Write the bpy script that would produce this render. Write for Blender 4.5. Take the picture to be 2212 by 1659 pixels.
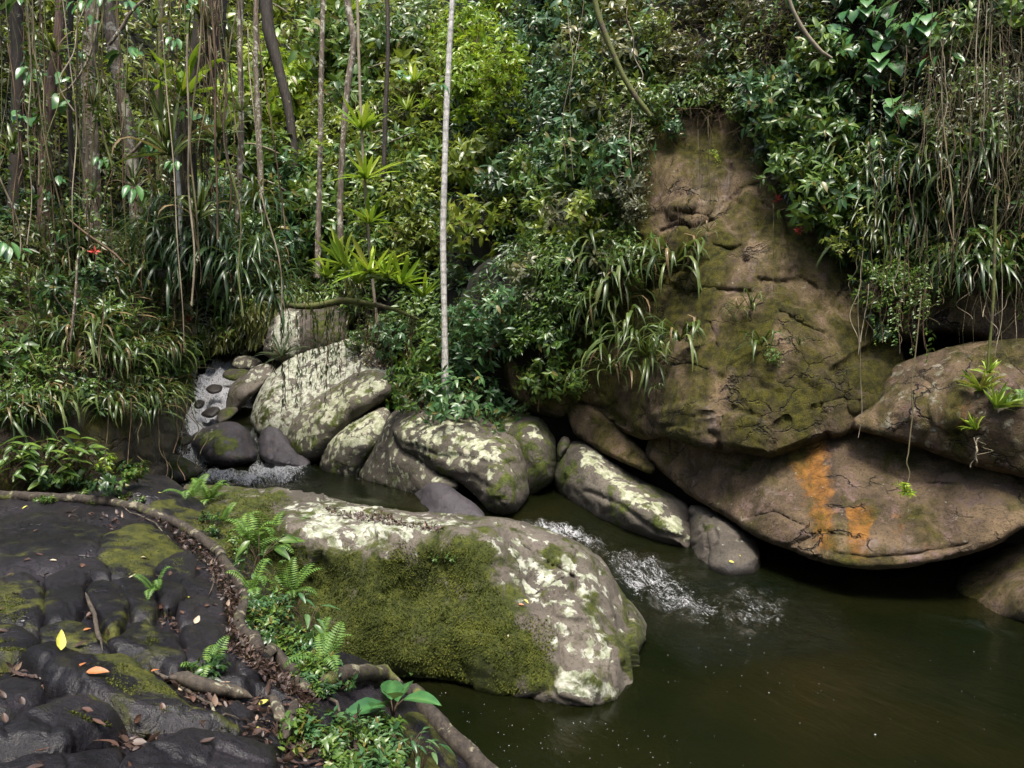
import bpy, math, random
import numpy as np
from mathutils import Vector, Matrix, Euler
from mathutils.bvhtree import BVHTree

# ------------------------------------------------------------------ scene, camera, light
SC = bpy.context.scene
for o in list(bpy.data.objects):
    bpy.data.objects.remove(o)
COL = SC.collection

FPX, CX, CY = 1609.0, 1106.0, 829.5          # focal length and centre, in pixels of a 2212 x 1659 photograph
CAM = np.array([0.0, 0.0, 2.9])              # eye height above the pool
PITCH = math.radians(-3.0)

cam_data = bpy.data.cameras.new('camera')
cam_data.sensor_fit = 'HORIZONTAL'
cam_data.angle = 2 * math.atan(CX / FPX)
cam_data.clip_start = 0.05
cam_data.clip_end = 400
cam = bpy.data.objects.new('camera', cam_data)
cam.location = CAM
cam.rotation_euler = (math.pi / 2 + PITCH, 0, 0)
COL.objects.link(cam)
SC.camera = cam

SUN_EL, SUN_AZ = math.radians(68), math.radians(176)   # azimuth measured from +Y towards +X
world = bpy.data.worlds.new('World')
SC.world = world
world.use_nodes = True
wn = world.node_tree
sky_node = wn.nodes.new('ShaderNodeTexSky')
sky_node.sky_type = 'NISHITA'
sky_node.sun_disc = False
sky_node.sun_elevation = SUN_EL
sky_node.sun_rotation = SUN_AZ
sky_node.air_density = 1.0
sky_node.dust_density = 4.0
bg = wn.nodes['Background']
bg.inputs['Strength'].default_value = 0.075
wn.links.new(sky_node.outputs['Color'], bg.inputs['Color'])

sun_data = bpy.data.lights.new('sun', 'SUN')
sun_data.energy = 1.5
sun_data.angle = math.radians(18)
sun_data.color = (1.0, 0.95, 0.86)
sun = bpy.data.objects.new('sun', sun_data)
sd = Vector((math.sin(SUN_AZ) * math.cos(SUN_EL), math.cos(SUN_AZ) * math.cos(SUN_EL), math.sin(SUN_EL)))
sun.rotation_euler = sd.to_track_quat('Z', 'Y').to_euler()
sun.location = sd * 40
COL.objects.link(sun)

SC.view_settings.view_transform = 'Standard'
SC.view_settings.look = 'None'
SC.view_settings.gamma = 1.0
SC.view_settings.use_curve_mapping = False
SC.view_settings.exposure = 2.12
SC.cycles.max_bounces = 6
SC.cycles.diffuse_bounces = 2
SC.cycles.glossy_bounces = 3
SC.cycles.transmission_bounces = 3
SC.cycles.transparent_max_bounces = 8
SC.cycles.use_denoising = True
SC.cycles.caustics_reflective = False
SC.cycles.caustics_refractive = False

# ------------------------------------------------------------------ ray helpers
FW = np.array([0, math.cos(PITCH), math.sin(PITCH)])
UP = np.array([0, -math.sin(PITCH), math.cos(PITCH)])


def rays(x, y):
    a = (np.asarray(x, float) - CX) / FPX
    b = (CY - np.asarray(y, float)) / FPX
    d = np.empty(a.shape + (3,))
    d[..., 0] = a
    d[..., 1] = FW[1] + b * UP[1]
    d[..., 2] = FW[2] + b * UP[2]
    return d


def at(x, y, Y):
    d = rays(x, y)
    return CAM + d * (np.asarray(Y, float) / d[..., 1])[..., None]


def yz(x, y, z):
    d = rays(float(x), float(y))
    return (z - CAM[2]) / d[2] * d[1]


def project(P):
    r = np.asarray(P, float) - CAM
    dep = r @ FW
    dep = np.where(dep < 0.05, 0.05, dep)
    return CX + FPX * r[..., 0] / dep, CY - FPX * (r @ UP) / dep


# ------------------------------------------------------------------ numeric helpers
def vnoise(p, seed=0):
    p = np.asarray(p, float)
    i = np.floor(p).astype(np.int64)
    f = p - i
    u = f * f * f * (f * (f * 6 - 15) + 10)

    def h(ix, iy, iz):
        n = (ix * 374761393 + iy * 668265263 + iz * 1274126177 + seed * 974634173) & 0xFFFFFFFF
        n = ((n ^ (n >> 13)) * 1103515245) & 0xFFFFFFFF
        n = ((n ^ (n >> 16)) * 2246822519) & 0xFFFFFFFF
        return ((n ^ (n >> 15)) & 0xFFFF) / 32767.5 - 1.0
    x, y, z = i[:, 0], i[:, 1], i[:, 2]
    ux, uy, uz = u[:, 0], u[:, 1], u[:, 2]
    def l(a, b, t): return a + (b - a) * t
    x00 = l(h(x, y, z), h(x + 1, y, z), ux)
    x10 = l(h(x, y + 1, z), h(x + 1, y + 1, z), ux)
    x01 = l(h(x, y, z + 1), h(x + 1, y, z + 1), ux)
    x11 = l(h(x, y + 1, z + 1), h(x + 1, y + 1, z + 1), ux)
    return l(l(x00, x10, uy), l(x01, x11, uy), uz)


def fbm(p, octv=4, seed=0, gain=0.5, ridged=False):
    p = np.asarray(p, float)
    s = np.zeros(len(p)); a = 1.0; t = 0.0
    for k in range(octv):
        n = vnoise(p * (2.03 ** k) + 17.3 * k, seed + k)
        if ridged: n = 1 - 2 * np.abs(n)
        s += a * n; t += a; a *= gain
    return s / t


def facets(V, scale, seed, stretch=(1, 1, 1)):
    """broken-stone relief: every cell is a slightly tilted plane; also the distance to the nearest break"""
    p = V * scale * np.array(stretch)
    p = p + .22 * np.stack([fbm(p * .9, 3, seed + 11), fbm(p * .9, 3, seed + 12), fbm(p * .9, 3, seed + 13)], -1)
    b = np.floor(p).astype(np.int64)
    d1 = np.full(len(p), 9.0); d2 = np.full(len(p), 9.0); h1 = np.zeros(len(p))

    def hs(c, k):
        n = (c[:, 0] * 374761393 + c[:, 1] * 668265263 + c[:, 2] * 1274126177 + (seed + k * 131) * 974634173) & 0xFFFFFFFF
        n = ((n ^ (n >> 13)) * 1103515245) & 0xFFFFFFFF
        n = ((n ^ (n >> 16)) * 2246822519) & 0xFFFFFFFF
        return ((n ^ (n >> 15)) & 0xFFFF) / 65535.0
    for dx in (-1, 0, 1):
        for dy in (-1, 0, 1):
            for dz in (-1, 0, 1):
                c = b + np.array([dx, dy, dz])
                r = p - (c + np.stack([hs(c, 1), hs(c, 2), hs(c, 3)], -1))
                d = np.sqrt((r * r).sum(1))
                h = (hs(c, 4) - .5) * .9 + r[:, 0] * (hs(c, 5) - .5) * 1.3 + r[:, 1] * (hs(c, 6) - .5) * 1.3 + r[:, 2] * (hs(c, 7) - .5) * 1.3
                m = d < d1
                d2 = np.where(m, d1, np.minimum(d2, d)); h1 = np.where(m, h, h1); d1 = np.where(m, d, d1)
    return h1, d2 - d1


def smooth(a, b, x):
    t = np.clip((x - a) / (b - a), 0, 1)
    return t * t * (3 - 2 * t)


def seg_dist(P, poly, closed=True):
    poly = np.asarray(poly, float)
    A = poly if closed else poly[:-1]
    B = np.roll(poly, -1, 0) if closed else poly[1:]
    best = np.full(len(P), 1e9)
    for a, b in zip(A, B):
        ab = b - a
        L = max(ab @ ab, 1e-9)
        t = np.clip(((P - a) @ ab) / L, 0, 1)
        d = np.hypot(P[:, 0] - a[0] - t * ab[0], P[:, 1] - a[1] - t * ab[1])
        best = np.minimum(best, d)
    return best


def inside(P, poly):
    poly = np.asarray(poly, float)
    r = np.zeros(len(P), bool)
    for a, b in zip(poly, np.roll(poly, -1, 0)):
        if a[1] == b[1]: continue
        c = ((a[1] > P[:, 1]) != (b[1] > P[:, 1])) & (P[:, 0] < (b[0] - a[0]) * (P[:, 1] - a[1]) / (b[1] - a[1]) + a[0])
        r ^= c
    return r


def soft_poly(P, poly, soft):
    d = seg_dist(P, poly)
    s = np.where(inside(P, poly), d, -d)
    return smooth(-soft, soft, s)


def catmull(pts, step, closed=True):
    pts = np.asarray(pts, float)
    n = len(pts); out = []
    for i in range(n if closed else n - 1):
        if closed:
            p0, p1, p2, p3 = pts[i - 1], pts[i], pts[(i + 1) % n], pts[(i + 2) % n]
        else:
            p0, p1, p2, p3 = pts[max(i - 1, 0)], pts[i], pts[i + 1], pts[min(i + 2, n - 1)]
        L = np.linalg.norm((p2 - p1)[:2] if pts.shape[1] < 3 or step > 1 else (p2 - p1))
        m = max(1, int(L / step))
        t = (np.arange(m) / m)[:, None]
        # reduced tension keeps corners from overshooting
        k = 0.42
        m1, m2 = (p2 - p0) * k, (p3 - p1) * k
        out.append((2 * t**3 - 3 * t**2 + 1) * p1 + (t**3 - 2 * t**2 + t) * m1 + (-2 * t**3 + 3 * t**2) * p2 + (t**3 - t**2) * m2)
    if not closed: out.append(pts[-1:])
    return np.vstack(out)


class TPS:
    """smooth surface through (x, y, value) points"""
    def __init__(s, pts, reg=1e-4):
        p = np.asarray(pts, float)
        s.c = p[:, :2] / 1000.0
        n = len(p)
        K = s.k(s.c, s.c) + reg * np.eye(n)
        Pm = np.hstack([np.ones((n, 1)), s.c])
        A = np.zeros((n + 3, n + 3))
        A[:n, :n] = K; A[:n, n:] = Pm; A[n:, :n] = Pm.T
        b = np.zeros(n + 3); b[:n] = p[:, 2]
        s.w = np.linalg.solve(A, b)

    def k(s, a, b):
        r2 = ((a[:, None] - b[None]) ** 2).sum(-1)
        return np.where(r2 > 1e-12, 0.5 * r2 * np.log(np.maximum(r2, 1e-12)), 0)

    def __call__(s, P):
        q = np.asarray(P, float) / 1000.0
        out = np.empty(len(q))
        for i in range(0, len(q), 20000):
            c = q[i:i + 20000]
            out[i:i + 20000] = s.k(c, s.c) @ s.w[:-3] + s.w[-3] + c @ s.w[-2:]
        return out


def norm(v):
    return v / np.maximum(np.linalg.norm(v, axis=-1, keepdims=True), 1e-9)


# ------------------------------------------------------------------ mesh helpers
def make_mesh(name, V, F, attrs=None, smooth_shade=True, mats=None, mat_idx=None):
    """V (n,3), F (m,3) or a list of face arrays"""
    V = np.ascontiguousarray(V, np.float32)
    Fs = F if isinstance(F, list) else [F]
    Fs = [np.asarray(f, np.int32) for f in Fs if len(f)]
    me = bpy.data.meshes.new(name)
    me.vertices.add(len(V))
    me.vertices.foreach_set('co', V.ravel())
    nl = sum(f.size for f in Fs); nf = sum(len(f) for f in Fs)
    me.loops.add(nl)
    me.loops.foreach_set('vertex_index', np.concatenate([f.ravel() for f in Fs]))
    me.polygons.add(nf)
    tot = np.concatenate([np.full(len(f), f.shape[1]) for f in Fs]).astype(np.int32)
    st = np.concatenate([[0], np.cumsum(tot)[:-1]]).astype(np.int32)
    me.polygons.foreach_set('loop_start', st)
    try: me.polygons.foreach_set('loop_total', tot)
    except Exception: pass
    if smooth_shade:
        me.polygons.foreach_set('use_smooth', np.ones(nf, bool))
    if mat_idx is not None:
        me.polygons.foreach_set('material_index', np.asarray(mat_idx, np.int32))
    for k, v in (attrs or {}).items():
        a = me.attributes.new(k, 'FLOAT', 'POINT')
        a.data.foreach_set('value', np.ascontiguousarray(v, np.float32))
    for m in (mats or []):
        me.materials.append(m)
    me.update(calc_edges=True)
    return me


def obj(name, me, parent=None, loc=None, rot=None, scale=None):
    o = bpy.data.objects.new(name, me)
    COL.objects.link(o)
    if parent is not None: o.parent = parent
    if loc is not None: o.location = [float(c) for c in loc]
    if rot is not None: o.rotation_euler = rot
    if scale is not None: o.scale = (scale,) * 3 if np.isscalar(scale) else scale
    return o


def tag(o, label=None, cat=None, group=None, kind=None):
    if label: o['label'] = label
    if cat: o['category'] = cat
    if group: o['group'] = group
    if kind: o['kind'] = kind
    return o


def copy_tree(o, loc=None, rot=None, scale=None):
    c = o.copy(); COL.objects.link(c)
    for k in ('label', 'group'):
        if k in c: del c[k]
    for ch in KIDS.get(o.name, []):
        d = ch.copy(); COL.objects.link(d); d.parent = c
        for g in KIDS.get(ch.name, []):
            e = g.copy(); COL.objects.link(e); e.parent = d
    if loc is not None: c.location = [float(q) for q in loc]
    if rot is not None: c.rotation_euler = rot
    if scale is not None: c.scale = (scale,) * 3 if np.isscalar(scale) else scale
    return c


KIDS = {}


def child(name, me, parent, **kw):
    o = obj(name, me, parent, **kw)
    KIDS.setdefault(parent.name, []).append(o)
    return o


class MB:
    """collects vertex / face arrays with a per-vertex random value"""
    def __init__(s): s.V = []; s.F = {}; s.A = []; s.n = 0

    def add(s, V, F, rnd=0.5):
        V = np.asarray(V, float).reshape(-1, 3); F = np.asarray(F, int)
        s.V.append(V)
        s.F.setdefault(F.shape[1], []).append(F + s.n)
        s.A.append(np.broadcast_to(np.asarray(rnd, float), (len(V),)))
        s.n += len(V)

    def mesh(s, name, mat, smooth_shade=True):
        return make_mesh(name, np.vstack(s.V), [np.vstack(f) for f in s.F.values()], {'rnd': np.concatenate(s.A)}, smooth_shade, [mat])


def tube(path, r, sides=6, cap=True):
    path = np.asarray(path, float); n = len(path)
    r = np.broadcast_to(np.asarray(r, float), (n,))
    t = norm(np.gradient(path, axis=0))
    ref = np.array([0.31, 0.93, 0.19]) if abs(t[:, 2]).mean() > 0.6 else np.array([0.1, 0.2, 1.0])
    a = norm(np.cross(t, ref)); b = np.cross(t, a)
    th = np.arange(sides) * 2 * math.pi / sides
    V = path[:, None] + r[:, None, None] * (a[:, None] * np.cos(th)[None, :, None] + b[:, None] * np.sin(th)[None, :, None])
    i = np.arange(n - 1)[:, None] * sides; j = np.arange(sides)[None]
    k = (j + 1) % sides
    F = np.stack([i + j, i + k, i + k + sides, i + j + sides], -1).reshape(-1, 4)
    return V.reshape(-1, 3), F


def prisms(p0, p1, r0, r1):
    """many three-sided twigs at once"""
    n = len(p0)
    d = norm(p1 - p0)
    a = norm(np.cross(d, np.array([0.3, 0.5, 0.81]))); b = np.cross(d, a)
    V = np.empty((n, 6, 3))
    for k in range(3):
        th = k * 2.0944
        off = a * math.cos(th) + b * math.sin(th)
        V[:, k] = p0 + off * np.asarray(r0).reshape(-1, 1)
        V[:, k + 3] = p1 + off * np.asarray(r1).reshape(-1, 1)
    F = np.array([[0, 1, 4, 3], [1, 2, 5, 4], [2, 0, 3, 5]])
    return V.reshape(-1, 3), (F[None] + 6 * np.arange(n)[:, None, None]).reshape(-1, 4)


LEAF = {
    'quad': (np.array([0, .42, .42, 1]), np.array([0, -.5, .5, 0]), np.array([0, .14, .14, 0]), np.array([[0, 3, 1], [0, 2, 3]])),
    'leaf8': (np.array([0, .28, .28, .28, .62, .62, .62, 1]), np.array([0, -.45, 0, .45, -.42, 0, .42, 0]),
              np.array([0, .12, 0, .12, .12, 0, .12, 0]),
              np.array([[0, 2, 1], [0, 3, 2], [1, 2, 5], [1, 5, 4], [2, 3, 6], [2, 6, 5], [4, 5, 7], [5, 6, 7]])),
}


def _big():
    S, T, H, F = [], [], [], []
    rows = [0, .08, .2, .36, .54, .72, .87, 1.0]
    w = [.02, .22, .41, .5, .46, .33, .17, .0]
    for s, ww in zip(rows, w):
        for t in (-1, -.5, 0, .5, 1):
            S.append(s); T.append(ww * t); H.append(.16 * abs(t) * ww * 2 + .02 * math.sin(s * 22) * abs(t))
    for i in range(len(rows) - 1):
        for j in range(4):
            a = i * 5 + j
            F += [[a, a + 1, a + 6], [a, a + 6, a + 5]]
    return np.array(S), np.array(T), np.array(H), np.array(F)


LEAF['big'] = _big()


def _heart():
    out = [(0, 0), (-.12, -.2), (-.1, -.42), (.1, -.55), (.35, -.52), (.6, -.38), (.82, -.17), (1, 0), (.82, .17), (.6, .38), (.35, .52), (.1, .55), (-.1, .42), (-.12, .2)]
    mid = [(.12, 0), (.35, 0), (.6, 0), (.82, 0)]
    S = np.array([p[0] for p in out + mid]); T = np.array([p[1] for p in out + mid]); H = np.abs(T) * .25
    m = 14
    F = [[0, m, 1], [1, m, 2], [2, m, 3], [3, m, m + 1], [3, m + 1, 4], [4, m + 1, m + 2], [4, m + 2, 5], [5, m + 2, m + 3], [5, m + 3, 6], [6, m + 3, 7],
         [0, 13, m], [13, 12, m], [12, 11, m], [11, m + 1, m], [11, 10, m + 1], [10, m + 2, m + 1], [10, 9, m + 2], [9, m + 3, m + 2], [9, 8, m + 3], [8, 7, m + 3]]
    return S, T, H, np.array(F)


LEAF['heart'] = _heart()


def leaves(p, d, n, L, W, kind='leaf8', curl=0.25):
    S, T, H, F = LEAF[kind]
    d = norm(np.asarray(d, float)); n = np.asarray(n, float)
    n = norm(n - d * (n * d).sum(-1, keepdims=True))
    side = np.cross(d, n)
    L = np.asarray(L, float).reshape(-1, 1, 1); W = np.asarray(W, float).reshape(-1, 1, 1)
    cu = np.asarray(curl, float).reshape(-1, 1, 1) if not np.isscalar(curl) else curl
    V = p[:, None] + d[:, None] * (L * S[None, :, None]) + side[:, None] * (W * T[None, :, None]) \
        + n[:, None] * (W * H[None, :, None] - cu * L * (S ** 2)[None, :, None])
    k = len(S)
    Fa = (F[None] + k * np.arange(len(p))[:, None, None]).reshape(-1, 3)
    return V.reshape(-1, 3), Fa, k


def straps(p, d, L, W, droop, nseg=7, shape='strap', twist=0.0):
    """ribbon leaves that arch and fall: p, d (n,3)"""
    n = len(p)
    d = norm(np.asarray(d, float))
    s = np.linspace(0, 1, nseg + 1)
    L = np.asarray(L, float).reshape(-1, 1, 1); W = np.asarray(W, float).reshape(-1, 1, 1)
    dr = np.asarray(droop, float).reshape(-1, 1, 1)
    # direction turns towards the ground along the leaf
    g = np.array([0, 0, -1.0])
    ang = np.clip(dr * s[None, :, None] ** 1.2, 0, 1)
    dirs = norm(d[:, None] * (1 - ang) + g * ang)
    step = L / nseg * dirs
    c = np.concatenate([p[:, None], p[:, None] + np.cumsum(step[:, :-1], 1)], 1)
    side = norm(np.cross(d, g) + 1e-4 * np.array([1, 0.3, 0]))
    nrm = np.cross(side[:, None], dirs)
    if shape == 'strap': w = np.minimum(1, np.minimum(.45 + s * 4, (1 - s) * 3.2 + .0))
    else: w = np.sin(np.pi * np.clip(s * .9 + .1, 0, 1)) ** .8
    hw = .5 * W * w[None, :, None]
    l = c - side[:, None] * hw + nrm * hw * .35
    r = c + side[:, None] * hw + nrm * hw * .35
    V = np.stack([l, c, r], 2).reshape(n, -1, 3)
    k = (nseg + 1) * 3
    F = []
    for i in range(nseg):
        a = i * 3
        F += [[a, a + 1, a + 4, a + 3], [a + 1, a + 2, a + 5, a + 4]]
    F = np.array(F)
    return V.reshape(-1, 3), (F[None] + k * np.arange(n)[:, None, None]).reshape(-1, 4), k
# ------------------------------------------------------------------ materials
class NT:
    def __init__(s, name):
        s.m = bpy.data.materials.new(name); s.m.use_nodes = True
        s.t = s.m.node_tree
        s.t.nodes.clear()
        s.out = s.t.nodes.new('ShaderNodeOutputMaterial')

    def n(s, typ, props=None, **inp):
        nd = s.t.nodes.new('ShaderNode' + typ)
        for k, v in (props or {}).items(): setattr(nd, k, v)
        for k, v in inp.items():
            key = k.replace('_', ' ')
            sock = nd.inputs[int(k[1:])] if k[0] == 'i' and k[1:].isdigit() else nd.inputs[key]
            s.put(sock, v)
        return nd

    def put(s, sock, v):
        if isinstance(v, bpy.types.NodeSocket): s.t.links.new(v, sock)
        elif isinstance(v, bpy.types.Node): s.t.links.new(v.outputs[0], sock)
        elif isinstance(v, (tuple, list)) and len(v) == 3 and sock.type == 'RGBA': sock.default_value = (*v, 1)
        else: sock.default_value = v

    def math(s, op, a, b=None, c=None, clamp=False):
        nd = s.t.nodes.new('ShaderNodeMath'); nd.operation = op; nd.use_clamp = clamp
        s.put(nd.inputs[0], a)
        if b is not None: s.put(nd.inputs[1], b)
        if c is not None: s.put(nd.inputs[2], c)
        return nd.outputs[0]

    def mix(s, fac, a, b):
        nd = s.t.nodes.new('ShaderNodeMix'); nd.data_type = 'RGBA'
        s.put(nd.inputs[0], fac); s.put(nd.inputs[6], a); s.put(nd.inputs[7], b)
        return nd.outputs[2]

    def ramp(s, fac, lo, hi):
        nd = s.t.nodes.new('ShaderNodeMapRange'); nd.interpolation_type = 'SMOOTHSTEP'
        s.put(nd.inputs[0], fac); s.put(nd.inputs[1], lo); s.put(nd.inputs[2], hi)
        return nd.outputs[0]

    def attr(s, name): return s.n('Attribute', {'attribute_name': name}).outputs['Fac']

    def noise(s, vec, scale, detail=4, rough=0.55, dist=0.0, out='Fac'):
        nd = s.n('TexNoise', None, Vector=vec, Scale=scale, Detail=detail, Roughness=rough, Distortion=dist)
        return nd.outputs[0] if out == 'Fac' else nd.outputs[1]

    def done(s, shader):
        s.t.links.new(shader.outputs[0] if isinstance(shader, bpy.types.Node) else shader, s.out.inputs[0])
        return s.m


def rock_mat(name, c1, c2, c3=None, moss=((.035, .05, .008), (.10, .12, .018)), lich=(.41, .41, .31), lich2=(.21, .23, .13), rough=.85, sc=1.0,
             lich_scale=5.0, bump=.5, moss_k=1.0, streaky=False, fissure=0):
    t = NT(name)
    pos = t.n('NewGeometry').outputs['Position']
    big = t.noise(pos, .9 * sc, 5, .6, .6)
    mid = t.noise(pos, 5 * sc, 6, .62, .3)
    fine = t.noise(pos, 34 * sc, 5, .7)
    grain = t.noise(pos, 160, 3, .7)
    base = t.mix(t.ramp(big, .35, .65), c1, c2)
    if c3: base = t.mix(t.ramp(mid, .52, .68), base, c3)
    base = t.mix(t.math('MULTIPLY', t.ramp(fine, .48, .68), .75), base, tuple(x * .4 for x in c1))
    base = t.mix(t.math('MULTIPLY', t.ramp(grain, .55, .75), .35), base, tuple(min(1, x * 1.9 + .02) for x in c2))
    # rust and mineral streaks, running down the face
    mp = t.n('Mapping', None, Vector=pos, Scale=(6.5, 6.5, .30))
    streak = t.noise(mp.outputs[0], 2.2, 5, .6, .2)
    ru = t.ramp(t.math('ADD', t.math('MULTIPLY', t.attr('rust'), .62), t.math('MULTIPLY', t.math('ADD', streak, t.math('MULTIPLY', mid, .8)), 1.0)), 1.12, 1.62)
    base = t.mix(t.math('MULTIPLY', ru, .9), base, t.mix(t.ramp(t.math('ADD', t.math('MULTIPLY', mid, .6), t.math('MULTIPLY', fine, .4)), .35, .65), (.085, .034, .008), (.31, .135, .018)))
    pk = t.ramp(t.math('ADD', t.math('MULTIPLY', t.attr('pale'), .75), t.math('MULTIPLY', t.math('ADD', mid, streak), .5)), .82, 1.12)
    base = t.mix(pk, base, t.mix(mid, (.15, .115, .10), (.26, .205, .18)))
    seep = t.n('Mapping', None, Vector=pos, Scale=(1.6, 1.6, .22))
    if name.startswith('stained'): base = t.mix(t.math('MULTIPLY', t.ramp(t.noise(seep.outputs[0], 1.7, 6, .65, .4), .50, .72), .45), base, (.020, .015, .010))
    wet = t.ramp(t.math('ADD', t.attr('wet'), t.math('MULTIPLY', t.math('SUBTRACT', mid, .5), .5)), .35, .65)
    base = t.mix(t.math('MULTIPLY', wet, .72), base, (.022, .02, .02))
    # lichen crusts: crisp blotches of several sizes
    la = t.attr('lichen')
    ln = t.noise(pos, lich_scale, 8, .68, .5)
    wv = t.n('VectorMath', {'operation': 'SCALE'}, i0=t.noise(pos, 14, 3, .5, 0, 'Color')); wv.inputs['Scale'].default_value = .12
    vo = t.n('TexVoronoi', {'feature': 'F1'}, Vector=t.n('VectorMath', {'operation': 'ADD'}, i0=pos, i1=wv.outputs[0]).outputs[0], Scale=6.5)
    spot = t.math('SUBTRACT', .55, vo.outputs[0])
    lv = t.math('ADD', t.math('ADD', t.math('MULTIPLY', t.math('SUBTRACT', ln, .5), 2.3), t.math('MULTIPLY', t.math('SUBTRACT', spot, .12), .95)), t.math('MULTIPLY', t.math('SUBTRACT', la, .56), 1.25))
    lf = t.math('MULTIPLY', t.ramp(lv, -.03, .18), t.ramp(la, .02, .2))
    lcol = t.mix(t.ramp(t.noise(pos, 11, 4, .6), .38, .62), lich, lich2)
    lcol = t.mix(t.math('MULTIPLY', t.ramp(fine, .45, .8), .55), lcol, tuple(x * .6 for x in lich2))
    lcol = t.mix(t.math('MULTIPLY', t.ramp(t.noise(pos, 3.1, 3, .5), .58, .7), .6), lcol, (.32, .27, .22))
    base = t.mix(lf, base, lcol)
    # moss
    ma = t.attr('moss')
    mn = t.noise(t.n('Mapping', None, Vector=pos, Scale=(1.3, 1.3, .42)).outputs[0] if streaky else pos, 1.5 if streaky else 3.5, 7, .62, .4)
    mf = t.math('MULTIPLY', t.ramp(t.math('ADD', t.math('MULTIPLY', t.math('SUBTRACT', mn, .5), 3.4), t.math('MULTIPLY', ma, moss_k)), *((.1, 1.0) if streaky else (.30, .78))), t.ramp(ma, .02, .15))
    mcol = t.mix(t.ramp(t.noise(pos, 9, 5, .65), .35, .65), moss[0], moss[1])
    mcol = t.mix(t.math('MULTIPLY', t.ramp(t.noise(pos, 60, 3, .7), .42, .65), .6), mcol, tuple(x * .35 for x in moss[0]))
    base = t.mix(mf, base, mcol)
    h = t.math('ADD', t.math('MULTIPLY', fine, .5), t.math('MULTIPLY', grain, .18))
    h = t.math('ADD', h, t.math('MULTIPLY', mid, .8))
    h = t.math('ADD', h, t.math('MULTIPLY', lf, .12))
    h = t.math('ADD', h, t.math('MULTIPLY', mf, t.math('MULTIPLY', t.noise(pos, 75, 4, .75), 1.6)))
    if fissure:
        wf = t.n('VectorMath', {'operation': 'SCALE'}, i0=t.noise(pos, 2.2, 4, .6, 0, 'Color')); wf.inputs['Scale'].default_value = .55
        pf = t.n('VectorMath', {'operation': 'ADD'}, i0=pos, i1=wf.outputs[0]).outputs[0]
        ed = t.n('TexVoronoi', {'feature': 'DISTANCE_TO_EDGE'}, Vector=t.n('Mapping', None, Vector=pf, Rotation=(.3, .5, .2), Scale=(1, 1, 1.9)).outputs[0], Scale=fissure)
        fi = t.math('MULTIPLY', t.math('SUBTRACT', 1.0, t.ramp(ed.outputs[0], .0, .035)), t.ramp(t.noise(pos, 1.1, 3, .5), .48, .6))
        h = t.math('SUBTRACT', h, t.math('MULTIPLY', fi, 2.2))
        base = t.mix(t.math('MULTIPLY', fi, .6), base, (.012, .010, .008))
    bp = t.n('Bump', None, Strength=bump, Distance=.06, Height=h)
    ro = t.math('SUBTRACT', rough, t.math('MULTIPLY', wet, .5))
    ro = t.math('ADD', ro, t.math('MULTIPLY', mf, .25), clamp=True)
    b = t.n('BsdfPrincipled', None, Base_Color=base, Roughness=ro, Normal=bp)
    b.inputs['Specular IOR Level'].default_value = .35
    return t.done(b)


def leaf_mat(name, c1, c2, c3, rough=.38, trans=.28, spec=.5, old=(.16, .13, .03), old_at=.95):
    t = NT(name)
    r = t.attr('rnd')
    oi = t.n('ObjectInfo').outputs['Random']
    pos = t.n('NewGeometry').outputs['Position']
    v = t.math('ADD', t.math('MULTIPLY', r, .75), t.math('MULTIPLY', oi, .25))
    col = t.mix(t.ramp(v, .0, .55), c1, c2)
    col = t.mix(t.ramp(v, .5, .9), col, c3)
    col = t.mix(t.ramp(r, old_at, old_at + .02), col, old)
    col = t.mix(t.math('MULTIPLY', t.ramp(t.noise(pos, 18, 3, .6), .45, .7), .4), col, c1)
    b = t.n('BsdfPrincipled', None, Base_Color=col, Roughness=rough)
    b.inputs['Specular IOR Level'].default_value = spec
    tr = t.n('BsdfTranslucent', None, Color=t.mix(.5, col, t.mix(.5, col, (.35, .42, .03))))
    return t.done(t.n('MixShader', None, Fac=trans, i1=b.outputs[0], i2=tr.outputs[0]))


def bark_mat(name, c1, c2, lichc=(.42, .42, .34), lich=.5, mossy=0.0, sc=1.0, rings=False):
    t = NT(name)
    pos = t.n('NewGeometry').outputs['Position']
    mp = t.n('Mapping', None, Vector=pos, Scale=(6, 6, 1.2))
    n1 = t.noise(mp.outputs[0], 3 * sc, 6, .65, .3)
    n2 = t.noise(pos, 22, 6, .7, .3)
    col = t.mix(t.ramp(n1, .35, .65), c1, c2)
    col = t.mix(t.math('MULTIPLY', t.ramp(n2, .5, .7), .5), col, tuple(x * .4 for x in c1))
    col = t.mix(t.math('MULTIPLY', t.ramp(t.noise(pos, 7, 7, .7, .4), .62 - lich * .16, .68 - lich * .16), .85), col, lichc)
    if mossy: col = t.mix(t.ramp(t.noise(pos, 3.3, 5, .6), .62 - mossy * .25, .72 - mossy * .25), col, (.09, .10, .02))
    hh = t.math('ADD', n1, t.math('MULTIPLY', n2, .5))
    if rings:
        w = t.n('TexWave', {'bands_direction': 'Z'}, Vector=pos, Scale=1.6, Distortion=3.5, Detail=3)
        col = t.mix(t.math('MULTIPLY', t.ramp(w.outputs[1], .8, .98), .5), col, tuple(x * .5 for x in c1))
    bp = t.n('Bump', None, Strength=.6, Distance=.02, Height=hh)
    return t.done(t.n('BsdfPrincipled', None, Base_Color=col, Roughness=.8, Normal=bp))


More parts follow.
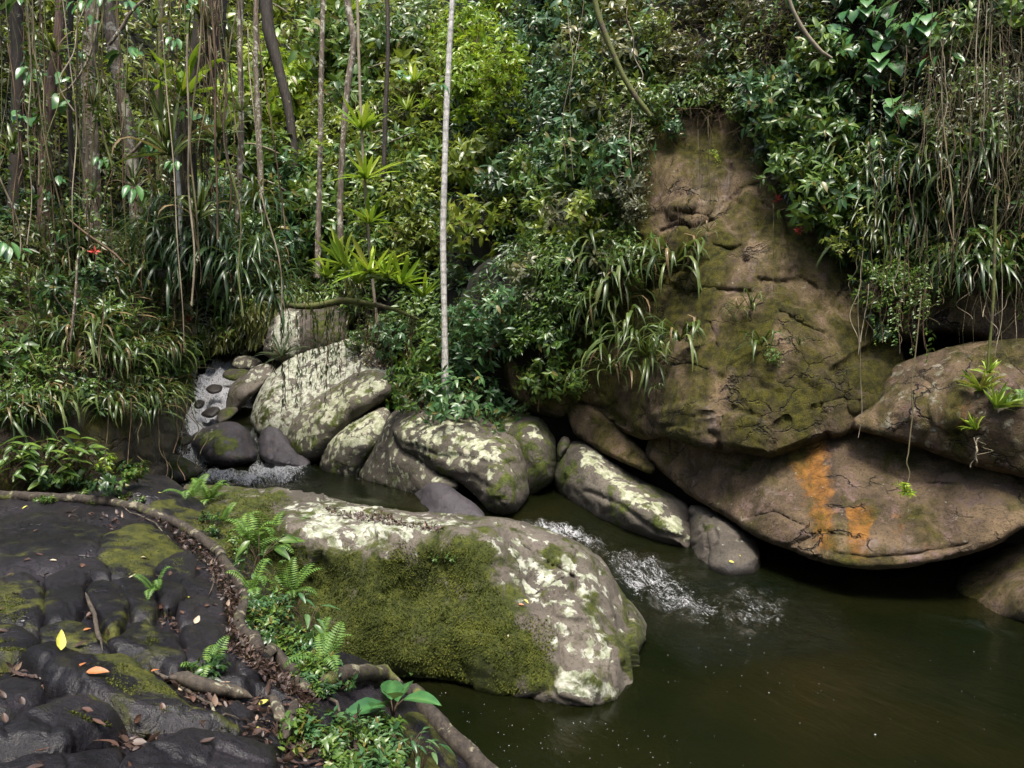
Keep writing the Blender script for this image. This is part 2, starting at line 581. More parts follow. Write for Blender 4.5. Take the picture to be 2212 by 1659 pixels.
def plain_mat(name, c1, c2, rough=.8, scale=12, bump=.4, spec=.3):
    t = NT(name)
    pos = t.n('NewGeometry').outputs['Position']
    n = t.noise(pos, scale, 6, .65, .2)
    v = t.math('ADD', t.math('MULTIPLY', t.attr('rnd'), .6), t.math('MULTIPLY', n, .5))
    col = t.mix(t.ramp(v, .25, .8), c1, c2)
    bp = t.n('Bump', None, Strength=bump, Distance=.02, Height=n)
    b = t.n('BsdfPrincipled', None, Base_Color=col, Roughness=rough, Normal=bp)
    b.inputs['Specular IOR Level'].default_value = spec
    return t.done(b)


M = {}
M['granite'] = rock_mat('lichen_granite', (.045, .039, .030), (.115, .10, .078), (.085, .07, .058))
M['boulder'] = rock_mat('mossy_boulder_stone', (.055, .047, .036), (.13, .112, .09), (.10, .08, .068), moss=((.028, .036, .006), (.075, .086, .012)), lich=(.43, .43, .36), lich2=(.21, .23, .15), lich_scale=8.5)
M['wetstone'] = rock_mat('wet_dark_stone', (.035, .032, .036), (.065, .058, .064), (.05, .045, .048), rough=.5, lich_scale=7)
M['slab'] = rock_mat('dark_slab_stone', (.0075, .0065, .008), (.023, .020, .0235), (.0145, .0125, .015), rough=.31, bump=.42, fissure=2.6, moss=((.028, .033, .005), (.085, .088, .011)))
M['cliff'] = rock_mat('stained_cliff_stone', (.050, .034, .020), (.185, .128, .072), (.165, .108, .092), moss=((.044, .043, .005), (.150, .136, .014)), lich=(.30, .27, .2), lich2=(.2, .18, .12), bump=1.0, lich_scale=9, streaky=True, fissure=1.5)
M['cobble'] = rock_mat('reddish_river_stone', (.09, .045, .035), (.15, .08, .065), None, rough=.35)
M['soil'] = plain_mat('brown_soil_and_litter', (.012, .008, .005), (.05, .03, .018), .95, 9, .9)
M['slope'] = plain_mat('rooted_earth_slope', (.008, .008, .004), (.040, .028, .014), .95, 3.5, 1.0)
M['litter'] = plain_mat('dead_leaf_brown', (.03, .013, .008), (.12, .06, .035), .6, 30, .3)
M['root'] = bark_mat('root_bark', (.018, .013, .0095), (.050, .038, .026), (.22, .20, .135), .35, mossy=.35, sc=2)
M['root_dark'] = bark_mat('dark_root_bark', (.03, .024, .018), (.085, .065, .045), (.30, .29, .2), .2)
M['bark_white'] = bark_mat('pale_smooth_bark', (.34, .32, .29), (.60, .57, .53), (.70, .68, .65), .3, sc=2, rings=True)
M['bark_mottled'] = bark_mat('mottled_bark', (.07, .05, .035), (.21, .165, .12), (.44, .42, .34), .6)
M['bark_red'] = bark_mat('reddish_bark', (.06, .032, .024), (.15, .09, .068), (.28, .22, .18), .2, mossy=.3)
M['bark_dark'] = bark_mat('dark_bark', (.016, .012, .009), (.05, .037, .026), (.2, .19, .13), .05)
M['bark_moss'] = bark_mat('moss_covered_bark', (.05, .035, .02), (.1, .075, .045), (.2, .2, .1), .2, mossy=.9)
M['vine'] = plain_mat('vine_stem', (.03, .026, .012), (.15, .125, .065), .75, 6, .3)
M['vine_pale'] = plain_mat('pale_vine_stem', (.13, .105, .07), (.32, .27, .19), .7, 6, .3)
M['twig'] = plain_mat('twig_bark', (.045, .03, .018), (.15, .10, .06), .8, 8, .3)

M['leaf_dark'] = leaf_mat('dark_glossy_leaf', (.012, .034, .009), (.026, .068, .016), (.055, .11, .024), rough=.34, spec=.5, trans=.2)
M['leaf_mid'] = leaf_mat('green_leaf', (.03, .072, .012), (.074, .142, .023), (.15, .225, .034), rough=.36, spec=.5, trans=.24)
M['leaf_blue'] = leaf_mat('bluish_green_leaf', (.021, .065, .021), (.054, .128, .042), (.11, .19, .07), rough=.33, spec=.52, trans=.2)
M['leaf_lime'] = leaf_mat('lime_leaf', (.11, .21, .012), (.21, .33, .022), (.35, .43, .035), trans=.42, rough=.33)
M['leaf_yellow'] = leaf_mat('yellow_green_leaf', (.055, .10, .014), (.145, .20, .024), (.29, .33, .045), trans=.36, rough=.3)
M['leaf_olive'] = leaf_mat('olive_leaf', (.03, .042, .01), (.075, .088, .018), (.15, .15, .036), rough=.33, spec=.55, trans=.22)
M['leaf_grey'] = leaf_mat('dull_grey_green_leaf', (.045, .056, .026), (.10, .112, .054), (.19, .19, .10), rough=.4, trans=.22)
M['strap'] = leaf_mat('strap_leaf', (.032, .056, .014), (.078, .118, .03), (.18, .215, .072), rough=.34, spec=.5, trans=.22, old=(.22, .155, .08), old_at=.86)
M['strap_dark'] = leaf_mat('dark_strap_leaf', (.014, .034, .01), (.034, .07, .018), (.075, .115, .032), rough=.34, spec=.5, trans=.2, old=(.16, .11, .055), old_at=.9)
M['brom'] = leaf_mat('bromeliad_leaf', (.13, .22, .022), (.23, .34, .035), (.36, .43, .06), rough=.35, trans=.35, old=(.3, .24, .06), old_at=.93)
M['fern'] = leaf_mat('fern_leaf', (.05, .12, .02), (.11, .22, .035), (.19, .31, .055), rough=.5)
M['ear'] = leaf_mat('broad_glossy_leaf', (.03, .095, .03), (.06, .165, .05), (.11, .235, .07), rough=.3, trans=.2)
M['dry'] = leaf_mat('dry_leaf', (.022, .012, .009), (.05, .028, .02), (.095, .058, .042), rough=.5, trans=.05, old=(.22, .15, .1))
M['fall_orange'] = leaf_mat('fallen_orange_leaf', (.30, .10, .03), (.36, .14, .05), (.40, .18, .07), rough=.5, trans=.1, old_at=2)
M['fall_yellow'] = leaf_mat('fallen_yellow_leaf', (.46, .44, .06), (.55, .52, .10), (.6, .58, .15), rough=.45, trans=.1, old_at=2)
M['fall_tan'] = leaf_mat('fallen_tan_leaf', (.38, .30, .2), (.46, .38, .27), (.5, .42, .3), rough=.6, trans=.1, old_at=2)
M['fall_brown'] = leaf_mat('fallen_brown_leaf', (.055, .028, .02), (.09, .046, .032), (.13, .072, .05), rough=.5, trans=.05, old_at=2)
M['flower'] = plain_mat('red_flower', (.42, .03, .03), (.6, .07, .05), .5, 20, .2)
M['moss'] = leaf_mat('moss_shoots', (.018, .026, .004), (.05, .062, .008), (.12, .13, .018), rough=.7, trans=.15, spec=.2, old_at=2)


def water_mat():
    t = NT('pool_water')
    pos = t.n('NewGeometry').outputs['Position']
    fo = t.attr('foam'); ch = t.attr('chop')
    mp = t.n('Mapping', None, Vector=pos, Rotation=(0, 0, 1.06), Scale=(1, 1, 1))
    mp2 = t.n('Mapping', None, Vector=mp.outputs[0], Scale=(.75, 2.3, 1))
    n1 = t.noise(mp2.outputs[0], 2.2, 4, .55, .6)
    n2 = t.noise(mp2.outputs[0], 9, 6, .65, 1.2)
    n3 = t.noise(pos, 45, 4, .7, .5)
    hgt = t.math('ADD', t.math('MULTIPLY', n1, .25), t.math('MULTIPLY', t.math('MULTIPLY', n2, ch), 1.0))
    bp = t.n('Bump', None, Strength=.55, Distance=.09, Height=hgt)
    body = t.n('BsdfDiffuse', None, Color=t.mix(t.ramp(t.noise(pos, .55, 3, .5), .35, .65), (.0038, .0062, .0018), (.0085, .0088, .0026)))
    see = t.n('BsdfTransparent', None, Color=(.16, .16, .05))
    inner = t.n('MixShader', None, Fac=.22, i1=body.outputs[0], i2=see.outputs[0])
    gl = t.n('BsdfGlossy', {'distribution': 'GGX'}, Color=(1, 1, 1), Roughness=.05, Normal=bp)
    fr = t.n('Fresnel', None, IOR=1.33, Normal=bp)
    surf = t.n('MixShader', None, Fac=fr, i1=inner.outputs[0], i2=gl.outputs[0])
    n4 = t.noise(mp2.outputs[0], 22, 5, .7, 2.0)
    fv = t.math('ADD', t.math('MULTIPLY', fo, .60), t.math('ADD', t.math('MULTIPLY', n2, .75), t.math('ADD', t.math('MULTIPLY', n3, .25), t.math('MULTIPLY', n4, .7))))
    ff = t.math('MULTIPLY', t.ramp(fv, 1.24, 1.42), t.ramp(fo, .03, .2))
    fb = t.n('Bump', None, Strength=1.0, Distance=.12, Height=t.math('ADD', n2, t.math('MULTIPLY', n4, .8)))
    fm = t.n('BsdfPrincipled', None, Base_Color=t.mix(t.ramp(n4, .35, .6), (.70, .72, .76), (.9, .91, .93)), Roughness=.5, Normal=fb)
    return t.done(t.n('MixShader', None, Fac=ff, i1=surf.outputs[0], i2=fm.outputs[0]))


M['water'] = water_mat()
M['foam'] = plain_mat('white_foam', (.75, .77, .8), (.85, .86, .88), .4, 20, .1)
# ------------------------------------------------------------------ rock builder: a closed stone with a modelled face, real depth and thickness
SURF = []        # (verts, tris) of solid ground and rock, for setting plants on them


def hexgrid(poly, s):
    x0, y0 = poly[:, :2].min(0) - s; x1, y1 = poly[:, :2].max(0) + s
    h = s * .8660254
    nx = int((x1 - x0) / s) + 2; ny = int((y1 - y0) / h) + 2
    j, i = np.mgrid[0:ny, 0:nx]
    P = np.stack([x0 + (i + .5 * (j % 2)) * s, y0 + j * h], -1).reshape(-1, 2)
    ids = np.arange(nx * ny).reshape(ny, nx)
    a, b, c, d = ids[:-1, :-1], ids[:-1, 1:], ids[1:, :-1], ids[1:, 1:]
    ev = (np.arange(ny - 1) % 2 == 0)[:, None]
    t1 = np.where(ev[..., None], np.stack([a, b, c], -1), np.stack([a, b, d], -1))
    t2 = np.where(ev[..., None], np.stack([b, d, c], -1), np.stack([a, d, c], -1))
    T = np.concatenate([t1.reshape(-1, 3), t2.reshape(-1, 3)])
    ins = inside(P, poly)
    T = T[ins[T].all(1)]
    used = np.unique(T)
    m = np.full(len(P), -1); m[used] = np.arange(len(used))
    return P[used], m[T]


def boundary(T):
    e = np.sort(np.concatenate([T[:, [0, 1]], T[:, [1, 2]], T[:, [2, 0]]]), 1)
    u, c = np.unique(e, axis=0, return_counts=True)
    return np.unique(u[c == 1])


def snap(P, idx, poly):
    A = poly; B = np.roll(poly, -1, 0)
    for k in idx:
        ab = B - A
        t = np.clip(((P[k] - A) * ab).sum(1) / np.maximum((ab * ab).sum(1), 1e-9), 0, 1)
        q = A + ab * t[:, None]
        P[k] = q[((q - P[k]) ** 2).sum(1).argmin()]


def vert_normals(V, T):
    n = np.cross(V[T[:, 1]] - V[T[:, 0]], V[T[:, 2]] - V[T[:, 0]])
    N = np.zeros_like(V)
    for k in range(3): np.add.at(N, T[:, k], n)
    return norm(N)


def eval_masks(masks, P, V=None, warp=22):
    """how mossy, crusted, stained or wet each point of a stone is; patch edges wander"""
    out = {}
    if V is not None:
        P = P + warp * np.stack([fbm(V * 2.6, 4, 301), fbm(V * 2.6, 4, 302)], -1) + warp * .5 * np.stack([fbm(V * 9, 3, 303), fbm(V * 9, 3, 304)], -1)
    for k, lst in masks.items():
        v = np.zeros(len(P))
        for m in lst:
            if m[0] == 'all': q = np.full(len(P), float(m[1])); v = np.maximum(v, q)
            elif m[0] == 'line': v = np.maximum(v, m[3] * np.exp(-(seg_dist(P, m[1], False) / m[2]) ** 2))
            elif m[0] == 'cut': v = v * (1 - m[3] * soft_poly(P, m[1], m[2]))
            else: v = np.maximum(v, m[2] * soft_poly(P, m[0], m[1] * 1.4))
        out[k] = v
    return out


ATTRS = ('moss', 'lichen', 'rust', 'wet', 'pale')


def relief(name, out, inner=(), s=7, R=45, dround=.3, thick=1.2, mat=None, namp=.04, nsc=1.6, fine=.012, grooves=(), steps=(), masks=None,
           curve=True, seed=0, closed=True, ridged=0.0, surf=True, parent=None, warp=22, facet=.035, fsc=2.0, crack=.03):
    out = np.asarray(out, float)
    poly = catmull(out, max(s * 1.2, 4)) if curve else out
    poly2 = poly[:, :2]
    P, T = hexgrid(poly2, s)
    bd = boundary(T)
    snap(P, bd, poly2)
    isb = np.zeros(len(P), bool); isb[bd] = True
    cons = np.vstack([np.c_[out[:, :2], 1 / out[:, 2]]] + ([np.array([[a, b, 1 / c] for a, b, c in inner])] if len(inner) else []))
    Y = 1 / TPS(cons)(P)
    d = seg_dist(P, poly2); d[isb] = 0
    q = 1 - np.clip(d / R, 0, 1)
    Y0 = Y.copy()
    Y = Y + dround * (1 - np.sqrt(np.maximum(0, 1 - q * q)))
    for g in grooves:                       # cracks: polyline, depth, half width
        Y = Y + g[1] * np.exp(-(seg_dist(P, g[0], False) / g[2]) ** 2)
    for st in steps:                        # raised flakes of stone: polygon, height, softness
        Y = Y - st[1] * soft_poly(P, st[0], st[2])
    V = at(P[:, 0], P[:, 1], Y)
    flip = np.cross(V[T[:, 1]] - V[T[:, 0]], V[T[:, 2]] - V[T[:, 0]])[:, 1].sum() > 0
    if flip: T = T[:, ::-1]
    N = vert_normals(V, T)
    am = eval_masks(masks or {}, P, V, warp)
    disp = namp * fbm(V * nsc, 4, seed) + fine * fbm(V * 9, 4, seed + 7)
    if ridged: disp += ridged * fbm(V * np.array([1.2, 1.2, 2.6]), 5, seed + 3, ridged=True)
    if facet:
        h1, e1 = facets(V, fsc, seed * 7 + 1)
        h2, e2 = facets(V, fsc * 3.1, seed * 7 + 2)
        rough_ = smooth(-.25, .35, fbm(V * .9, 3, seed + 40))
        disp += facet * h1 + facet * .45 * h2 * rough_ - crack * np.exp(-(e1 / .07) ** 2) * smooth(.0, .3, fbm(V * .8, 2, seed + 50))
        disp *= np.where(isb, .4, 1)
    V = V + N * disp[:, None]
    ctr = np.array([V[:, 0].mean(), V[:, 1].mean(), V[:, 2].min()])
    n = len(V)
    VV, TT = [V], [T]
    if closed:
        qb = 1 - np.clip(d / (R * 1.5), 0, 1)
        Yb = Y0 + dround + thick * np.sqrt(np.maximum(0, 1 - qb * qb))
        Vb = at(P[:, 0], P[:, 1], Yb)
        idx = np.arange(n) + n
        idx[isb] = np.arange(n)[isb]
        VV.append(Vb)
        TT.append(idx[T][:, ::-1])
    VV = np.vstack(VV); TT = np.vstack(TT)
    at_ = {}
    for k in ATTRS:
        v = am.get(k, np.zeros(n))
        at_[k] = np.concatenate([v, v]) if closed else v
    used = np.unique(TT); mp = np.full(len(VV), -1); mp[used] = np.arange(len(used))
    if surf: SURF.append((V, T))
    o = obj(name, make_mesh(name, VV[used] - ctr, mp[TT], {k: v[used] for k, v in at_.items()}, True, [mat]), parent, loc=ctr)
    if parent is not None: KIDS.setdefault(parent.name, []).append(o)
    return o


def c4(*p): return [(x / 3, 553 + y / 3) for x, y in p]
def c5(*p): return [(737.3 + x / 3, 553 + y / 3) for x, y in p]
def c6(*p): return [(1474.7 + x / 3, 553 + y / 3) for x, y in p]
def c7(*p): return [(x / 3, 1106 + y / 3) for x, y in p]
def c8(*p): return [(737.3 + x / 3, 1106 + y / 3) for x, y in p]
def c9(*p): return [(1474.7 + x / 3, 1106 + y / 3) for x, y in p]
def withY(pts, Ys): return [(p[0], p[1], y) for p, y in zip(pts, Ys)]
def plane(pts, a, b, c, d): return [(x, y, c + a * (x - d[0]) + b * (y - d[1])) for x, y in pts]


# ------------------------------------------------------------------ setting: slopes, stream bed, water
HILL = [(-700, 1150, 11), (-700, 300, 13), (-700, -500, 19), (0, 1150, 15), (0, 700, 15), (0, 300, 17), (0, 0, 20), (0, -500, 24),
        (300, 1150, 19), (300, 700, 19), (300, 300, 21), (300, 0, 27), (430, 790, 21.5), (560, 700, 20.5), (620, 500, 22), (620, 250, 27), (620, 0, 36), (640, -500, 44),
        (800, 650, 18.5), (800, 400, 20), (850, 100, 25), (960, 650, 17), (1000, 480, 18), (1020, 250, 21), (1020, 0, 25), (1050, -500, 30),
        (800, 900, 18), (1000, 950, 15.5), (1100, 740, 14.4), (1200, 560, 14.0), (1220, 250, 15.6), (1280, 0, 17), (1300, -500, 20),
        (1400, 330, 13.6), (1480, 225, 13.5), (1560, 60, 13.8), (1600, -500, 17), (1300, 900, 13.8), (1500, 900, 12.5), (1450, 600, 13.2),
        (1650, 300, 12.6), (1750, 120, 12.2), (1800, 420, 11.6), (1900, 600, 11.2), (1950, 250, 10.8), (1950, 0, 11.6), (2000, -500, 14),
        (2150, 400, 10.0), (2212, 100, 10.0), (2250, 700, 9.8), (2700, 300, 8.0), (2900, 700, 7.5), (2800, -500, 10), (1700, 1000, 11.4), (2000, 1000, 10.8),
        (1500, 1250, 13.0), (1900, 1300, 11.5), (2300, 1250, 10.5), (2900, 1250, 9)]
hb = [(-700, 1150), (-700, -500), (-100, -500), (640, -500), (1300, -500), (2000, -500), (2900, -500), (2900, 1250), (2300, 1250), (1500, 1250), (1000, 1150), (400, 1150)]
hq = TPS([[a, b, 1 / c] for a, b, c in HILL])
hy = 1 / hq(np.array(hb, float))
hill = relief('hillside', [(a, b, c) for (a, b), c in zip(hb, hy)], HILL, s=18, R=5, dround=0, mat=M['slope'], namp=.85, nsc=.33, fine=.16, curve=False, closed=False, seed=5, facet=0)
tag(hill, kind='structure')

# left bank: a steep soil and rock bank that carries the left-hand trees
lb_out = [(-620, 1180, 7.2), (-620, 700, 7.4), (-620, 560, 9.5), (-200, 470, 11.5), (0, 455, 12.5), (150, 470, 13), (300, 520, 13.2), (395, 610, 13.2), (425, 720, 13), (420, 830, 12.6), (402, 900, 12.2),
          (378, 960, 11.6), (365, 1010, 11.2), (345, 1075, 10.8), (200, 1120, 9.6), (0, 1150, 8.4)]
lb = relief('left_bank', lb_out, [(0, 700, 10.3), (150, 720, 10.6), (300, 760, 11.2), (0, 900, 9.2), (150, 930, 9.6), (300, 930, 10.3), (-300, 800, 8.4), (250, 850, 10.3), (100, 560, 12), (330, 1000, 10.7)],
            s=9, R=45, dround=.5, thick=2.5, mat=M['cliff'], namp=.12, nsc=1.3, fine=.03, ridged=.05, seed=9,
            masks={'moss': [('all', .28), ([(-600, 400), (450, 400), (450, 800), (-600, 800)], 40, .5)], 'wet': [('all', .62)], 'lichen': [('all', .05)]})  # wet mask set over the whole bank to darken it
tag(lb, kind='structure')


def water_z(X, Y):
    px, _ = project(np.stack([X, Y, np.full_like(X, .3)], -1))
    z = .30 * smooth(10.4, 12.6, Y)
    ramp = np.clip((Y - 15.6) / 5.2, 0, 1.6) * 2.1
    k = ramp / .36 + .5 * fbm(np.stack([X * .7, Y * .25, 0 * X], -1), 3, 77)      # little falls between pools
    ramp = np.where(ramp > .01, np.maximum(0, .36 * (np.floor(k) + smooth(.45, 1.0, k - np.floor(k)))), ramp)
    return z + ramp * smooth(640, 560, px)


g = .055
xs = np.arange(-9, 10.01, g); ys = np.arange(1.6, 22.5, g)
X, Y = np.meshgrid(xs, ys)
keep_x = (np.abs(X) < 1.5 + Y * .95) & ((Y < 13.5) | (X < 1.5)) & (X > -8.6)
Z = water_z(X.ravel(), Y.ravel()).reshape(X.shape)
WP = np.stack([X, Y, Z], -1).reshape(-1, 3)
px, py = project(WP)
PX = np.stack([px, py], -1)
foam = np.zeros(len(PX)); chop = np.full(len(PX), .06)
F_POLYS = [  # white water: polygon in the photograph, softness, strength
    ([(400, 990), (395, 900), (430, 800), (470, 760), (560, 770), (560, 850), (480, 900), (460, 960), (520, 1000), (440, 1010)], 18, .92),
    ([(375, 975), (430, 960), (440, 1010), (520, 1020), (560, 990), (540, 930), (570, 930), (610, 985), (690, 1005), (650, 1035), (560, 1055), (440, 1050), (400, 1010)], 26, .92),
    ([(330, 1045), (450, 1020), (640, 1020), (700, 1045), (560, 1070), (340, 1070)], 22, .58),
    ([(1125, 1128), (1165, 1122), (1215, 1125), (1260, 1150), (1320, 1175), (1300, 1190), (1200, 1160)], 10, .80),
    ([(1200, 1120), (1300, 1150), (1340, 1200), (1300, 1215), (1200, 1160)], 22, .62),
    ([(1260, 1170), (1420, 1190), (1480, 1240), (1560, 1300), (1650, 1330), (1620, 1370), (1480, 1350), (1370, 1300)], 40, .68),
    ([(1290, 1230), (1400, 1250), (1440, 1290), (1380, 1295), (1310, 1260)], 20, .82),
    ([(1400, 1280), (1500, 1290), (1600, 1320), (1560, 1345), (1450, 1320)], 26, .80),
    ([(1560, 1250), (1700, 1280), (1720, 1360), (1600, 1380)], 40, .60),
    ([(1990, 1320), (2060, 1330), (2212, 1370), (2212, 1385), (2080, 1350)], 12, .5),
]
for p_, s_, v_ in F_POLYS: foam = np.maximum(foam, v_ * soft_poly(PX, p_, s_))
chop = np.maximum(chop, .9 * soft_poly(PX, [(1100, 1100), (1500, 1160), (1800, 1290), (1850, 1400), (1500, 1420), (1400, 1330)], 60))
chop = np.maximum(chop, .9 * soft_poly(PX, [(300, 700), (700, 700), (760, 1040), (700, 1075), (320, 1080)], 30))
chop = np.maximum(chop, .25 * soft_poly(PX, [(1500, 1200), (2300, 1200), (2300, 1450), (1500, 1450)], 60))
WP[:, 2] += (.16 * fbm(WP * np.array([2.2, 2.2, 0]), 4, 3) + .22 * fbm(WP * np.array([5, 2.5, 0]), 4, 8)) * smooth(.1, .8, foam) * 1.0 + .012 * fbm(WP * np.array([3, 3, 0]), 3, 5) * chop
ny_, nx_ = X.shape
ids = np.arange(nx_ * ny_).reshape(ny_, nx_)
Q = np.stack([ids[:-1, :-1], ids[:-1, 1:], ids[1:, 1:], ids[1:, :-1]], -1).reshape(-1, 4)
kx = keep_x.ravel()
Q = Q[kx[Q].all(1)]
u_ = np.unique(Q); mp_ = np.full(len(WP), -1); mp_[u_] = np.arange(len(u_))
water = obj('water', make_mesh('water', WP[u_], mp_[Q], {'foam': foam[u_], 'chop': chop[u_]}, True, [M['water']]))
tag(water, kind='structure')

# stream bed under the water
gb = .3
xs = np.arange(-10, 12.01, gb); ys = np.arange(1.0, 24, gb)
X, Y = np.meshgrid(xs, ys)
Zb = water_z(X.ravel(), Y.ravel()) - .9 + .25 * fbm(np.stack([X.ravel(), Y.ravel(), 0 * X.ravel()], -1) * .8, 4, 12)
ids = np.arange(X.size).reshape(X.shape)
Q = np.stack([ids[:-1, :-1], ids[:-1, 1:], ids[1:, 1:], ids[1:, :-1]], -1).reshape(-1, 4)
bed = obj('stream_bed', make_mesh('stream_bed', np.stack([X.ravel(), Y.ravel(), Zb], -1), Q, {'wet': np.full(X.size, .7)}, True, [M['cliff']]))
tag(bed, kind='structure')

# ------------------------------------------------------------------ boulders
def rock(name, label, *a, group=None, cat='boulder', **k):
    o = relief(name, *a, **k)
    tag(o, label, cat, group, 'thing')
    return o


def W(x, y, z): return (x, y, yz(x, y, z))


# the big mossy boulder in front
fg_out = [W(395, 1056, 1.15), W(470, 1050, 1.2), (560, 1054, 8.6), (640, 1062, 8.4), (720, 1076, 8.2), (800, 1092, 8.0), (900, 1103, 7.85), (1000, 1110, 7.75), (1095, 1118, 7.7), (1180, 1142, 7.55),
          (1250, 1172, 7.4), (1300, 1207, 7.3), (1340, 1268, 7.3), (1385, 1325, 7.3), (1408, 1368, 7.25), (1407, 1405, 7.0), (1385, 1418, 6.75), (1383, 1455, 6.55), (1394, 1500, 6.3), (1385, 1545, 6.0), (1330, 1575, 5.9),
          W(1250, 1560, -.12), W(1150, 1545, -.12), W(1050, 1525, -.12), W(950, 1500, -.12), W(860, 1478, -.05), W(740, 1480, .05), W(640, 1420, .45), W(560, 1330, .8), W(500, 1220, 1.0), W(430, 1120, 1.1)]
fg_in = [W(640, 1150, 1.12), W(700, 1185, 1.05), W(800, 1200, 1.0), W(960, 1178, 1.05), W(1060, 1150, 1.1), (1160, 1185, 7.15), (1250, 1222, 7.08),
         W(560, 1130, 1.15), W(700, 1130, 1.16), W(850, 1140, 1.18), W(980, 1140, 1.17), (1150, 1260, 6.85), (1290, 1260, 7.0),
         (750, 1320, 6.45), (860, 1340, 6.35), (935, 1230, 6.75), (900, 1300, 6.62), (1000, 1330, 6.32), (1100, 1350, 6.22), (1050, 1430, 6.05), (900, 1420, 6.2), (780, 1420, 6.3), (1180, 1330, 6.35), (1250, 1300, 6.55),
         (1280, 1400, 6.15), (1200, 1430, 6.05), (1320, 1350, 6.6), (1360, 1420, 6.35), (1300, 1500, 5.85), (1200, 1500, 5.85), (1345, 1480, 6.05), (660, 1260, 6.85), (600, 1200, 7.2)]
lich_right = [(1060, 1140), (1170, 1150), (1260, 1190), (1310, 1230), (1340, 1290), (1330, 1360), (1300, 1420), (1340, 1500), (1330, 1530), (1190, 1510), (1180, 1470), (1230, 1420), (1200, 1370), (1120, 1320), (1060, 1250), (1020, 1190)]
lich_top = [(600, 1085), (700, 1078), (900, 1110), (1090, 1122), (1120, 1145), (1040, 1140), (960, 1162), (860, 1172), (790, 1190), (720, 1180), (640, 1155), (640, 1120)]
fg = rock('boulder', 'big foreground boulder, moss on its front and pale lichen on top, beside the dark pool', fg_out, fg_in, s=4.5, R=46, dround=.30, thick=.9, mat=M['boulder'], namp=.05, nsc=1.8, fine=.016, seed=21, ridged=.02, facet=.065, fsc=1.5, crack=.03,
          grooves=[([(935, 1215), (925, 1260), (895, 1320), (880, 1380)], .08, 24), ([(1095, 1165), (1160, 1205), (1225, 1240), (1270, 1262)], .045, 5), ([(1150, 1295), (1200, 1262), (1250, 1240)], .04, 5),
                   ([(1225, 1240), (1290, 1290), (1320, 1335)], .04, 5), ([(1310, 1345), (1318, 1390), (1308, 1440)], .035, 4), ([(640, 1115), (760, 1138), (880, 1135)], .06, 8),
                   ([(1395, 1395), (1385, 1412)], .25, 9)],
          steps=[([(1180, 1290), (1250, 1240), (1310, 1260), (1330, 1330), (1260, 1340), (1200, 1330)], .06, 10)],
          masks={'moss': [('all', .33), ([(400, 1040), (640, 1050), (600, 1100), (640, 1160), (720, 1185), (800, 1198), (960, 1170), (1040, 1160), (1075, 1260), (1130, 1330), (1195, 1385), (1200, 1440), (1185, 1500), (900, 1490), (600, 1460), (380, 1150)], 40, .98),
                          ([(1290, 1215), (1345, 1280), (1400, 1350), (1408, 1400), (1385, 1450), (1390, 1520), (1360, 1520), (1335, 1400), (1330, 1300)], 12, .66), ([(1050, 1120), (1250, 1180), (1290, 1210), (1230, 1225), (1120, 1165)], 12, .55),
                          ([(1180, 1330), (1300, 1340), (1290, 1390), (1210, 1390)], 16, .45), ([(640, 1060), (760, 1078), (880, 1105), (850, 1140), (680, 1130)], 18, .36)],
                 'lichen': [('all', .36), (lich_right, 26, .60), (lich_top, 16, .76), ([(1190, 1430), (1260, 1440), (1350, 1500), (1340, 1520), (1180, 1500)], 12, .95), ([(1270, 1360), (1315, 1340), (1330, 1440), (1290, 1440)], 14, .8),
                            ([(1340, 1270), (1408, 1380), (1390, 1390), (1335, 1300)], 8, .6), ([(1030, 1440), (1110, 1460), (1110, 1490), (1040, 1480)], 12, .5)],
                 'wet': [([(700, 1462), (950, 1490), (1150, 1522), (1300, 1548), (1400, 1520), (1400, 1620), (600, 1600)], 7, .8)]})

mid_l = 'lichen'
rock('boulder', 'rounded lichen-speckled boulder in the middle, below the white trunk', withY(c5((330, 1150), (340, 1080), (450, 1010), (600, 965), (720, 972), (850, 1005), (950, 1065), (1050, 1125), (1150, 1205), (1195, 1330), (1212, 1440), (1222, 1530), (1190, 1600), (1120, 1665), (1000, 1690), (900, 1590), (800, 1495), (690, 1435), (560, 1385), (480, 1310), (400, 1260)),
     [13.3, 13.6, 13.7, 13.7, 13.6, 13.5, 13.3, 13.0, 12.7, 12.4, 12.2, 12.0, 11.7, 11.5, 11.5, 11.7, 12.0, 12.3, 12.6, 12.8, 13.0]),
     withY(c5((600, 1150), (800, 1100), (1000, 1250), (700, 1250), (900, 1350), (1100, 1450), (1000, 1550), (1100, 1330), (500, 1200)), [12.7, 12.7, 12.05, 12.4, 11.85, 11.6, 11.45, 12.0, 12.75]),
     s=5, R=34, dround=.35, mat=M['granite'], namp=.06, nsc=1.6, fine=.02, seed=31, grooves=[(c5((330, 1160), (420, 1230), (520, 1240), (640, 1300), (760, 1290), (900, 1330), (1100, 1340), (1200, 1330)), .05, 4), (c5((700, 1430), (850, 1440), (960, 1500)), .05, 5)],
     masks={'lichen': [(c5((330, 1150), (450, 1010), (700, 970), (1000, 1130), (1130, 1260), (1100, 1350), (1000, 1480), (800, 1420), (560, 1360), (420, 1260)), 30, .70), ('all', .34)],
            'moss': [('all', .24), (c5((900, 1450), (1150, 1380), (1230, 1500), (1150, 1620), (980, 1600)), 16, .62), (c5((560, 970), (720, 960), (820, 1010), (640, 1060), (480, 1060)), 14, .5)],
            'wet': [(c5((600, 1460), (900, 1620), (1100, 1660), (1250, 1640), (1250, 1720), (500, 1700)), 8, .6)]})
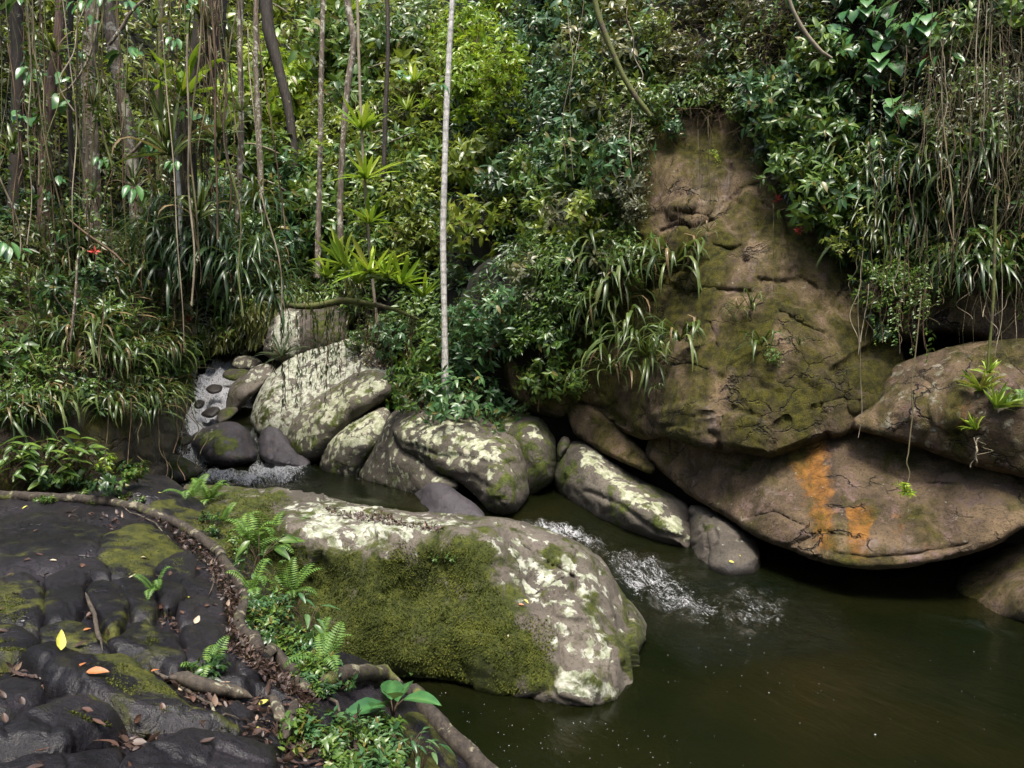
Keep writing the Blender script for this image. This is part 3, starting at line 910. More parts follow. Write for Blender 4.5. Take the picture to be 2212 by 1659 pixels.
rock('boulder', 'low grey boulder lobe with round white lichen spots, sloping into the upper stream', withY(c5((105, 1425), (150, 1350), (225, 1210), (290, 1060), (340, 1005), (440, 930), (560, 880), (660, 872), (700, 960), (600, 1080), (480, 1200), (520, 1290), (600, 1370), (720, 1440), (760, 1500), (600, 1570), (430, 1580), (330, 1560), (200, 1510), (110, 1470)),
     [14.6, 14.5, 14.4, 14.4, 14.4, 14.4, 14.4, 14.3, 14.0, 13.7, 13.3, 13.0, 12.7, 12.4, 12.2, 12.5, 13.2, 13.5, 14.0, 14.5]), withY(c5((300, 1300), (400, 1400), (500, 1450)), [13.6, 13.2, 12.8]), s=6, R=24, dround=.3, mat=M['granite'], namp=.05, seed=33,
     masks={'lichen': [('all', .50)], 'moss': [('all', .18), (c5((400, 900), (700, 860), (700, 980), (400, 1010)), 12, .5)], 'wet': [(c5((100, 1480), (330, 1560), (600, 1570), (600, 1700), (50, 1700)), 8, .8)]})
rock('boulder', 'smooth wet grey slab lying at the foot of the lichen boulder, by the water', withY(c5((100, 1440), (200, 1500), (330, 1540), (450, 1555), (560, 1475), (680, 1480), (780, 1550), (860, 1600), (930, 1680), (920, 1720), (600, 1720), (300, 1640), (110, 1540)),
     [14.2, 13.7, 13.2, 12.8, 12.4, 12.1, 11.8, 11.6, 11.3, 11.2, 11.6, 12.6, 14.0]), withY(c5((600, 1560), (750, 1620)), [12.0, 11.6]), s=5, R=18, dround=.22, mat=M['wetstone'], namp=.03, seed=35,
     masks={'moss': [(c5((420, 1480), (600, 1470), (560, 1530), (430, 1550)), 10, .5)], 'pale': [(c5((560, 1500), (700, 1490), (850, 1620), (700, 1600)), 10, .3)]})
rock('boulder', 'small lichen-topped boulder between the left pile and the middle boulder', [(690, 1005, 15.3), (700, 968, 15.3), (730, 928, 15.4), (780, 898, 15.4), (832, 880, 15.2), (845, 900, 15), (828, 945, 14.8), (800, 985, 14.7), (780, 1020, 14.7), (772, 1045, 14.7), (735, 1050, 14.8), (698, 1030, 15.2)],
     [(770, 950, 14.7), (735, 990, 14.8)], s=5, R=26, dround=.3, mat=M['granite'], seed=37, masks={'lichen': [('all', .5), ([(720, 900), (840, 880), (820, 950), (740, 970), (690, 970)], 12, .85)], 'moss': [('all', .2)], 'wet': [([(680, 1000), (790, 1000), (790, 1060), (680, 1060)], 10, .8)]})
rock('boulder', 'mossy dark boulder behind the middle boulder, with a few white lichen rosettes', withY(c5((880, 905), (1000, 940), (1150, 1010), (1290, 1050), (1355, 1130), (1392, 1200), (1390, 1350), (1372, 1460), (1290, 1520), (1215, 1560), (1150, 1560), (1120, 1400), (1080, 1250), (1000, 1130), (900, 1040), (840, 980)),
     [14.6, 14.2, 13.8, 13.5, 13.3, 13.1, 12.9, 12.7, 12.6, 12.7, 12.9, 13.1, 13.3, 13.6, 14.2, 14.6]), withY(c5((1250, 1200), (1280, 1350)), [12.7, 12.5]), s=6, R=30, dround=.35, mat=M['granite'], seed=39, grooves=[(c5((1010, 960), (1000, 1040), (960, 1090)), .08, 4)],
     masks={'moss': [('all', .50)], 'lichen': [(c5((1040, 1060), (1120, 1060), (1120, 1110), (1040, 1110)), 6, .9), (c5((1170, 1120), (1280, 1130), (1270, 1180), (1180, 1170)), 6, .85), (c5((1180, 1200), (1330, 1200), (1330, 1300), (1240, 1300)), 10, .45)]})
rock('boulder', 'small upright stone wedged between two mossy boulders', withY(c5((1398, 1330), (1400, 1225), (1440, 1165), (1482, 1190), (1478, 1240), (1440, 1300), (1420, 1360)), [13, 13, 13.1, 13, 12.8, 12.8, 12.9]), s=4, R=14, dround=.2, thick=.5, mat=M['granite'], seed=41,
     masks={'lichen': [('all', .42)], 'moss': [('all', .45)]})
rock('boulder', 'long lichen-ridged boulder slanting down to the water right of the middle boulder', [(1196, 1050, 13.0), (1200, 1000, 13.0), (1215, 968, 13.0), (1240, 953, 13.0), (1275, 958, 12.8), (1330, 1000, 12.4), (1380, 1033, 12.0), (1440, 1062, 11.6), (1484, 1088, 11.2), (1497, 1125, 10.9), (1488, 1195, 10.4), (1430, 1185, 10.8), (1350, 1160, 11.3), (1280, 1132, 11.9), (1225, 1095, 12.6)],
     [(1290, 1010, 11.95), (1340, 1080, 11.2), (1420, 1110, 10.75), (1240, 1030, 12.3), (1450, 1155, 10.45), (1380, 1075, 11.1)], s=5, R=30, dround=.4, mat=M['granite'], namp=.05, seed=43, ridged=.03,
     grooves=[([(1270, 1060), (1340, 1090), (1420, 1150), (1480, 1165)], .06, 5)],
     masks={'lichen': [([(1240, 960), (1280, 965), (1330, 1020), (1420, 1080), (1480, 1120), (1485, 1180), (1430, 1160), (1350, 1080), (1270, 1010)], 12, .84), ('all', .15)],
            'moss': [([(1196, 1050), (1205, 980), (1240, 955), (1260, 1000), (1230, 1060)], 14, .66), ([(1330, 1010), (1440, 1062), (1480, 1090), (1450, 1090), (1380, 1060)], 10, .66), ([(1300, 1050), (1420, 1110), (1470, 1150), (1400, 1150), (1310, 1110)], 14, .46)],
            'wet': [([(1200, 1085), (1300, 1128), (1400, 1165), (1500, 1190), (1500, 1230), (1200, 1200)], 8, .8)]})
rock('boulder', 'pale smooth block of stone at the pool edge, split off the long slanting boulder', [(1486, 1190, 10.5), (1484, 1140, 10.7), (1492, 1092, 10.9), (1540, 1103, 10.5), (1590, 1135, 10.1), (1632, 1172, 9.8), (1643, 1205, 9.5), (1640, 1240, 9.25), (1590, 1262, 9.2), (1530, 1245, 9.5), (1495, 1215, 10.1)],
     [(1550, 1170, 9.65), (1590, 1210, 9.3)], s=5, R=30, dround=.35, mat=M['boulder'], seed=45, masks={'lichen': [([(1500, 1110), (1600, 1150), (1630, 1200), (1560, 1190)], 20, .45)], 'moss': [([(1500, 1100), (1560, 1110), (1530, 1150)], 16, .4)], 'wet': [([(1480, 1205), (1650, 1220), (1650, 1300), (1480, 1300)], 7, .8)]})
rock('boulder', 'mossy plank-shaped stone leaning under the cliff above the slanting boulder', [(1222, 880, 13.4), (1235, 862, 13.5), (1262, 858, 13.4), (1290, 872, 13.2), (1340, 925, 12.6), (1390, 975, 12.1), (1414, 1010, 11.75), (1408, 1024, 11.6), (1340, 998, 12.0), (1280, 965, 12.6), (1240, 935, 13.1)],
     [(1290, 920, 12.7)], s=5, R=16, dround=.2, thick=.5, mat=M['cliff'], seed=47, masks={'moss': [('all', .55)], 'lichen': [('all', .12)]})
# left pile
rock('boulder', 'large pale lichen-covered boulder at the back of the left pile, above the rapids', [(542, 910, 17.0), (548, 870, 17.2), (575, 820, 17.6), (620, 775, 18), (680, 742, 18), (740, 728, 17.9), (800, 745, 17.3), (845, 780, 16.8), (850, 820, 16.6), (760, 860, 16.4), (690, 900, 16.4), (650, 960, 16.3), (615, 1000, 16.3), (585, 985, 16.4), (560, 950, 16.7)],
     [(640, 850, 16.9), (700, 800, 17.2), (600, 900, 16.6), (780, 790, 16.9)], s=6, R=34, dround=.5, mat=M['boulder'], namp=.08, seed=51, masks={'lichen': [('all', .80)], 'moss': [([(540, 860), (590, 830), (580, 960), (545, 920)], 14, .66), ([(590, 920), (640, 900), (640, 980), (600, 980)], 12, .5), ([(800, 750), (860, 790), (850, 840), (800, 800)], 12, .4)], 'wet': [([(550, 950), (640, 960), (640, 1020), (550, 1020)], 8, .7)]})
rock('boulder', 'long lichen boulder fronting the left pile, dark hollow under its right side', [(618, 950, 16.0), (632, 905, 16.1), (668, 868, 16.2), (720, 835, 16.2), (770, 805, 16.1), (812, 798, 15.9), (840, 815, 15.6), (850, 845, 15.4), (830, 868, 15.3), (780, 905, 15.3), (740, 945, 15.3), (705, 985, 15.4), (660, 1000, 15.5), (632, 990, 15.8)],
     [(690, 910, 15.5), (760, 860, 15.4)], s=5, R=34, dround=.5, mat=M['granite'], seed=53, masks={'lichen': [([(618, 950), (650, 880), (800, 800), (850, 820), (760, 890), (700, 950), (640, 990)], 18, .78), ('all', .3)], 'moss': [('all', .25), ([(615, 960), (650, 950), (660, 1000), (620, 1000)], 10, .7)]})
rock('boulder', 'tilted flat-topped stone leaning over a black hollow beside the rapids', withY(c4((1465, 1000), (1475, 905), (1505, 830), (1640, 725), (1730, 690), (1790, 740), (1720, 830), (1620, 920), (1560, 990), (1500, 1030)), [18, 18.1, 18.3, 18.6, 18.8, 18.4, 18, 17.7, 17.7, 17.8]),
     withY(c4((1560, 880),), [17.7]), s=4, R=14, dround=.25, thick=.6, mat=M['boulder'], seed=55, masks={'lichen': [(c4((1500, 830), (1640, 720), (1780, 720), (1640, 800), (1520, 860)), 8, .85)], 'moss': [(c4((1460, 880), (1520, 900), (1500, 1010), (1440, 1000)), 10, .6), ('all', .2)]})
rock('boulder', 'brown wet boulder with a bright mossy cap in the middle of the rapids', withY(c4((1235, 1170), (1320, 1115), (1450, 1075), (1560, 1090), (1630, 1170), (1675, 1270), (1650, 1330), (1500, 1370), (1380, 1350), (1290, 1280), (1240, 1220)), [16.4, 16.5, 16.6, 16.6, 16.4, 16.0, 15.7, 15.4, 15.5, 15.9, 16.2]),
     withY(c4((1450, 1200),), [15.7]), s=4, R=26, dround=.4, mat=M['wetstone'], seed=57, masks={'moss': [(c4((1240, 1170), (1330, 1140), (1420, 1130), (1560, 1200), (1550, 1270), (1440, 1290), (1330, 1230)), 8, .85)], 'lichen': [(c4((1270, 1130), (1400, 1120), (1420, 1200), (1330, 1200)), 6, .8)], 'rust': [('all', .25)]})
rock('boulder', 'low mossy boulder at the left edge of the rapids', withY(c4((975, 1420), (1050, 1315), (1125, 1283), (1205, 1310), (1320, 1385), (1270, 1430), (1180, 1470), (1020, 1470)), [14.4, 14.7, 14.8, 14.8, 14.6, 14.3, 14.0, 14.0]), withY(c4((1140, 1370),), [14.2]), s=4, R=22, dround=.35, mat=M['granite'], seed=59,
     masks={'moss': [('all', .6)], 'wet': [(c4((980, 1420), (1330, 1390), (1330, 1500), (980, 1500)), 6, .7)]})
rock('boulder', 'tall rock streaked with yellow moss and white, behind the hanging strands', withY(c4((1710, 640), (1725, 540), (1765, 420), (1850, 345), (1980, 320), (2180, 320), (2260, 420), (2240, 560), (2120, 640), (1900, 700)), [18.6, 18.7, 18.8, 18.9, 18.9, 18.7, 18.4, 18.1, 18.0, 18.3]),
     withY(c4((2050, 480),), [18.0]), s=5, R=24, dround=.5, mat=M['boulder'], seed=61, masks={'lichen': [(c4((1710, 640), (1760, 420), (1850, 345), (1950, 340), (1950, 650)), 14, .9)], 'moss': [(c4((1980, 320), (2180, 320), (2240, 420), (2220, 560), (2060, 600), (2000, 450)), 12, .6)], 'rust': [(c4((2070, 380), (2160, 340), (2120, 580), (2040, 560)), 10, .36)]})
rock('boulder', 'dark wet rock at the foot of the left pile, washed by the rapids', withY(c4((1670, 1260), (1690, 1150), (1730, 1100), (1800, 1110), (1890, 1210), (2010, 1330), (1960, 1380), (1740, 1340)), [16.2, 16.4, 16.5, 16.4, 16.0, 15.4, 15.2, 15.6]), s=4, R=16, dround=.25, mat=M['wetstone'], seed=63, masks={'rust': [('all', .2)]})
for lab, pts, Ys, sd_, mk in (
        ('small dark stone breaking the white water of the cascade', c4((1300, 1030), (1350, 985), (1410, 975), (1425, 1010), (1370, 1050)), [17.4, 17.6, 17.6, 17.4, 17.2], 65, {'wet': [('all', .6)]}),
        ('grey stone with moss below the tilted flat stone', c4((1400, 1050), (1430, 995), (1520, 975), (1545, 1000), (1480, 1060), (1420, 1090)), [17.2, 17.4, 17.5, 17.3, 17.0, 17.0], 66, {'wet': [('all', .3)], 'moss': [('all', .3)]}),
        ('flat mossy stone at the head of the cascade', c4((1440, 780), (1480, 735), (1600, 735), (1610, 770), (1520, 810)), [19.4, 19.6, 19.6, 19.3, 19.1], 67, {'moss': [('all', .6)]}),
        ('pale stone heap where the cascade begins', c4((1500, 700), (1540, 650), (1640, 650), (1700, 690), (1640, 730), (1540, 735)), [20, 20.2, 20.2, 20, 19.8, 19.8], 68, {'lichen': [('all', .6)]}),
        ('little mossy knob of stone above the cascade head', c4((1560, 650), (1575, 605), (1605, 605), (1615, 650), (1590, 670)), [20.5, 20.6, 20.6, 20.5, 20.4], 69, {'moss': [('all', .6)]}),
        ('dark wedge of stone parting the cascade, near its top', c4((1330, 860), (1380, 830), (1440, 840), (1430, 880), (1370, 895)), [18.6, 18.8, 18.8, 18.5, 18.4], 72, {'wet': [('all', .6)]}),
        ('small wet stone at the left lip of the cascade', c4((1255, 960), (1290, 930), (1330, 945), (1310, 985), (1270, 990)), [17.6, 17.8, 17.8, 17.5, 17.4], 73, {'wet': [('all', .7)]}),
        ('half-drowned stone in the white water left of the mossy-capped boulder', c4((1150, 1190), (1200, 1150), (1245, 1170), (1235, 1215), (1180, 1230)), [15.6, 15.8, 15.8, 15.5, 15.3], 74, {'wet': [('all', .6)], 'moss': [('all', .2)]}),
        ('flat brown stone awash at the head of the near rapid', [(1130, 1120), (1150, 1102), (1185, 1096), (1208, 1108), (1200, 1124), (1160, 1132)], [12.4, 12.6, 12.6, 12.4, 12.2, 12.2], 70, {'wet': [('all', .4)]})):
    rock('stone', lab, withY(pts, Ys), facet=.02, fsc=5, s=3.5, R=12, dround=.12, thick=.3, mat=M['granite'], namp=.02, fine=.01, seed=sd_, masks=mk, cat='stone')
rock('stone', 'round reddish-brown wet stone at the top of the near rapid', [(1231, 1120, 12.0), (1240, 1107, 12.1), (1262, 1102, 12.1), (1284, 1109, 12), (1295, 1124, 11.9), (1286, 1138, 11.8), (1258, 1142, 11.75), (1238, 1134, 11.8)], facet=0, s=3, R=17, dround=.18, thick=.25, mat=M['cobble'], namp=.012, fine=.003, seed=71, cat='stone')
for lab, x, y, r in (('small brown pebble behind the near rapid, left of a pair', 1166, 1087, 8), ('reddish pebble behind the near rapid, right of a pair', 1190, 1090, 10), ('dark pebble tucked under the mossy boulder by the rapid', 1148, 1090, 8)):
    th = np.arange(7) * 2 * math.pi / 7
    rock('pebble', lab, [(x + r * 1.15 * math.cos(t), y + r * math.sin(t), 12.7) for t in th], facet=0, s=2.5, R=r * .9, dround=.08, thick=.1, mat=M['cobble'], namp=.006, fine=.002, seed=int(x), cat='pebble')

# ------------------------------------------------------------------ the cliff on the right
cl_out = [(1080, 775, 14.2), (1095, 735, 14.4), (1130, 680, 14.2), (1190, 610, 13.9), (1250, 500, 13.6), (1290, 400, 13.5), (1320, 300, 13.5), (1370, 215, 13.5), (1460, 160, 13.5), (1580, 160, 13.3), (1690, 220, 12.8), (1780, 320, 12.2), (1850, 430, 11.6), (1890, 540, 11.2), (1915, 640, 10.9), (1945, 740, 10.4), (1965, 830, 10.1),
          (1930, 890, 9.8), (1865, 918, 9.7), (1838, 934, 9.65), (1750, 964, 9.6), (1668, 990, 9.65), (1580, 976, 10.0), (1500, 963, 10.45), (1440, 945, 11.0), (1390, 950, 11.7), (1330, 930, 12.4), (1280, 890, 13.1), (1230, 905, 13.5), (1160, 895, 13.8), (1100, 850, 14.1)]
cl_in = [(1480, 400, 12.5), (1560, 470, 11.9), (1450, 560, 12.2), (1600, 620, 11.0), (1500, 700, 11.4), (1700, 760, 10.2), (1600, 850, 10.1), (1780, 850, 9.8), (1750, 640, 10.8), (1850, 800, 10.0), (1480, 850, 10.7), (1400, 760, 12.2), (1200, 800, 13.3), (1500, 310, 12.9), (1650, 520, 11.5), (1650, 940, 9.75), (1300, 760, 12.9)]
CLIFF_ID = len(SURF)
cliff = rock('cliff', 'tall dome-shaped cliff face of brown stone stained with moss, on the right bank', cl_out, cl_in, s=5, R=20, dround=.28, thick=2.0, mat=M['cliff'], namp=.09, nsc=.8, fine=.022, ridged=.035, facet=.085, fsc=.85, crack=.05, seed=81, cat='cliff',
     grooves=[([(1430, 500), (1470, 485), (1500, 495), (1540, 478)], .22, 5), ([(1375, 590), (1430, 575), (1470, 560)], .12, 4), ([(1500, 630), (1560, 628), (1620, 630)], .09, 5), ([(1540, 530), (1580, 540), (1600, 530)], .12, 4), ([(1650, 440), (1690, 470), (1700, 500)], .08, 4),
              ([(1810, 800), (1870, 760), (1900, 745)], .14, 9), ([(1668, 985), (1665, 950), (1670, 925), (1700, 905)], .08, 5), ([(1700, 690), (1750, 712), (1780, 720)], .06, 4), ([(1225, 905), (1260, 870), (1300, 880), (1390, 945)], .20, 7), ([(1580, 360), (1560, 420), (1530, 470)], .07, 6), ([(1600, 420), (1560, 470)], .07, 4), ([(1460, 455), (1530, 470), (1600, 410), (1640, 400)], .06, 3), ([(1380, 620), (1440, 612), (1490, 640)], .08, 4), ([(1640, 600), (1680, 612), (1730, 600), (1770, 622)], .06, 3), ([(1680, 675), (1720, 690)], .05, 3), ([(1500, 900), (1580, 880), (1660, 905)], .05, 4), ([(1420, 800), (1500, 790), (1560, 815)], .05, 5), ([(1760, 880), (1820, 860), (1850, 870)], .06, 4), ([(1540, 700), (1560, 780), (1550, 850)], .04, 5)],
     steps=[([(1400, 890), (1500, 870), (1660, 910), (1665, 985), (1560, 970), (1450, 945)], .10, 8), ([(1380, 500), (1460, 490), (1500, 500), (1480, 560), (1400, 590)], .12, 7), ([(1500, 500), (1560, 480), (1600, 530), (1560, 620), (1490, 625)], .10, 9), ([(1600, 400), (1690, 450), (1700, 600), (1620, 600), (1600, 480)], .07, 8),
            ([(1820, 790), (1890, 760), (1930, 800), (1900, 880), (1840, 890)], .09, 8), ([(1430, 340), (1480, 320), (1520, 440), (1440, 470)], .08, 10)],
     masks={'moss': [([(1520, 540), (1580, 500), (1600, 620), (1520, 630)], 26, .55), ([(1640, 640), (1740, 620), (1830, 700), (1800, 800), (1790, 880), (1680, 930), (1640, 860), (1660, 760)], 34, .62), ([(1590, 830), (1660, 820), (1680, 900), (1580, 890)], 24, .5), ([(1560, 400), (1650, 330), (1850, 600), (1820, 660), (1760, 620), (1660, 500)], 26, .6),
                     ([(1380, 330), (1450, 280), (1460, 480), (1400, 560)], 26, .58), ([(1300, 830), (1400, 830), (1450, 940), (1330, 930)], 24, .62), ([(1370, 560), (1480, 600), (1480, 640), (1380, 640)], 20, .5), ([(1085, 760), (1130, 720), (1120, 800), (1090, 830)], 10, .6), ('all', .64)], 'lichen': [('all', .26)],
            'pale': [([(1500, 260), (1560, 290), (1600, 400), (1560, 480), (1490, 480), (1480, 380)], 22, .62), ([(1590, 440), (1650, 440), (1680, 560), (1640, 620), (1600, 560)], 20, .5), ([(1660, 560), (1800, 600), (1760, 650), (1680, 620)], 20, .42), ([(1460, 860), (1550, 850), (1560, 960), (1460, 940)], 22, .6), ([(1560, 720), (1640, 740), (1620, 840), (1560, 820)], 18, .5), ([(1800, 790), (1880, 780), (1880, 880), (1800, 870)], 20, .5)],
            'rust': [([(1700, 570), (1830, 620), (1800, 660), (1690, 640)], 24, .32)], 'wet': [([(1850, 600), (1960, 800), (1900, 760), (1830, 680)], 30, .5)]})
ov_out = [(1395, 985, 12.0), (1405, 945, 12.1), (1440, 905, 11.8), (1520, 915, 11.2), (1600, 930, 10.7), (1665, 945, 10.35), (1750, 915, 10.2), (1838, 890, 10.2), (1960, 920, 9.8), (2100, 970, 9.2), (2240, 1005, 8.8), (2320, 1060, 8.5), (2260, 1115, 8.3), (2205, 1140, 8.0), (2160, 1172, 8.0), (2080, 1202, 8.0), (1960, 1226, 8.1), (1870, 1229, 8.2), (1800, 1221, 8.4),
          (1720, 1196, 8.85), (1640, 1160, 9.45), (1560, 1112, 10.15), (1480, 1062, 11.0), (1425, 1015, 11.7)]
ov = rock('boulder', 'huge overhanging rock with orange mineral streaks above the black hollow at the pool', ov_out, [(1600, 1030, 10.2), (1750, 1010, 9.75), (1850, 1080, 9.0), (1750, 1120, 9.05), (2000, 1080, 8.7), (2100, 1080, 8.45), (1950, 990, 9.35), (1900, 1180, 8.35), (2050, 1160, 8.2), (1500, 1000, 11.0), (1680, 1090, 9.5)],
     s=5, R=15, dround=.22, thick=1.6, mat=M['cliff'], namp=.06, nsc=1.0, fine=.02, ridged=.035, facet=.06, fsc=.9, crack=.04, warp=12, seed=83,
     grooves=[([(1560, 1000), (1640, 1010), (1665, 985)], .05, 8), ([(1700, 1180), (1780, 1150), (1860, 1165)], .05, 4), ([(1900, 1010), (1960, 1040), (2060, 1050)], .05, 4), ([(1620, 1120), (1680, 1110), (1740, 1140)], .04, 4), ([(1800, 1195), (1880, 1205), (1990, 1195), (2090, 1175)], .05, 4)],
     masks={'rust': [([(1685, 960), (1775, 940), (1800, 1060), (1808, 1190), (1765, 1190), (1738, 1080), (1705, 1010)], 18, 1.12), ([(1828, 1092), (1892, 1092), (1888, 1160), (1878, 1212), (1832, 1210)], 9, 1.15), ([(1735, 1100), (1795, 1100), (1795, 1165), (1740, 1150)], 12, .6), ([(1925, 1110), (1960, 1115), (1955, 1190), (1925, 1190)], 10, .5), ([(1985, 1130), (2020, 1140), (2010, 1200), (1985, 1190)], 8, .6), ('all', .08)],
            'pale': [('all', .3), ([(1630, 1030), (1690, 1040), (1690, 1100), (1640, 1090)], 14, .55), ([(1800, 1150), (2050, 1150), (2000, 1220), (1850, 1222)], 24, .55), ([(1420, 960), (1640, 980), (1700, 1160), (1560, 1090)], 24, .42)], 'moss': [([(1800, 1190), (1960, 1200), (1950, 1230), (1800, 1225)], 10, .5), ([(1400, 950), (1440, 920), (1520, 1040), (1480, 1060)], 14, .5), ('all', .2)],
            'lichen': [('all', .26)], 'wet': [([(1980, 970), (2300, 1040), (2300, 1150), (2100, 1150), (2000, 1080)], 40, .45)]})
rs_out = [(1837, 918, 9.35), (1850, 900, 9.4), (1892, 872, 9.5), (1918, 820, 9.7), (1935, 790, 9.8), (2000, 765, 9.6), (2080, 745, 9.3), (2212, 735, 9.0), (2330, 730, 8.7), (2330, 1060, 8.0), (2215, 1033, 8.2), (2150, 1020, 8.3), (2080, 1000, 8.55), (1990, 968, 8.9), (1900, 940, 9.15), (1850, 928, 9.3)]
rock('boulder', 'jutting slab of speckled brown stone above the overhang, carrying bromeliads', rs_out, [(1950, 880, 9.0), (2080, 900, 8.4), (2200, 900, 8.1), (2000, 820, 9.2)], s=5, R=14, dround=.2, thick=1.2, mat=M['cliff'], namp=.06, nsc=1.3, fine=.015, ridged=.02, facet=.06, fsc=1.1, seed=85,
     masks={'moss': [('all', .42)], 'lichen': [('all', .46), ([(1900, 880), (2000, 830), (2020, 940), (1900, 930)], 24, .5), ([(2100, 950), (2212, 920), (2212, 1020), (2110, 1000)], 20, .46)], 'rust': [([(2030, 850), (2110, 870), (2110, 960), (2030, 940)], 18, .6), ([(1925, 790), (1960, 780), (1930, 850), (1915, 850)], 10, .5), ('all', .12)]})
rock('boulder', 'dark shadowed rock shelf behind the hanging roots at the right edge', [(1860, 640, 10.5), (1900, 580, 10.6), (2050, 540, 10.3), (2200, 520, 9.9), (2400, 520, 9.5), (2400, 790, 8.9), (2212, 775, 9.4), (2120, 740, 9.6), (2040, 720, 9.9), (1950, 740, 10.2)], [(2100, 640, 9.5)], s=8, R=26, dround=.5, mat=M['cliff'], seed=87, ridged=.05,
     masks={'lichen': [('all', .24)], 'wet': [('all', .5)], 'moss': [('all', .2)]})
rock('boulder', 'rounded greenish boulder half in the pool under the right end of the overhang', withY(c9((1740, 560), (1775, 430), (1850, 370), (1960, 300), (2110, 230), (2300, 190), (2500, 210), (2500, 900), (2300, 830), (2200, 790), (2000, 735), (1880, 670)), [8.6, 8.8, 8.9, 9.0, 8.9, 8.7, 8.3, 7.2, 7.5, 7.7, 8.0, 8.3]),
     withY(c9((2050, 500), (2250, 500), (2200, 650)), [8.1, 7.7, 7.6]), s=6, R=30, dround=.45, thick=.8, mat=M['cliff'], namp=.05, seed=89, masks={'moss': [('all', .4)], 'wet': [(c9((1700, 640), (2000, 690), (2300, 780), (2300, 950), (1700, 900)), 8, .9), (c9((1740, 400), (1900, 380), (1900, 680), (1740, 600)), 14, .5)], 'lichen': [('all', .2)]})
# a slab lying just under the surface of the pool
sub = [(a, b, yz(a, b, zz)) for (a, b), zz in zip(c9((730, 500), (790, 460), (900, 480), (1080, 550), (1300, 620), (1460, 700), (1600, 800), (1720, 900), (1800, 1040), (1600, 1060), (1300, 960), (1000, 800), (800, 620)), (-.03, -.02, -.03, -.04, -.06, -.1, -.13, -.2, -.3, -.45, -.5, -.4, -.2))]
rock('submerged_rock', 'flat brown rock just under the surface of the pool', sub, (), s=8, R=30, dround=.1, thick=.3, mat=M['cliff'], namp=.02, seed=91, cat='rock', masks={'pale': [('all', .5)], 'rust': [('all', .3)]})
# ------------------------------------------------------------------ the dark stone bank at the bottom left
BK = [(-700, 1180, 1.25), (-700, 1900, 1.1), (-200, 1075, 1.33), (0, 1072, 1.35), (100, 1072, 1.36), (200, 1060, 1.38), (300, 1046, 1.4), (400, 1075, 1.25), (470, 1150, 1.12), (540, 1230, 1.05), (600, 1330, 1.0), (680, 1420, .95), (760, 1462, .86), (870, 1480, .72), (930, 1540, .66),
      (0, 1300, 1.34), (200, 1250, 1.33), (350, 1250, 1.26), (450, 1350, 1.18), (300, 1450, 1.3), (100, 1500, 1.38), (600, 1500, 1.08), (700, 1560, 1.0), (850, 1600, .8), (960, 1640, .62), (1040, 1700, .5), (1150, 1900, .3), (600, 1900, 1.0), (0, 1900, 1.4), (300, 1700, 1.3), (520, 1620, 1.18)]
bk_out = [(-700, 1140), (-200, 1076), (0, 1072), (100, 1070), (200, 1060), (262, 1050), (300, 1044), (345, 1050), (400, 1072), (450, 1110), (500, 1170), (560, 1230), (610, 1300), (650, 1370), (700, 1425), (760, 1450), (850, 1465), (905, 1492), (950, 1550), (1000, 1600), (1042, 1662), (1150, 1800), (1200, 1900), (600, 1900), (0, 1900), (-700, 1900)]
bq = TPS([(a, b, 1 / yz(a, b, z)) for a, b, z in BK])
bk3 = [(a, b, 1 / bq(np.array([[a, b]], float))[0]) for a, b in bk_out]
bank = relief('stone_bank', bk3, [(a, b, yz(a, b, z)) for a, b, z in BK], s=9, R=14, dround=.06, thick=1.0, mat=M['slab'], namp=.015, nsc=3, fine=.012, curve=False, seed=101)
tag(bank, kind='structure')
BANK_ID = len(SURF) - 1


def bank_pt(P):
    P = np.atleast_2d(np.asarray(P, float))
    return at(P[:, 0], P[:, 1], 1 / bq(P))


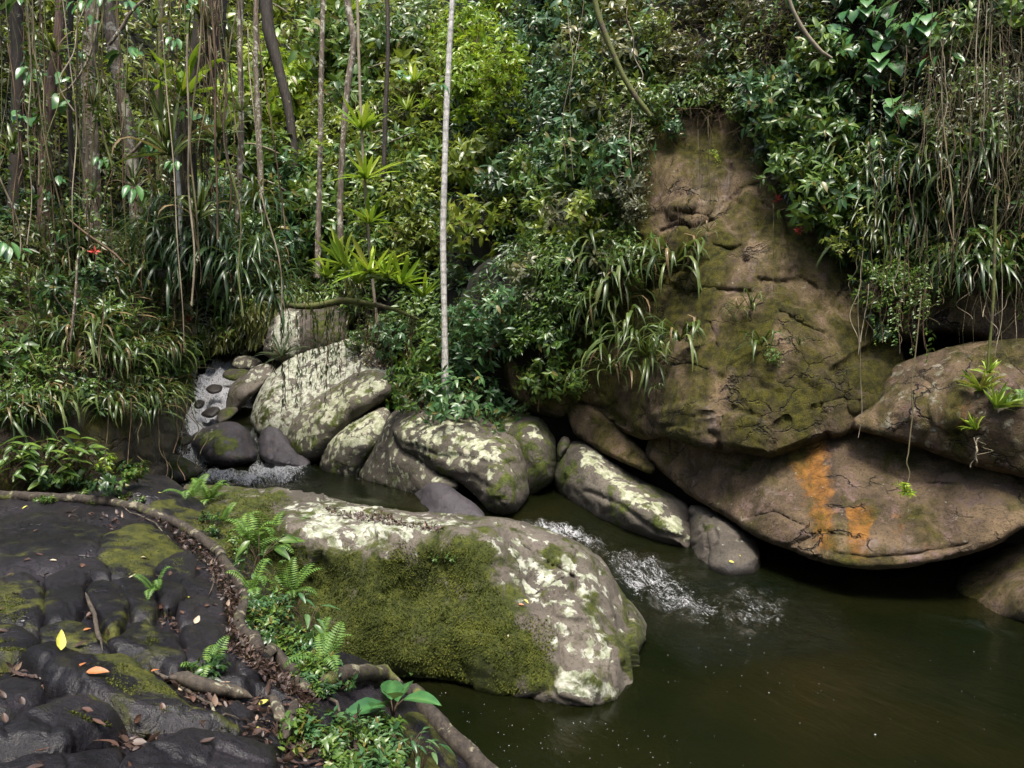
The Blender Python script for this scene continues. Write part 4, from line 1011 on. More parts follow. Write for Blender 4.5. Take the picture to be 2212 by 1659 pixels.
def lump(pts, h, R, moss=0.0, s=6, seed=0, wet=0.25, mossp=None, namp=.022, tilt=0):
    """a worn piece of the bank stone, standing proud of the litter-filled joints"""
    pts = np.array(pts, float); cc = pts.mean(0)
    e_ = pts - cc; pts = cc + e_ * (1 + 16.0 / np.maximum(np.linalg.norm(e_, axis=1, keepdims=True), 20))
    poly = catmull(pts, 6)
    poly = poly + 5 * np.stack([fbm(np.c_[poly * .02, 0 * poly[:, 0]], 3, seed + 1), fbm(np.c_[poly * .02, 0 * poly[:, 0] + 5], 3, seed + 2)], -1)
    P, T = hexgrid(poly, s)
    bd = boundary(T); snap(P, bd, poly)
    isb = np.zeros(len(P), bool); isb[bd] = True
    d = seg_dist(P, poly); d[isb] = 0
    V = bank_pt(P)
    q = 1 - np.clip(d / R, 0, 1)
    prof = np.maximum(0, 1 - q ** 2.8)
    V[:, 2] += h * .9 * prof - .04 * (1 - prof)
    if np.cross(V[T[:, 1]] - V[T[:, 0]], V[T[:, 2]] - V[T[:, 0]])[:, 2].sum() < 0: T = T[:, ::-1]
    N = vert_normals(V, T)
    V = V + N * (namp * 1.3 * fbm(V * 3.2, 4, seed) + .004 * fbm(V * 10, 3, seed + 5) + .008 * fbm(V * np.array([5, 2, 3]), 3, seed + 9, ridged=True))[:, None]
    hf, ef = facets(V, 3.2, seed + 60, (1, 1, 1.5))
    V = V + N * (.014 * hf - .010 * np.exp(-(ef / .08) ** 2))[:, None]
    # skirt into the ground
    n = len(V)
    Vb = V[bd] - np.array([0, 0, .08])
    e = np.concatenate([T[:, [0, 1]], T[:, [1, 2]], T[:, [2, 0]]])
    k = np.sort(e, 1); u, inv, c = np.unique(k, axis=0, return_inverse=True, return_counts=True)
    be = e[c[inv.ravel()] == 1]
    m = np.full(n, -1); m[bd] = n + np.arange(len(bd))
    TS = np.concatenate([np.stack([be[:, 1], be[:, 0], m[be[:, 0]]], -1), np.stack([be[:, 1], m[be[:, 0]], m[be[:, 1]]], -1)])
    VV = np.vstack([V, Vb]); TT = np.vstack([T, TS])
    mo = np.full(n, moss)
    if mossp: mo = np.maximum(mo, mossp[2] * soft_poly(P, mossp[0], mossp[1]))
    am = {kk: np.zeros(len(VV)) for kk in ATTRS}
    am['moss'] = np.concatenate([mo, mo[bd]]); am['wet'] = np.full(len(VV), wet)
    ctr = np.array([V[:, 0].mean(), V[:, 1].mean(), V[:, 2].min()])
    SURF.append((V, T))
    o = obj('slab', make_mesh('slab', VV - ctr, TT, am, True, [M['slab']]), bank, loc=ctr - np.array(bank.location))
    return o


LUMPS = [  # outline (crop of the lower left), height, edge roundness, moss, moss patch
    (c7((-300, 70), (0, 40), (300, 30), (500, 70), (620, 110), (690, 150), (640, 230), (600, 320), (500, 345), (350, 390), (150, 420), (-100, 440), (-300, 430)), .05, 40, .12, None),
    (c7((615, 320), (660, 220), (720, 145), (900, 105), (1060, 150), (1110, 220), (1180, 250), (1250, 290), (1190, 330), (1080, 400), (960, 450), (840, 450), (720, 410)), .06, 36, .3, (c7((640, 300), (760, 150), (900, 105), (1080, 180), (1250, 290), (1100, 400), (900, 450), (720, 400)), 20, .75)),
    (c7((300, 500), (400, 430), (500, 370), (620, 355), (695, 420), (680, 490), (560, 515), (545, 690), (490, 745), (310, 740)), .07, 26, .1, None),
    (c7((-200, 500), (0, 480), (150, 465), (250, 510), (290, 620), (255, 760), (120, 790), (-200, 760)), .09, 36, .25, (c7((-100, 560), (120, 520), (200, 640), (100, 720), (-100, 720)), 20, .7)),
    (c7((560, 590), (640, 515), (750, 545), (835, 640), (800, 720), (770, 800), (690, 790), (640, 700)), .09, 24, .35, None),
    (c7((690, 520), (780, 475), (880, 480), (975, 530), (1005, 640), (995, 730), (920, 740), (845, 690), (780, 560)), .08, 26, .1, None),
    (c7((1040, 430), (1090, 370), (1200, 310), (1295, 310), (1285, 380), (1230, 470), (1170, 600), (1110, 710), (1050, 620)), .08, 22, .15, None),
    (c7((1200, 500), (1290, 365), (1400, 400), (1485, 520), (1470, 640), (1440, 765), (1300, 770), (1200, 745), (1175, 650)), .07, 24, .05, None),
    (c7((1195, 820), (1300, 785), (1440, 775), (1505, 880), (1535, 1020), (1450, 1070), (1300, 1040), (1225, 1000)), .07, 24, .03, None),
    (c7((705, 900), (800, 850), (940, 765), (1040, 830), (1120, 880), (1185, 960), (1200, 1040), (1080, 1055), (950, 970), (810, 975)), .08, 28, .1, (c7((920, 780), (1040, 830), (1000, 880), (920, 850)), 14, .6)),
    (c7((140, 1010), (250, 930), (400, 905), (600, 960), (800, 985), (950, 1065), (1100, 1150), (1250, 1270), (1400, 1335), (1540, 1425), (1420, 1455), (1150, 1440), (960, 1400), (700, 1330), (480, 1210), (300, 1120)), .10, 44, .15, (c7((560, 980), (800, 985), (1100, 1150), (1400, 1340), (1520, 1430), (1300, 1400), (900, 1220), (700, 1120)), 22, .68)),
    (c7((-200, 1460), (0, 1440), (200, 1360), (450, 1290), (640, 1330), (770, 1420), (740, 1510), (560, 1570), (400, 1620), (100, 1660), (-200, 1680)), .12, 46, .1, (c7((430, 1290), (640, 1320), (740, 1400), (600, 1370)), 14, .6)),
    (c7((-200, 1190), (0, 1180), (100, 1150), (240, 1180), (290, 1260), (160, 1340), (0, 1420), (-200, 1430)), .09, 34, .2, None),
    (c7((-150, 800), (60, 800), (160, 840), (250, 900), (150, 970), (60, 1000), (-150, 1080)), .07, 30, .2, (c7((-100, 820), (100, 820), (180, 900), (0, 900)), 14, .6)),
    (c7((800, 1660), (1000, 1570), (1300, 1500), (1600, 1550), (1760, 1590), (1800, 1700), (1700, 1850), (800, 1850)), .10, 40, .05, None),
    (c7((1555, 1010), (1640, 930), (1720, 980), (1745, 1060), (1620, 1095), (1555, 1060)), .06, 18, .05, None),
    (c7((1370, 1125), (1480, 1095), (1700, 1150), (1900, 1230), (2010, 1260), (2220, 1340), (2120, 1440), (1960, 1425), (1905, 1290), (1720, 1215), (1600, 1215)), .07, 26, .08, None),
    (c7((-100, 1700), (100, 1680), (400, 1640), (600, 1590), (750, 1560), (800, 1640), (760, 1850), (-100, 1850)), .08, 36, .05, None),
    (c7((700, 470), (740, 440), (930, 470), (1030, 440), (1030, 500), (1010, 560), (900, 480), (780, 470)), .04, 12, .2, None),
    (c7((280, 780), (400, 760), (540, 780), (640, 840), (690, 900), (640, 960), (420, 900), (280, 900)), .05, 26, .4, None),
    (c7((600, 1180), (700, 1150), (760, 1200), (690, 1240)), .03, 14, .1, None),
    (c7((1450, 1330), (1540, 1290), (1620, 1340), (1560, 1400), (1480, 1390)), .05, 16, .0, None),
    (c8((0, 180), (40, 170), (110, 230), (70, 300), (0, 290)), .07, 14, .2, None),
    (c8((150, 150), (240, 130), (300, 190), (300, 260), (210, 270), (160, 220)), .07, 18, .4, None),
]
for i, (pts, h, R, mo, mp_) in enumerate(LUMPS):
    lump(pts, h, R, mo, 6, 200 + i * 3, .22, mp_)
# the grey stone beyond the long root, and the mossy shoulder next to it
lump([(215, 1075), (250, 1056), (300, 1041), (345, 1048), (395, 1070), (430, 1100), (420, 1112), (360, 1100), (300, 1086)], .10, 18, .08, 5, 300, .15)
lump([(330, 1105), (400, 1095), (450, 1120), (500, 1180), (470, 1190), (420, 1150)], .06, 14, .55, 5, 303, .1)
lump([(690, 1445), (740, 1438), (800, 1450), (800, 1475), (730, 1490), (690, 1475)], .08, 16, .1, 5, 306, .2)
lump([(880, 1560), (940, 1580), (985, 1640), (1010, 1700), (930, 1700), (870, 1640)], .04, 16, .75, 5, 309, .2)

# roots
def bank_path(pts, lift, step=14):
    c = catmull(np.array(pts, float), step, False)
    V = np.empty((len(c), 3))
    for i, (x, y) in enumerate(c):
        h = hit(x, y)
        V[i] = h[0] if h else bank_pt((x, y))[0]
    for _ in range(3):
        V[1:-1, 2] = (V[:-2, 2] + V[2:, 2] + 2 * V[1:-1, 2]) / 4
    V[:, 2] += lift
    return V


def build_bvh(surfs):
    vs, fs, n = [], [], 0
    for v, f in surfs:
        vs.append(v); fs.append(f + n); n += len(v)
    return BVHTree.FromPolygons(np.vstack(vs).tolist(), np.vstack(fs).tolist())


BVH = build_bvh(SURF)


def hit(x, y, maxd=80):
    d = rays(float(x), float(y))
    loc, nor, idx, dist = BVH.ray_cast(Vector(CAM), Vector(d).normalized(), maxd)
    if loc is None: return None
    n = np.array(nor)
    if n @ d > 0: n = -n
    return np.array(loc), n


def wob_tube(path, r, sides=8, amp=.12, seed=0):
    V, F = tube(path, r, sides)
    n = len(path); c = np.repeat(np.asarray(path, float), sides, 0)
    k = 1 + amp * fbm(V * 9, 3, seed) + amp * .8 * fbm(V * 30, 2, seed + 3)
    return c + (V - c) * k[:, None], F


ROOTS = []
def root(label, pts, r0, r1, mat, lift=0.02, seed=0, pth=None):
    p = bank_path(pts, lift) if pth is None else pth
    t = np.linspace(0, 1, len(p))
    r = r0 + (r1 - r0) * t
    r = r * (1 + .14 * fbm(p * 3.0, 3, seed + 30)) * np.minimum(1, .15 + np.minimum(t, 1 - t) * len(p) * .45)
    V, F = wob_tube(p, r, 10, .16, seed)
    o = obj('root', make_mesh('root', V - p[0], F, {'rnd': np.full(len(V), .5)}, True, [M[mat]]), loc=p[0])
    tag(o, label, 'root')
    return o


root('long thick root snaking along the edge of the dark stone bank', [(-120, 1072), (0, 1076), (80, 1078), (160, 1082), (240, 1090), (300, 1102), (355, 1125), (400, 1145), (440, 1172), (475, 1205), (500, 1240), (522, 1275), (533, 1300), (524, 1325), (515, 1345), (525, 1372), (560, 1400), (600, 1428), (635, 1460), (660, 1490), (680, 1512)], .054, .036, 'root', .022, 1)
for lab, pts, r_ in (('thin rootlet forking from the upper part of the long root onto the stone', [(262, 1094), (282, 1110), (318, 1124), (352, 1148), (372, 1172)], .011), ('thin rootlet leaving the long root above its bend', [(470, 1200), (458, 1228), (462, 1262), (450, 1290)], .012), ('rootlet running beside the lower long root through the litter', [(518, 1340), (508, 1372), (530, 1410), (560, 1440), (590, 1478)], .014),
                     ('short rootlet at the end of the long root, bending to the water', [(668, 1496), (700, 1512), (728, 1530), (748, 1556)], .013), ('thin root crossing the litter below the big low slab', [(330, 1452), (372, 1476), (420, 1508), (468, 1540), (520, 1560)], .010)):
    root(lab, pts, r_, r_ * .5, 'root_dark', .012, int(pts[0][0]))
root('dark knotted root lying across the litter in the lower left', [(365, 1480), (400, 1482), (430, 1490), (470, 1502), (510, 1512), (545, 1522)], .035, .03, 'root_dark', .035, 2)
root('short bent root standing up from the litter', [(575, 1525), (590, 1530), (600, 1550), (605, 1570), (618, 1580), (632, 1560), (636, 1535)], .03, .028, 'root_dark', .05, 3)
root('stub of lichened root beside the green ground cover', [(640, 1532), (632, 1560), (625, 1590), (615, 1620)], .03, .035, 'root', .05, 4)
root('curved mossy root bordering the ferns near the pool', [(690, 1490), (720, 1478), (760, 1470), (810, 1470), (845, 1480), (870, 1492)], .05, .045, 'root', .05, 5)
root('lichen-flecked root running down to the pool at the bottom edge', [(870, 1492), (905, 1520), (935, 1560), (965, 1595), (1000, 1630), (1040, 1670), (1090, 1730)], .045, .06, 'root', .04, 6)
root('thin root threading between mossy stones', [(185, 1290), (200, 1330), (210, 1370), (222, 1420)], .014, .01, 'root_dark', .03, 7)
# ------------------------------------------------------------------ plant builders
_off = np.cumsum([0] + [len(f) for v, f in SURF])


def build_all():
    global BVH, _off
    BVH = build_bvh(SURF)
    _off = np.cumsum([0] + [len(f) for v, f in SURF])


build_all()
HILL_ID, LB_ID = 0, 1


def hit_id(x, y, maxd=90):
    d = rays(float(x), float(y))
    loc, nor, idx, dist = BVH.ray_cast(Vector(CAM), Vector(d).normalized(), maxd)
    if loc is None: return None
    n = np.array(nor)
    if n @ d > 0: n = -n
    return np.array(loc), n, int(np.searchsorted(_off, idx, 'right') - 1)


def toward(P, m):
    """move a point m metres towards the eye along the line of sight: plants stand out from the slope"""
    v = CAM - P
    return P + v / np.linalg.norm(v) * m


def rdirs(rng, n, bias=(0, -.6, .35)):
    v = norm(rng.normal(size=(n, 3)))
    return norm(v + np.array(bias))


def shrub_geo(rng, R, ntw, L, W, per=6, pairs=2, kind='leaf8', bias=(0, -.55, .35), curl=.3, flat=.5):
    u = rdirs(rng, ntw, bias)
    ln = R * rng.uniform(.4, 1.0, ntw)
    tip = u * ln[:, None]; tip[:, 2] -= .12 * ln ** 2 / max(R, .1)
    bd = norm(u + np.array([0, 0, -.25]))
    mb = MB()
    P, D, N = [], [], []
    for k in range(per):
        th = k * 2 * math.pi / per + rng.uniform(0, 6.3, ntw)
        a = norm(np.cross(bd, np.array([.2, .3, 1.0]))); b = np.cross(bd, a)
        rad = a * np.cos(th)[:, None] + b * np.sin(th)[:, None]
        P.append(tip + rng.normal(0, .012, tip.shape)); D.append(rad + bd * rng.uniform(.2, .9, (ntw, 1)) + np.array([0, 0, -.15])); N.append(bd - rad * .4 + np.array([0, -.1, flat]))
    for k in range(pairs):
        f = rng.uniform(.45, .92, ntw)[:, None]
        th = rng.uniform(0, 6.3, ntw)
        a = norm(np.cross(bd, np.array([.2, .3, 1.0]))); b = np.cross(bd, a)
        for sg in (1, -1):
            rad = (a * np.cos(th)[:, None] + b * np.sin(th)[:, None]) * sg
            P.append(tip * f); D.append(rad + bd * .5 + np.array([0, 0, -.1])); N.append(bd * .5 + np.array([0, -.25, flat + .4]))
    P = np.vstack(P); D = np.vstack(D); N = np.vstack(N) + rng.normal(0, .22, (len(P), 3)); D = D + rng.normal(0, .2, D.shape)
    s = rng.uniform(.6, 1.15, len(P))
    V, F, k = leaves(P, D, N, L * s, W * s * rng.uniform(.85, 1.15, len(P)), kind, curl * rng.uniform(.4, 1.4, len(P)))
    mb.add(V, F, np.repeat(rng.random(len(P)), k))
    st = MB()
    V, F = prisms(np.zeros_like(tip), tip, np.full(ntw, .006), np.full(ntw, .003))
    st.add(V, F, np.repeat(rng.random(ntw), 6))
    return mb, st


def proto_empty(name):
    o = bpy.data.objects.new(name, None)
    o.empty_display_size = .2
    return o          # prototypes are linked only as copies


PROTO = {}


LANDMARKS = {
    'top of the white trunk': (972, 80), 'middle of the white trunk': (962, 330), 'foot of the white trunk': (958, 690), 'mottled slender trunk': (693, 200), 'lower mottled slender trunk': (688, 480), 'dark thin tree': (748, 230),
    'upper root-hung trunk': (450, 80), 'middle of the root-hung trunk': (402, 300), 'lower root-hung trunk': (422, 540), 'thick pale-barked trunk': (197, 330), 'reddish trunk': (118, 150), 'leaning lichen-mottled trunk': (280, 280), 'leaning dark trunk': (590, 110),
    'mossy leaning branch': (1340, 150), 'tip of the mossy leaning branch': (1400, 250), 'pale slanting stem': (1745, 80), 'top of the cliff': (1490, 235), 'left edge of the cliff': (1370, 420), 'left foot of the cliff': (1130, 790), 'right shoulder of the cliff': (1720, 400), 'right edge of the cliff': (1860, 600), 'middle of the cliff': (1600, 640),
    'mossy branch over the rapids': (680, 655), 'bromeliads on the branch': (820, 600), 'lime bromeliad column': (785, 380), 'dark hollow': (1040, 560), 'lime bush': (1050, 140), 'head of the cascade': (480, 740), 'corner of the left bank': (410, 760), 'shaded earth face': (200, 930), 'whitish-green rosette': (365, 655),
    'upper left corner': (20, 20), 'upper right corner': (2200, 20), 'middle of the left edge': (10, 600), 'dark rock shelf': (2060, 640), 'topmost red flower': (2000, 128), 'long pale vine pair': (1245, 250), 'curtain of roots': (2130, 330), 'bend of the long root': (530, 1310), 'big low slab': (280, 1480), 'end of the long root': (670, 1500),
    'ribbed broad leaves': (850, 1540), 'upper part of the long root': (200, 1085), 'curved yellow leaf': (130, 1408), 'pair of orange leaves': (187, 1445), 'round brown leaf': (260, 1578), 'smooth slab by the root': (430, 1330), 'bent root': (605, 1560), 'mossy stone by the root': (320, 1190)}
LMK = list(LANDMARKS); LMP = np.array([LANDMARKS[k] for k in LMK], float)
QUEUE = []
ORD = ['nearest', 'second nearest', 'third nearest', 'fourth nearest', 'fifth nearest', 'sixth nearest', 'seventh nearest', 'eighth nearest', 'ninth nearest', 'tenth nearest', 'eleventh nearest', 'twelfth nearest', 'thirteenth nearest', 'fourteenth nearest', 'fifteenth nearest', 'sixteenth nearest', 'seventeenth nearest', 'eighteenth nearest', 'nineteenth nearest', 'twentieth nearest']


def queue_label(o, adj, x=None, y=None):
    QUEUE.append((o, adj, x, y))


def settle_labels():
    """word each look-alike by what it stands beside, and by how close it is to that"""
    seen = {}
    for o, adj, x, y in QUEUE:
        if x is None:
            x, y = project(np.array([o.location]))
            x, y = float(x[0]), float(y[0])
        d = LMP - np.array([x, y]); k = int(np.hypot(d[:, 0], d[:, 1]).argmin())
        dx, dy = x - LMP[k, 0], y - LMP[k, 1]
        side = ('right of' if dx > 0 else 'left of') if abs(dx) > abs(dy) * .8 else ('below' if dy > 0 else 'above')
        seen.setdefault((adj, LMK[k], side), []).append((math.hypot(dx, dy), o))
    for (adj, lm, side), lst in seen.items():
        lst.sort(key=lambda q: q[0])
        for i, (_, o) in enumerate(lst):
            o['label'] = f'{adj} {side} the {lm}' + ('' if len(lst) == 1 else ', ' + ORD[min(i, len(ORD) - 1)])


ADJ = {'leaf_dark': 'dark green', 'leaf_mid': 'green', 'leaf_blue': 'bluish-green', 'leaf_lime': 'lime', 'leaf_yellow': 'yellow-green', 'leaf_olive': 'olive', 'leaf_grey': 'grey-green'}
STY = {'broad': '', 'fine': 'small-leaved ', 'lush': 'large-leaved ', 'loose': 'sparse ', 'pinnate': 'feathery ', 'herb': 'little ', 'herb_big': 'low '}


def new_thing(key, loc, label, cat, group=None, rot=None, scale=None, name=None):
    """one plant: an Empty at its base and its own part objects (meshes shared with its look-alikes)"""
    nm, parts = PROTO[key]
    r = bpy.data.objects.new(name or nm, None); COL.objects.link(r)
    r.empty_display_size = .1
    r.location = [float(c) for c in loc]
    if rot is not None: r.rotation_euler = rot if not np.isscalar(rot) else (0, 0, float(rot))
    if scale is not None: r.scale = (float(scale),) * 3 if np.isscalar(scale) else scale
    for pn, me, l, ro, sc, kd in parts:
        c = bpy.data.objects.new(pn, me); COL.objects.link(c)
        c.parent = r; c.location = l; c.rotation_euler = ro; c.scale = (sc,) * 3
        if kd: c['kind'] = kd
    tag(r, label, cat, group)
    return r


Z3 = (0, 0, 0)


def make_shrub(key, mats, name='shrub', nv=2, seed=0, **k):
    for i in range(nv):
        rng = np.random.default_rng(seed + i * 17)
        lf, st = shrub_geo(rng, **k)
        base = lf.mesh('foliage', M[mats[0]])
        sm = st.mesh('stem', M['twig'], False)
        for m in mats:
            me = base if m == mats[0] else base.copy()
            me.materials[0] = M[m]
            PROTO[(key, m, i)] = (name, [('foliage', me, Z3, Z3, 1, 'stuff'), ('stem', sm, Z3, Z3, 1, 'stuff')])


GREENS = ['leaf_dark', 'leaf_mid', 'leaf_blue', 'leaf_lime', 'leaf_yellow', 'leaf_olive', 'leaf_grey']
make_shrub('broad', GREENS, nv=3, seed=1, R=.66, ntw=36, L=.19, W=.07, per=6, pairs=2)
make_shrub('fine', GREENS, nv=3, seed=60, R=.62, ntw=58, L=.115, W=.045, per=5, pairs=3)
make_shrub('lush', GREENS, nv=2, seed=120, R=.55, ntw=20, L=.24, W=.085, per=6, pairs=2, curl=.45)
make_shrub('loose', GREENS, nv=2, seed=160, R=.7, ntw=22, L=.15, W=.055, per=5, pairs=2)
make_shrub('pinnate', GREENS, nv=2, seed=180, R=.65, ntw=42, L=.075, W=.026, per=3, pairs=7, curl=.1, flat=.7)
make_shrub('bush', ['leaf_blue', 'leaf_mid'], nv=2, seed=200, R=1.0, ntw=46, L=.2, W=.075, per=6, pairs=2, bias=(0, -.25, .9), curl=.4)
make_shrub('herb', GREENS, name='small_plant', nv=3, seed=220, R=.16, ntw=14, L=.062, W=.028, per=4, pairs=2, bias=(0, -.1, 1.0), flat=1.0)
make_shrub('herb_big', GREENS, name='small_plant', nv=2, seed=240, R=.30, ntw=14, L=.15, W=.055, per=4, pairs=2, bias=(0, -.2, .9), flat=1.0, curl=.4)


def strap_mesh(name, mat, L, W, el, droop, nseg=7, rnd=.5, shape='strap', seed=0):
    d = np.array([[0, -math.cos(el), math.sin(el)]])
    V, F, k = straps(np.zeros((1, 3)), d, [L], [W], [droop], nseg, shape)
    rng = np.random.default_rng(seed)
    V = V + (V[:, 1:2] * rng.uniform(-.12, .12)) * np.array([1.0, 0, 0])
    return make_mesh(name, V, F, {'rnd': np.full(len(V), rnd)}, True, [M[mat]])


def make_tuft(key, name, mat, n, L, W, els, droops, spread, seed=0, nseg=7, shape='strap', extra=None, vary=.42, meshes=12):
    rng = np.random.default_rng(seed)
    ms = [strap_mesh('leaf', mat, L, W, rng.uniform(*els), rng.uniform(*droops), nseg, rng.random(), shape, seed + i) for i in range(meshes)]
    parts = []
    for i in range(n):
        az = (rng.uniform(-spread, spread) if spread < 3 else i * 2.39996 + rng.normal(0, .15))
        parts.append(('leaf', ms[int(rng.integers(meshes))], tuple(rng.normal(0, .012, 3)), (rng.normal(0, .2), rng.normal(0, .22), az), float(rng.uniform(1 - vary, 1 + vary * .6)), None))
    PROTO[key] = (name, parts + (extra or []))


def rad(a): return math.radians(a)


for i in range(3):
    make_tuft(('hang', i), 'strap_leaf_plant', 'strap', 34, 1.0, .042, (rad(0), rad(75)), (.9, 1.5), 1.5, 300 + i)
    make_tuft(('hang_dark', i), 'strap_leaf_plant', 'strap_dark', 28, 1.0, .042, (rad(-10), rad(60)), (.9, 1.5), 1.6, 310 + i)
    make_tuft(('arch', i), 'strap_leaf_plant', 'strap', 26, .65, .042, (rad(25), rad(85)), (.5, 1.0), 4, 320 + i)
    make_tuft(('brom', i), 'bromeliad', 'brom', 24, .46, .058, (rad(20), rad(80)), (.15, .7), 4, 330 + i)
    make_tuft(('brom_lime', i), 'bromeliad', 'leaf_lime', 22, .5, .062, (rad(15), rad(75)), (.2, .7), 4, 335 + i)
    make_tuft(('brom_dark', i), 'bromeliad', 'strap', 24, .62, .05, (rad(15), rad(80)), (.3, .9), 4, 340 + i)
    make_tuft(('small_tuft', i), 'strap_leaf_plant', 'strap', 16, .38, .018, (rad(0), rad(75)), (.7, 1.3), 1.7, 350 + i, meshes=6)


def fern_mesh(L, el, droop, n=17, w=.2, seed=0, mat='fern'):
    rng = np.random.default_rng(seed)
    s = np.linspace(0, 1, n + 2)
    g = np.array([0, 0, -1.0]); d = np.array([0, -math.cos(el), math.sin(el)])
    dirs = np.array([norm(d * (1 - min(1, droop * q ** 1.3)) + g * min(1, droop * q ** 1.3)) for q in s])
    c = np.vstack([[0, 0, 0], np.cumsum(dirs[:-1] * L / (n + 1), 0)])
    mb = MB()
    V, F = tube(c, np.linspace(.0035, .001, len(c)), 3); mb.add(V, F, .2)
    side = np.array([1.0, 0, 0])
    for sg in (1, -1):
        k = np.arange(2, n + 2)
        up = np.cross(side, dirs[k]) * 1.0
        up = np.where(up[:, 2:] < 0, -up, up)
        env = np.sin(np.pi * np.clip(.12 + .88 * s[k] ** .8, 0, 1)) ** .7 + .06
        dd = side * sg + dirs[k] * .35 + g * .12
        V, F, kk = leaves(c[k], dd, up, w * L * env * rng.uniform(.9, 1.1, len(k)), np.full(len(k), L / n * .78), 'quad', .12)
        mb.add(V, F, np.repeat(rng.uniform(.2, .8, len(k)), kk))
    return mb.mesh('frond', M[mat])


def make_fern(key, L, n, spread, seed, mat='fern', els=(25, 70), droop=(.4, .8), w=.2):
    rng = np.random.default_rng(seed)
    ms = [fern_mesh(L, rad(rng.uniform(*els)), rng.uniform(*droop), 17, w, seed + i, mat) for i in range(4)]
    parts = []
    for i in range(n):
        az = rng.uniform(-spread, spread) if spread < 3 else i * 2.4 + rng.normal(0, .2)
        parts.append(('frond', ms[i % 4], Z3, (rng.normal(0, .1), rng.normal(0, .15), az), float(rng.uniform(.7, 1.15)), None))
    PROTO[key] = ('fern', parts)


for i in range(2):
    make_fern(('fern', i), .42, 9, 4, 400 + i)
    make_fern(('fern_small', i), .22, 5, 4, 410 + i)
    make_fern(('fern_hang', i), .6, 8, 1.3, 420 + i, els=(-10, 45), droop=(.8, 1.2), w=.15)
    make_fern(('fern_dark', i), .8, 8, 4, 430 + i, mat='leaf_dark', els=(20, 60), w=.18)


def leaf_mesh(kind, mat, L, W, curl=.3, rnd=.5, name='leaf'):
    V, F, k = leaves(np.zeros((1, 3)), np.array([[0, -1.0, 0]]), np.array([[0, 0, 1.0]]), [L], [W], kind, curl)
    T_ = LEAF[kind][1]
    rv = np.full(k, rnd) if kind != 'big' else np.where(np.abs(T_) < 1e-6, min(.9, rnd + .45), np.where((np.arange(k) // 5) % 2 == 0, rnd, max(0, rnd - .22)))
    return make_mesh(name, V, F, {'rnd': rv}, True, [M[mat]])


def make_broad(key, name, mat, kind, n, L, W, H, spread, seed, curl=.35, face=(.5, 1.0), stem='twig', lean=.0, sizes=(.7, 1.15)):
    """long-stalked leaves, each its own object, on one bundle of stalks"""
    rng = np.random.default_rng(seed)
    ms = [leaf_mesh(kind, mat, L, W, curl * rng.uniform(.6, 1.5), rng.random()) for _ in range(4)]
    st = MB(); parts = []
    for i in range(n):
        az = i * 2.4 + rng.normal(0, .3) if spread > 3 else rng.uniform(-spread, spread)
        h = H * rng.uniform(.45, 1.05); r = H * rng.uniform(.25, .7)
        tip = np.array([math.sin(az) * r, -abs(math.cos(az)) * r - lean * h if spread < 3 else -math.cos(az) * r - lean * h, h])
        mid = tip * np.array([.35, .35, .65])
        V, F = tube(catmull(np.array([[0, 0, 0], mid, tip]), .04, False), .004, 3)
        st.add(V, F, .3)
        az_leaf = math.atan2(tip[0], -tip[1]) + rng.normal(0, .35)
        parts.append(('leaf', ms[i % 4], tuple(tip), (rng.uniform(*face), rng.normal(0, .25), az_leaf), float(rng.uniform(*sizes)), None))
    parts.append(('stem', st.mesh('stem', M[stem]), Z3, Z3, 1, None))
    PROTO[key] = (name, parts)


# a leaf points along -Y; rotating about X by a positive angle tips it downwards
for i in range(3):
    make_broad(('ear', i), 'broad_leaf_plant', 'ear', 'heart', 6, .30, .30, .42, 1.5, 500 + i, face=(.4, 1.2))
    make_broad(('ear_big', i), 'broad_leaf_plant', 'ear', 'big', 6, .42, .17, .42, 1.5, 510 + i, face=(.1, .9))
make_broad(('mel', 0), 'broad_leaf_plant', 'ear', 'big', 6, .23, .105, .10, 4, 520, curl=.2, face=(-.8, -.1), sizes=(.75, 1.1))
for i in range(2):
    make_broad(('bamboo', i), 'broad_leaf_plant', 'leaf_blue', 'big', 9, .17, .05, .28, 4, 530 + i, curl=.35, face=(-.1, .6))
    make_broad(('ginger', i), 'broad_leaf_plant', 'leaf_mid', 'big', 8, .22, .075, .34, 4, 540 + i, curl=.4, face=(-.3, .5))
make_broad(('rosette', 0), 'broad_leaf_plant', 'leaf_grey', 'big', 11, .42, .12, .2, 4, 550, curl=.25, face=(-.3, .3))


# vines and strands: unit meshes 1 m long hanging down -Z
def vine_mesh(seed, r=.008, mat='vine', wav=.03, leafy=None, n=16, L=1.0, name='vine'):
    rng = np.random.default_rng(seed)
    t = np.linspace(0, 1, n)
    ph = rng.uniform(0, 6, 4)
    x = wav * (np.sin(t * 5 + ph[0]) - math.sin(ph[0]) + .5 * np.sin(t * 13 + ph[1])) * t ** .5
    y = wav * (np.sin(t * 4 + ph[2]) - math.sin(ph[2])) * t ** .5
    V, F = tube(np.stack([x, y, -t * L], -1), r * rng.uniform(.8, 1.2), 4)
    mb = MB(); mb.add(V, F, np.repeat(rng.random(n), 4))
    return mb.mesh(name, M[mat])


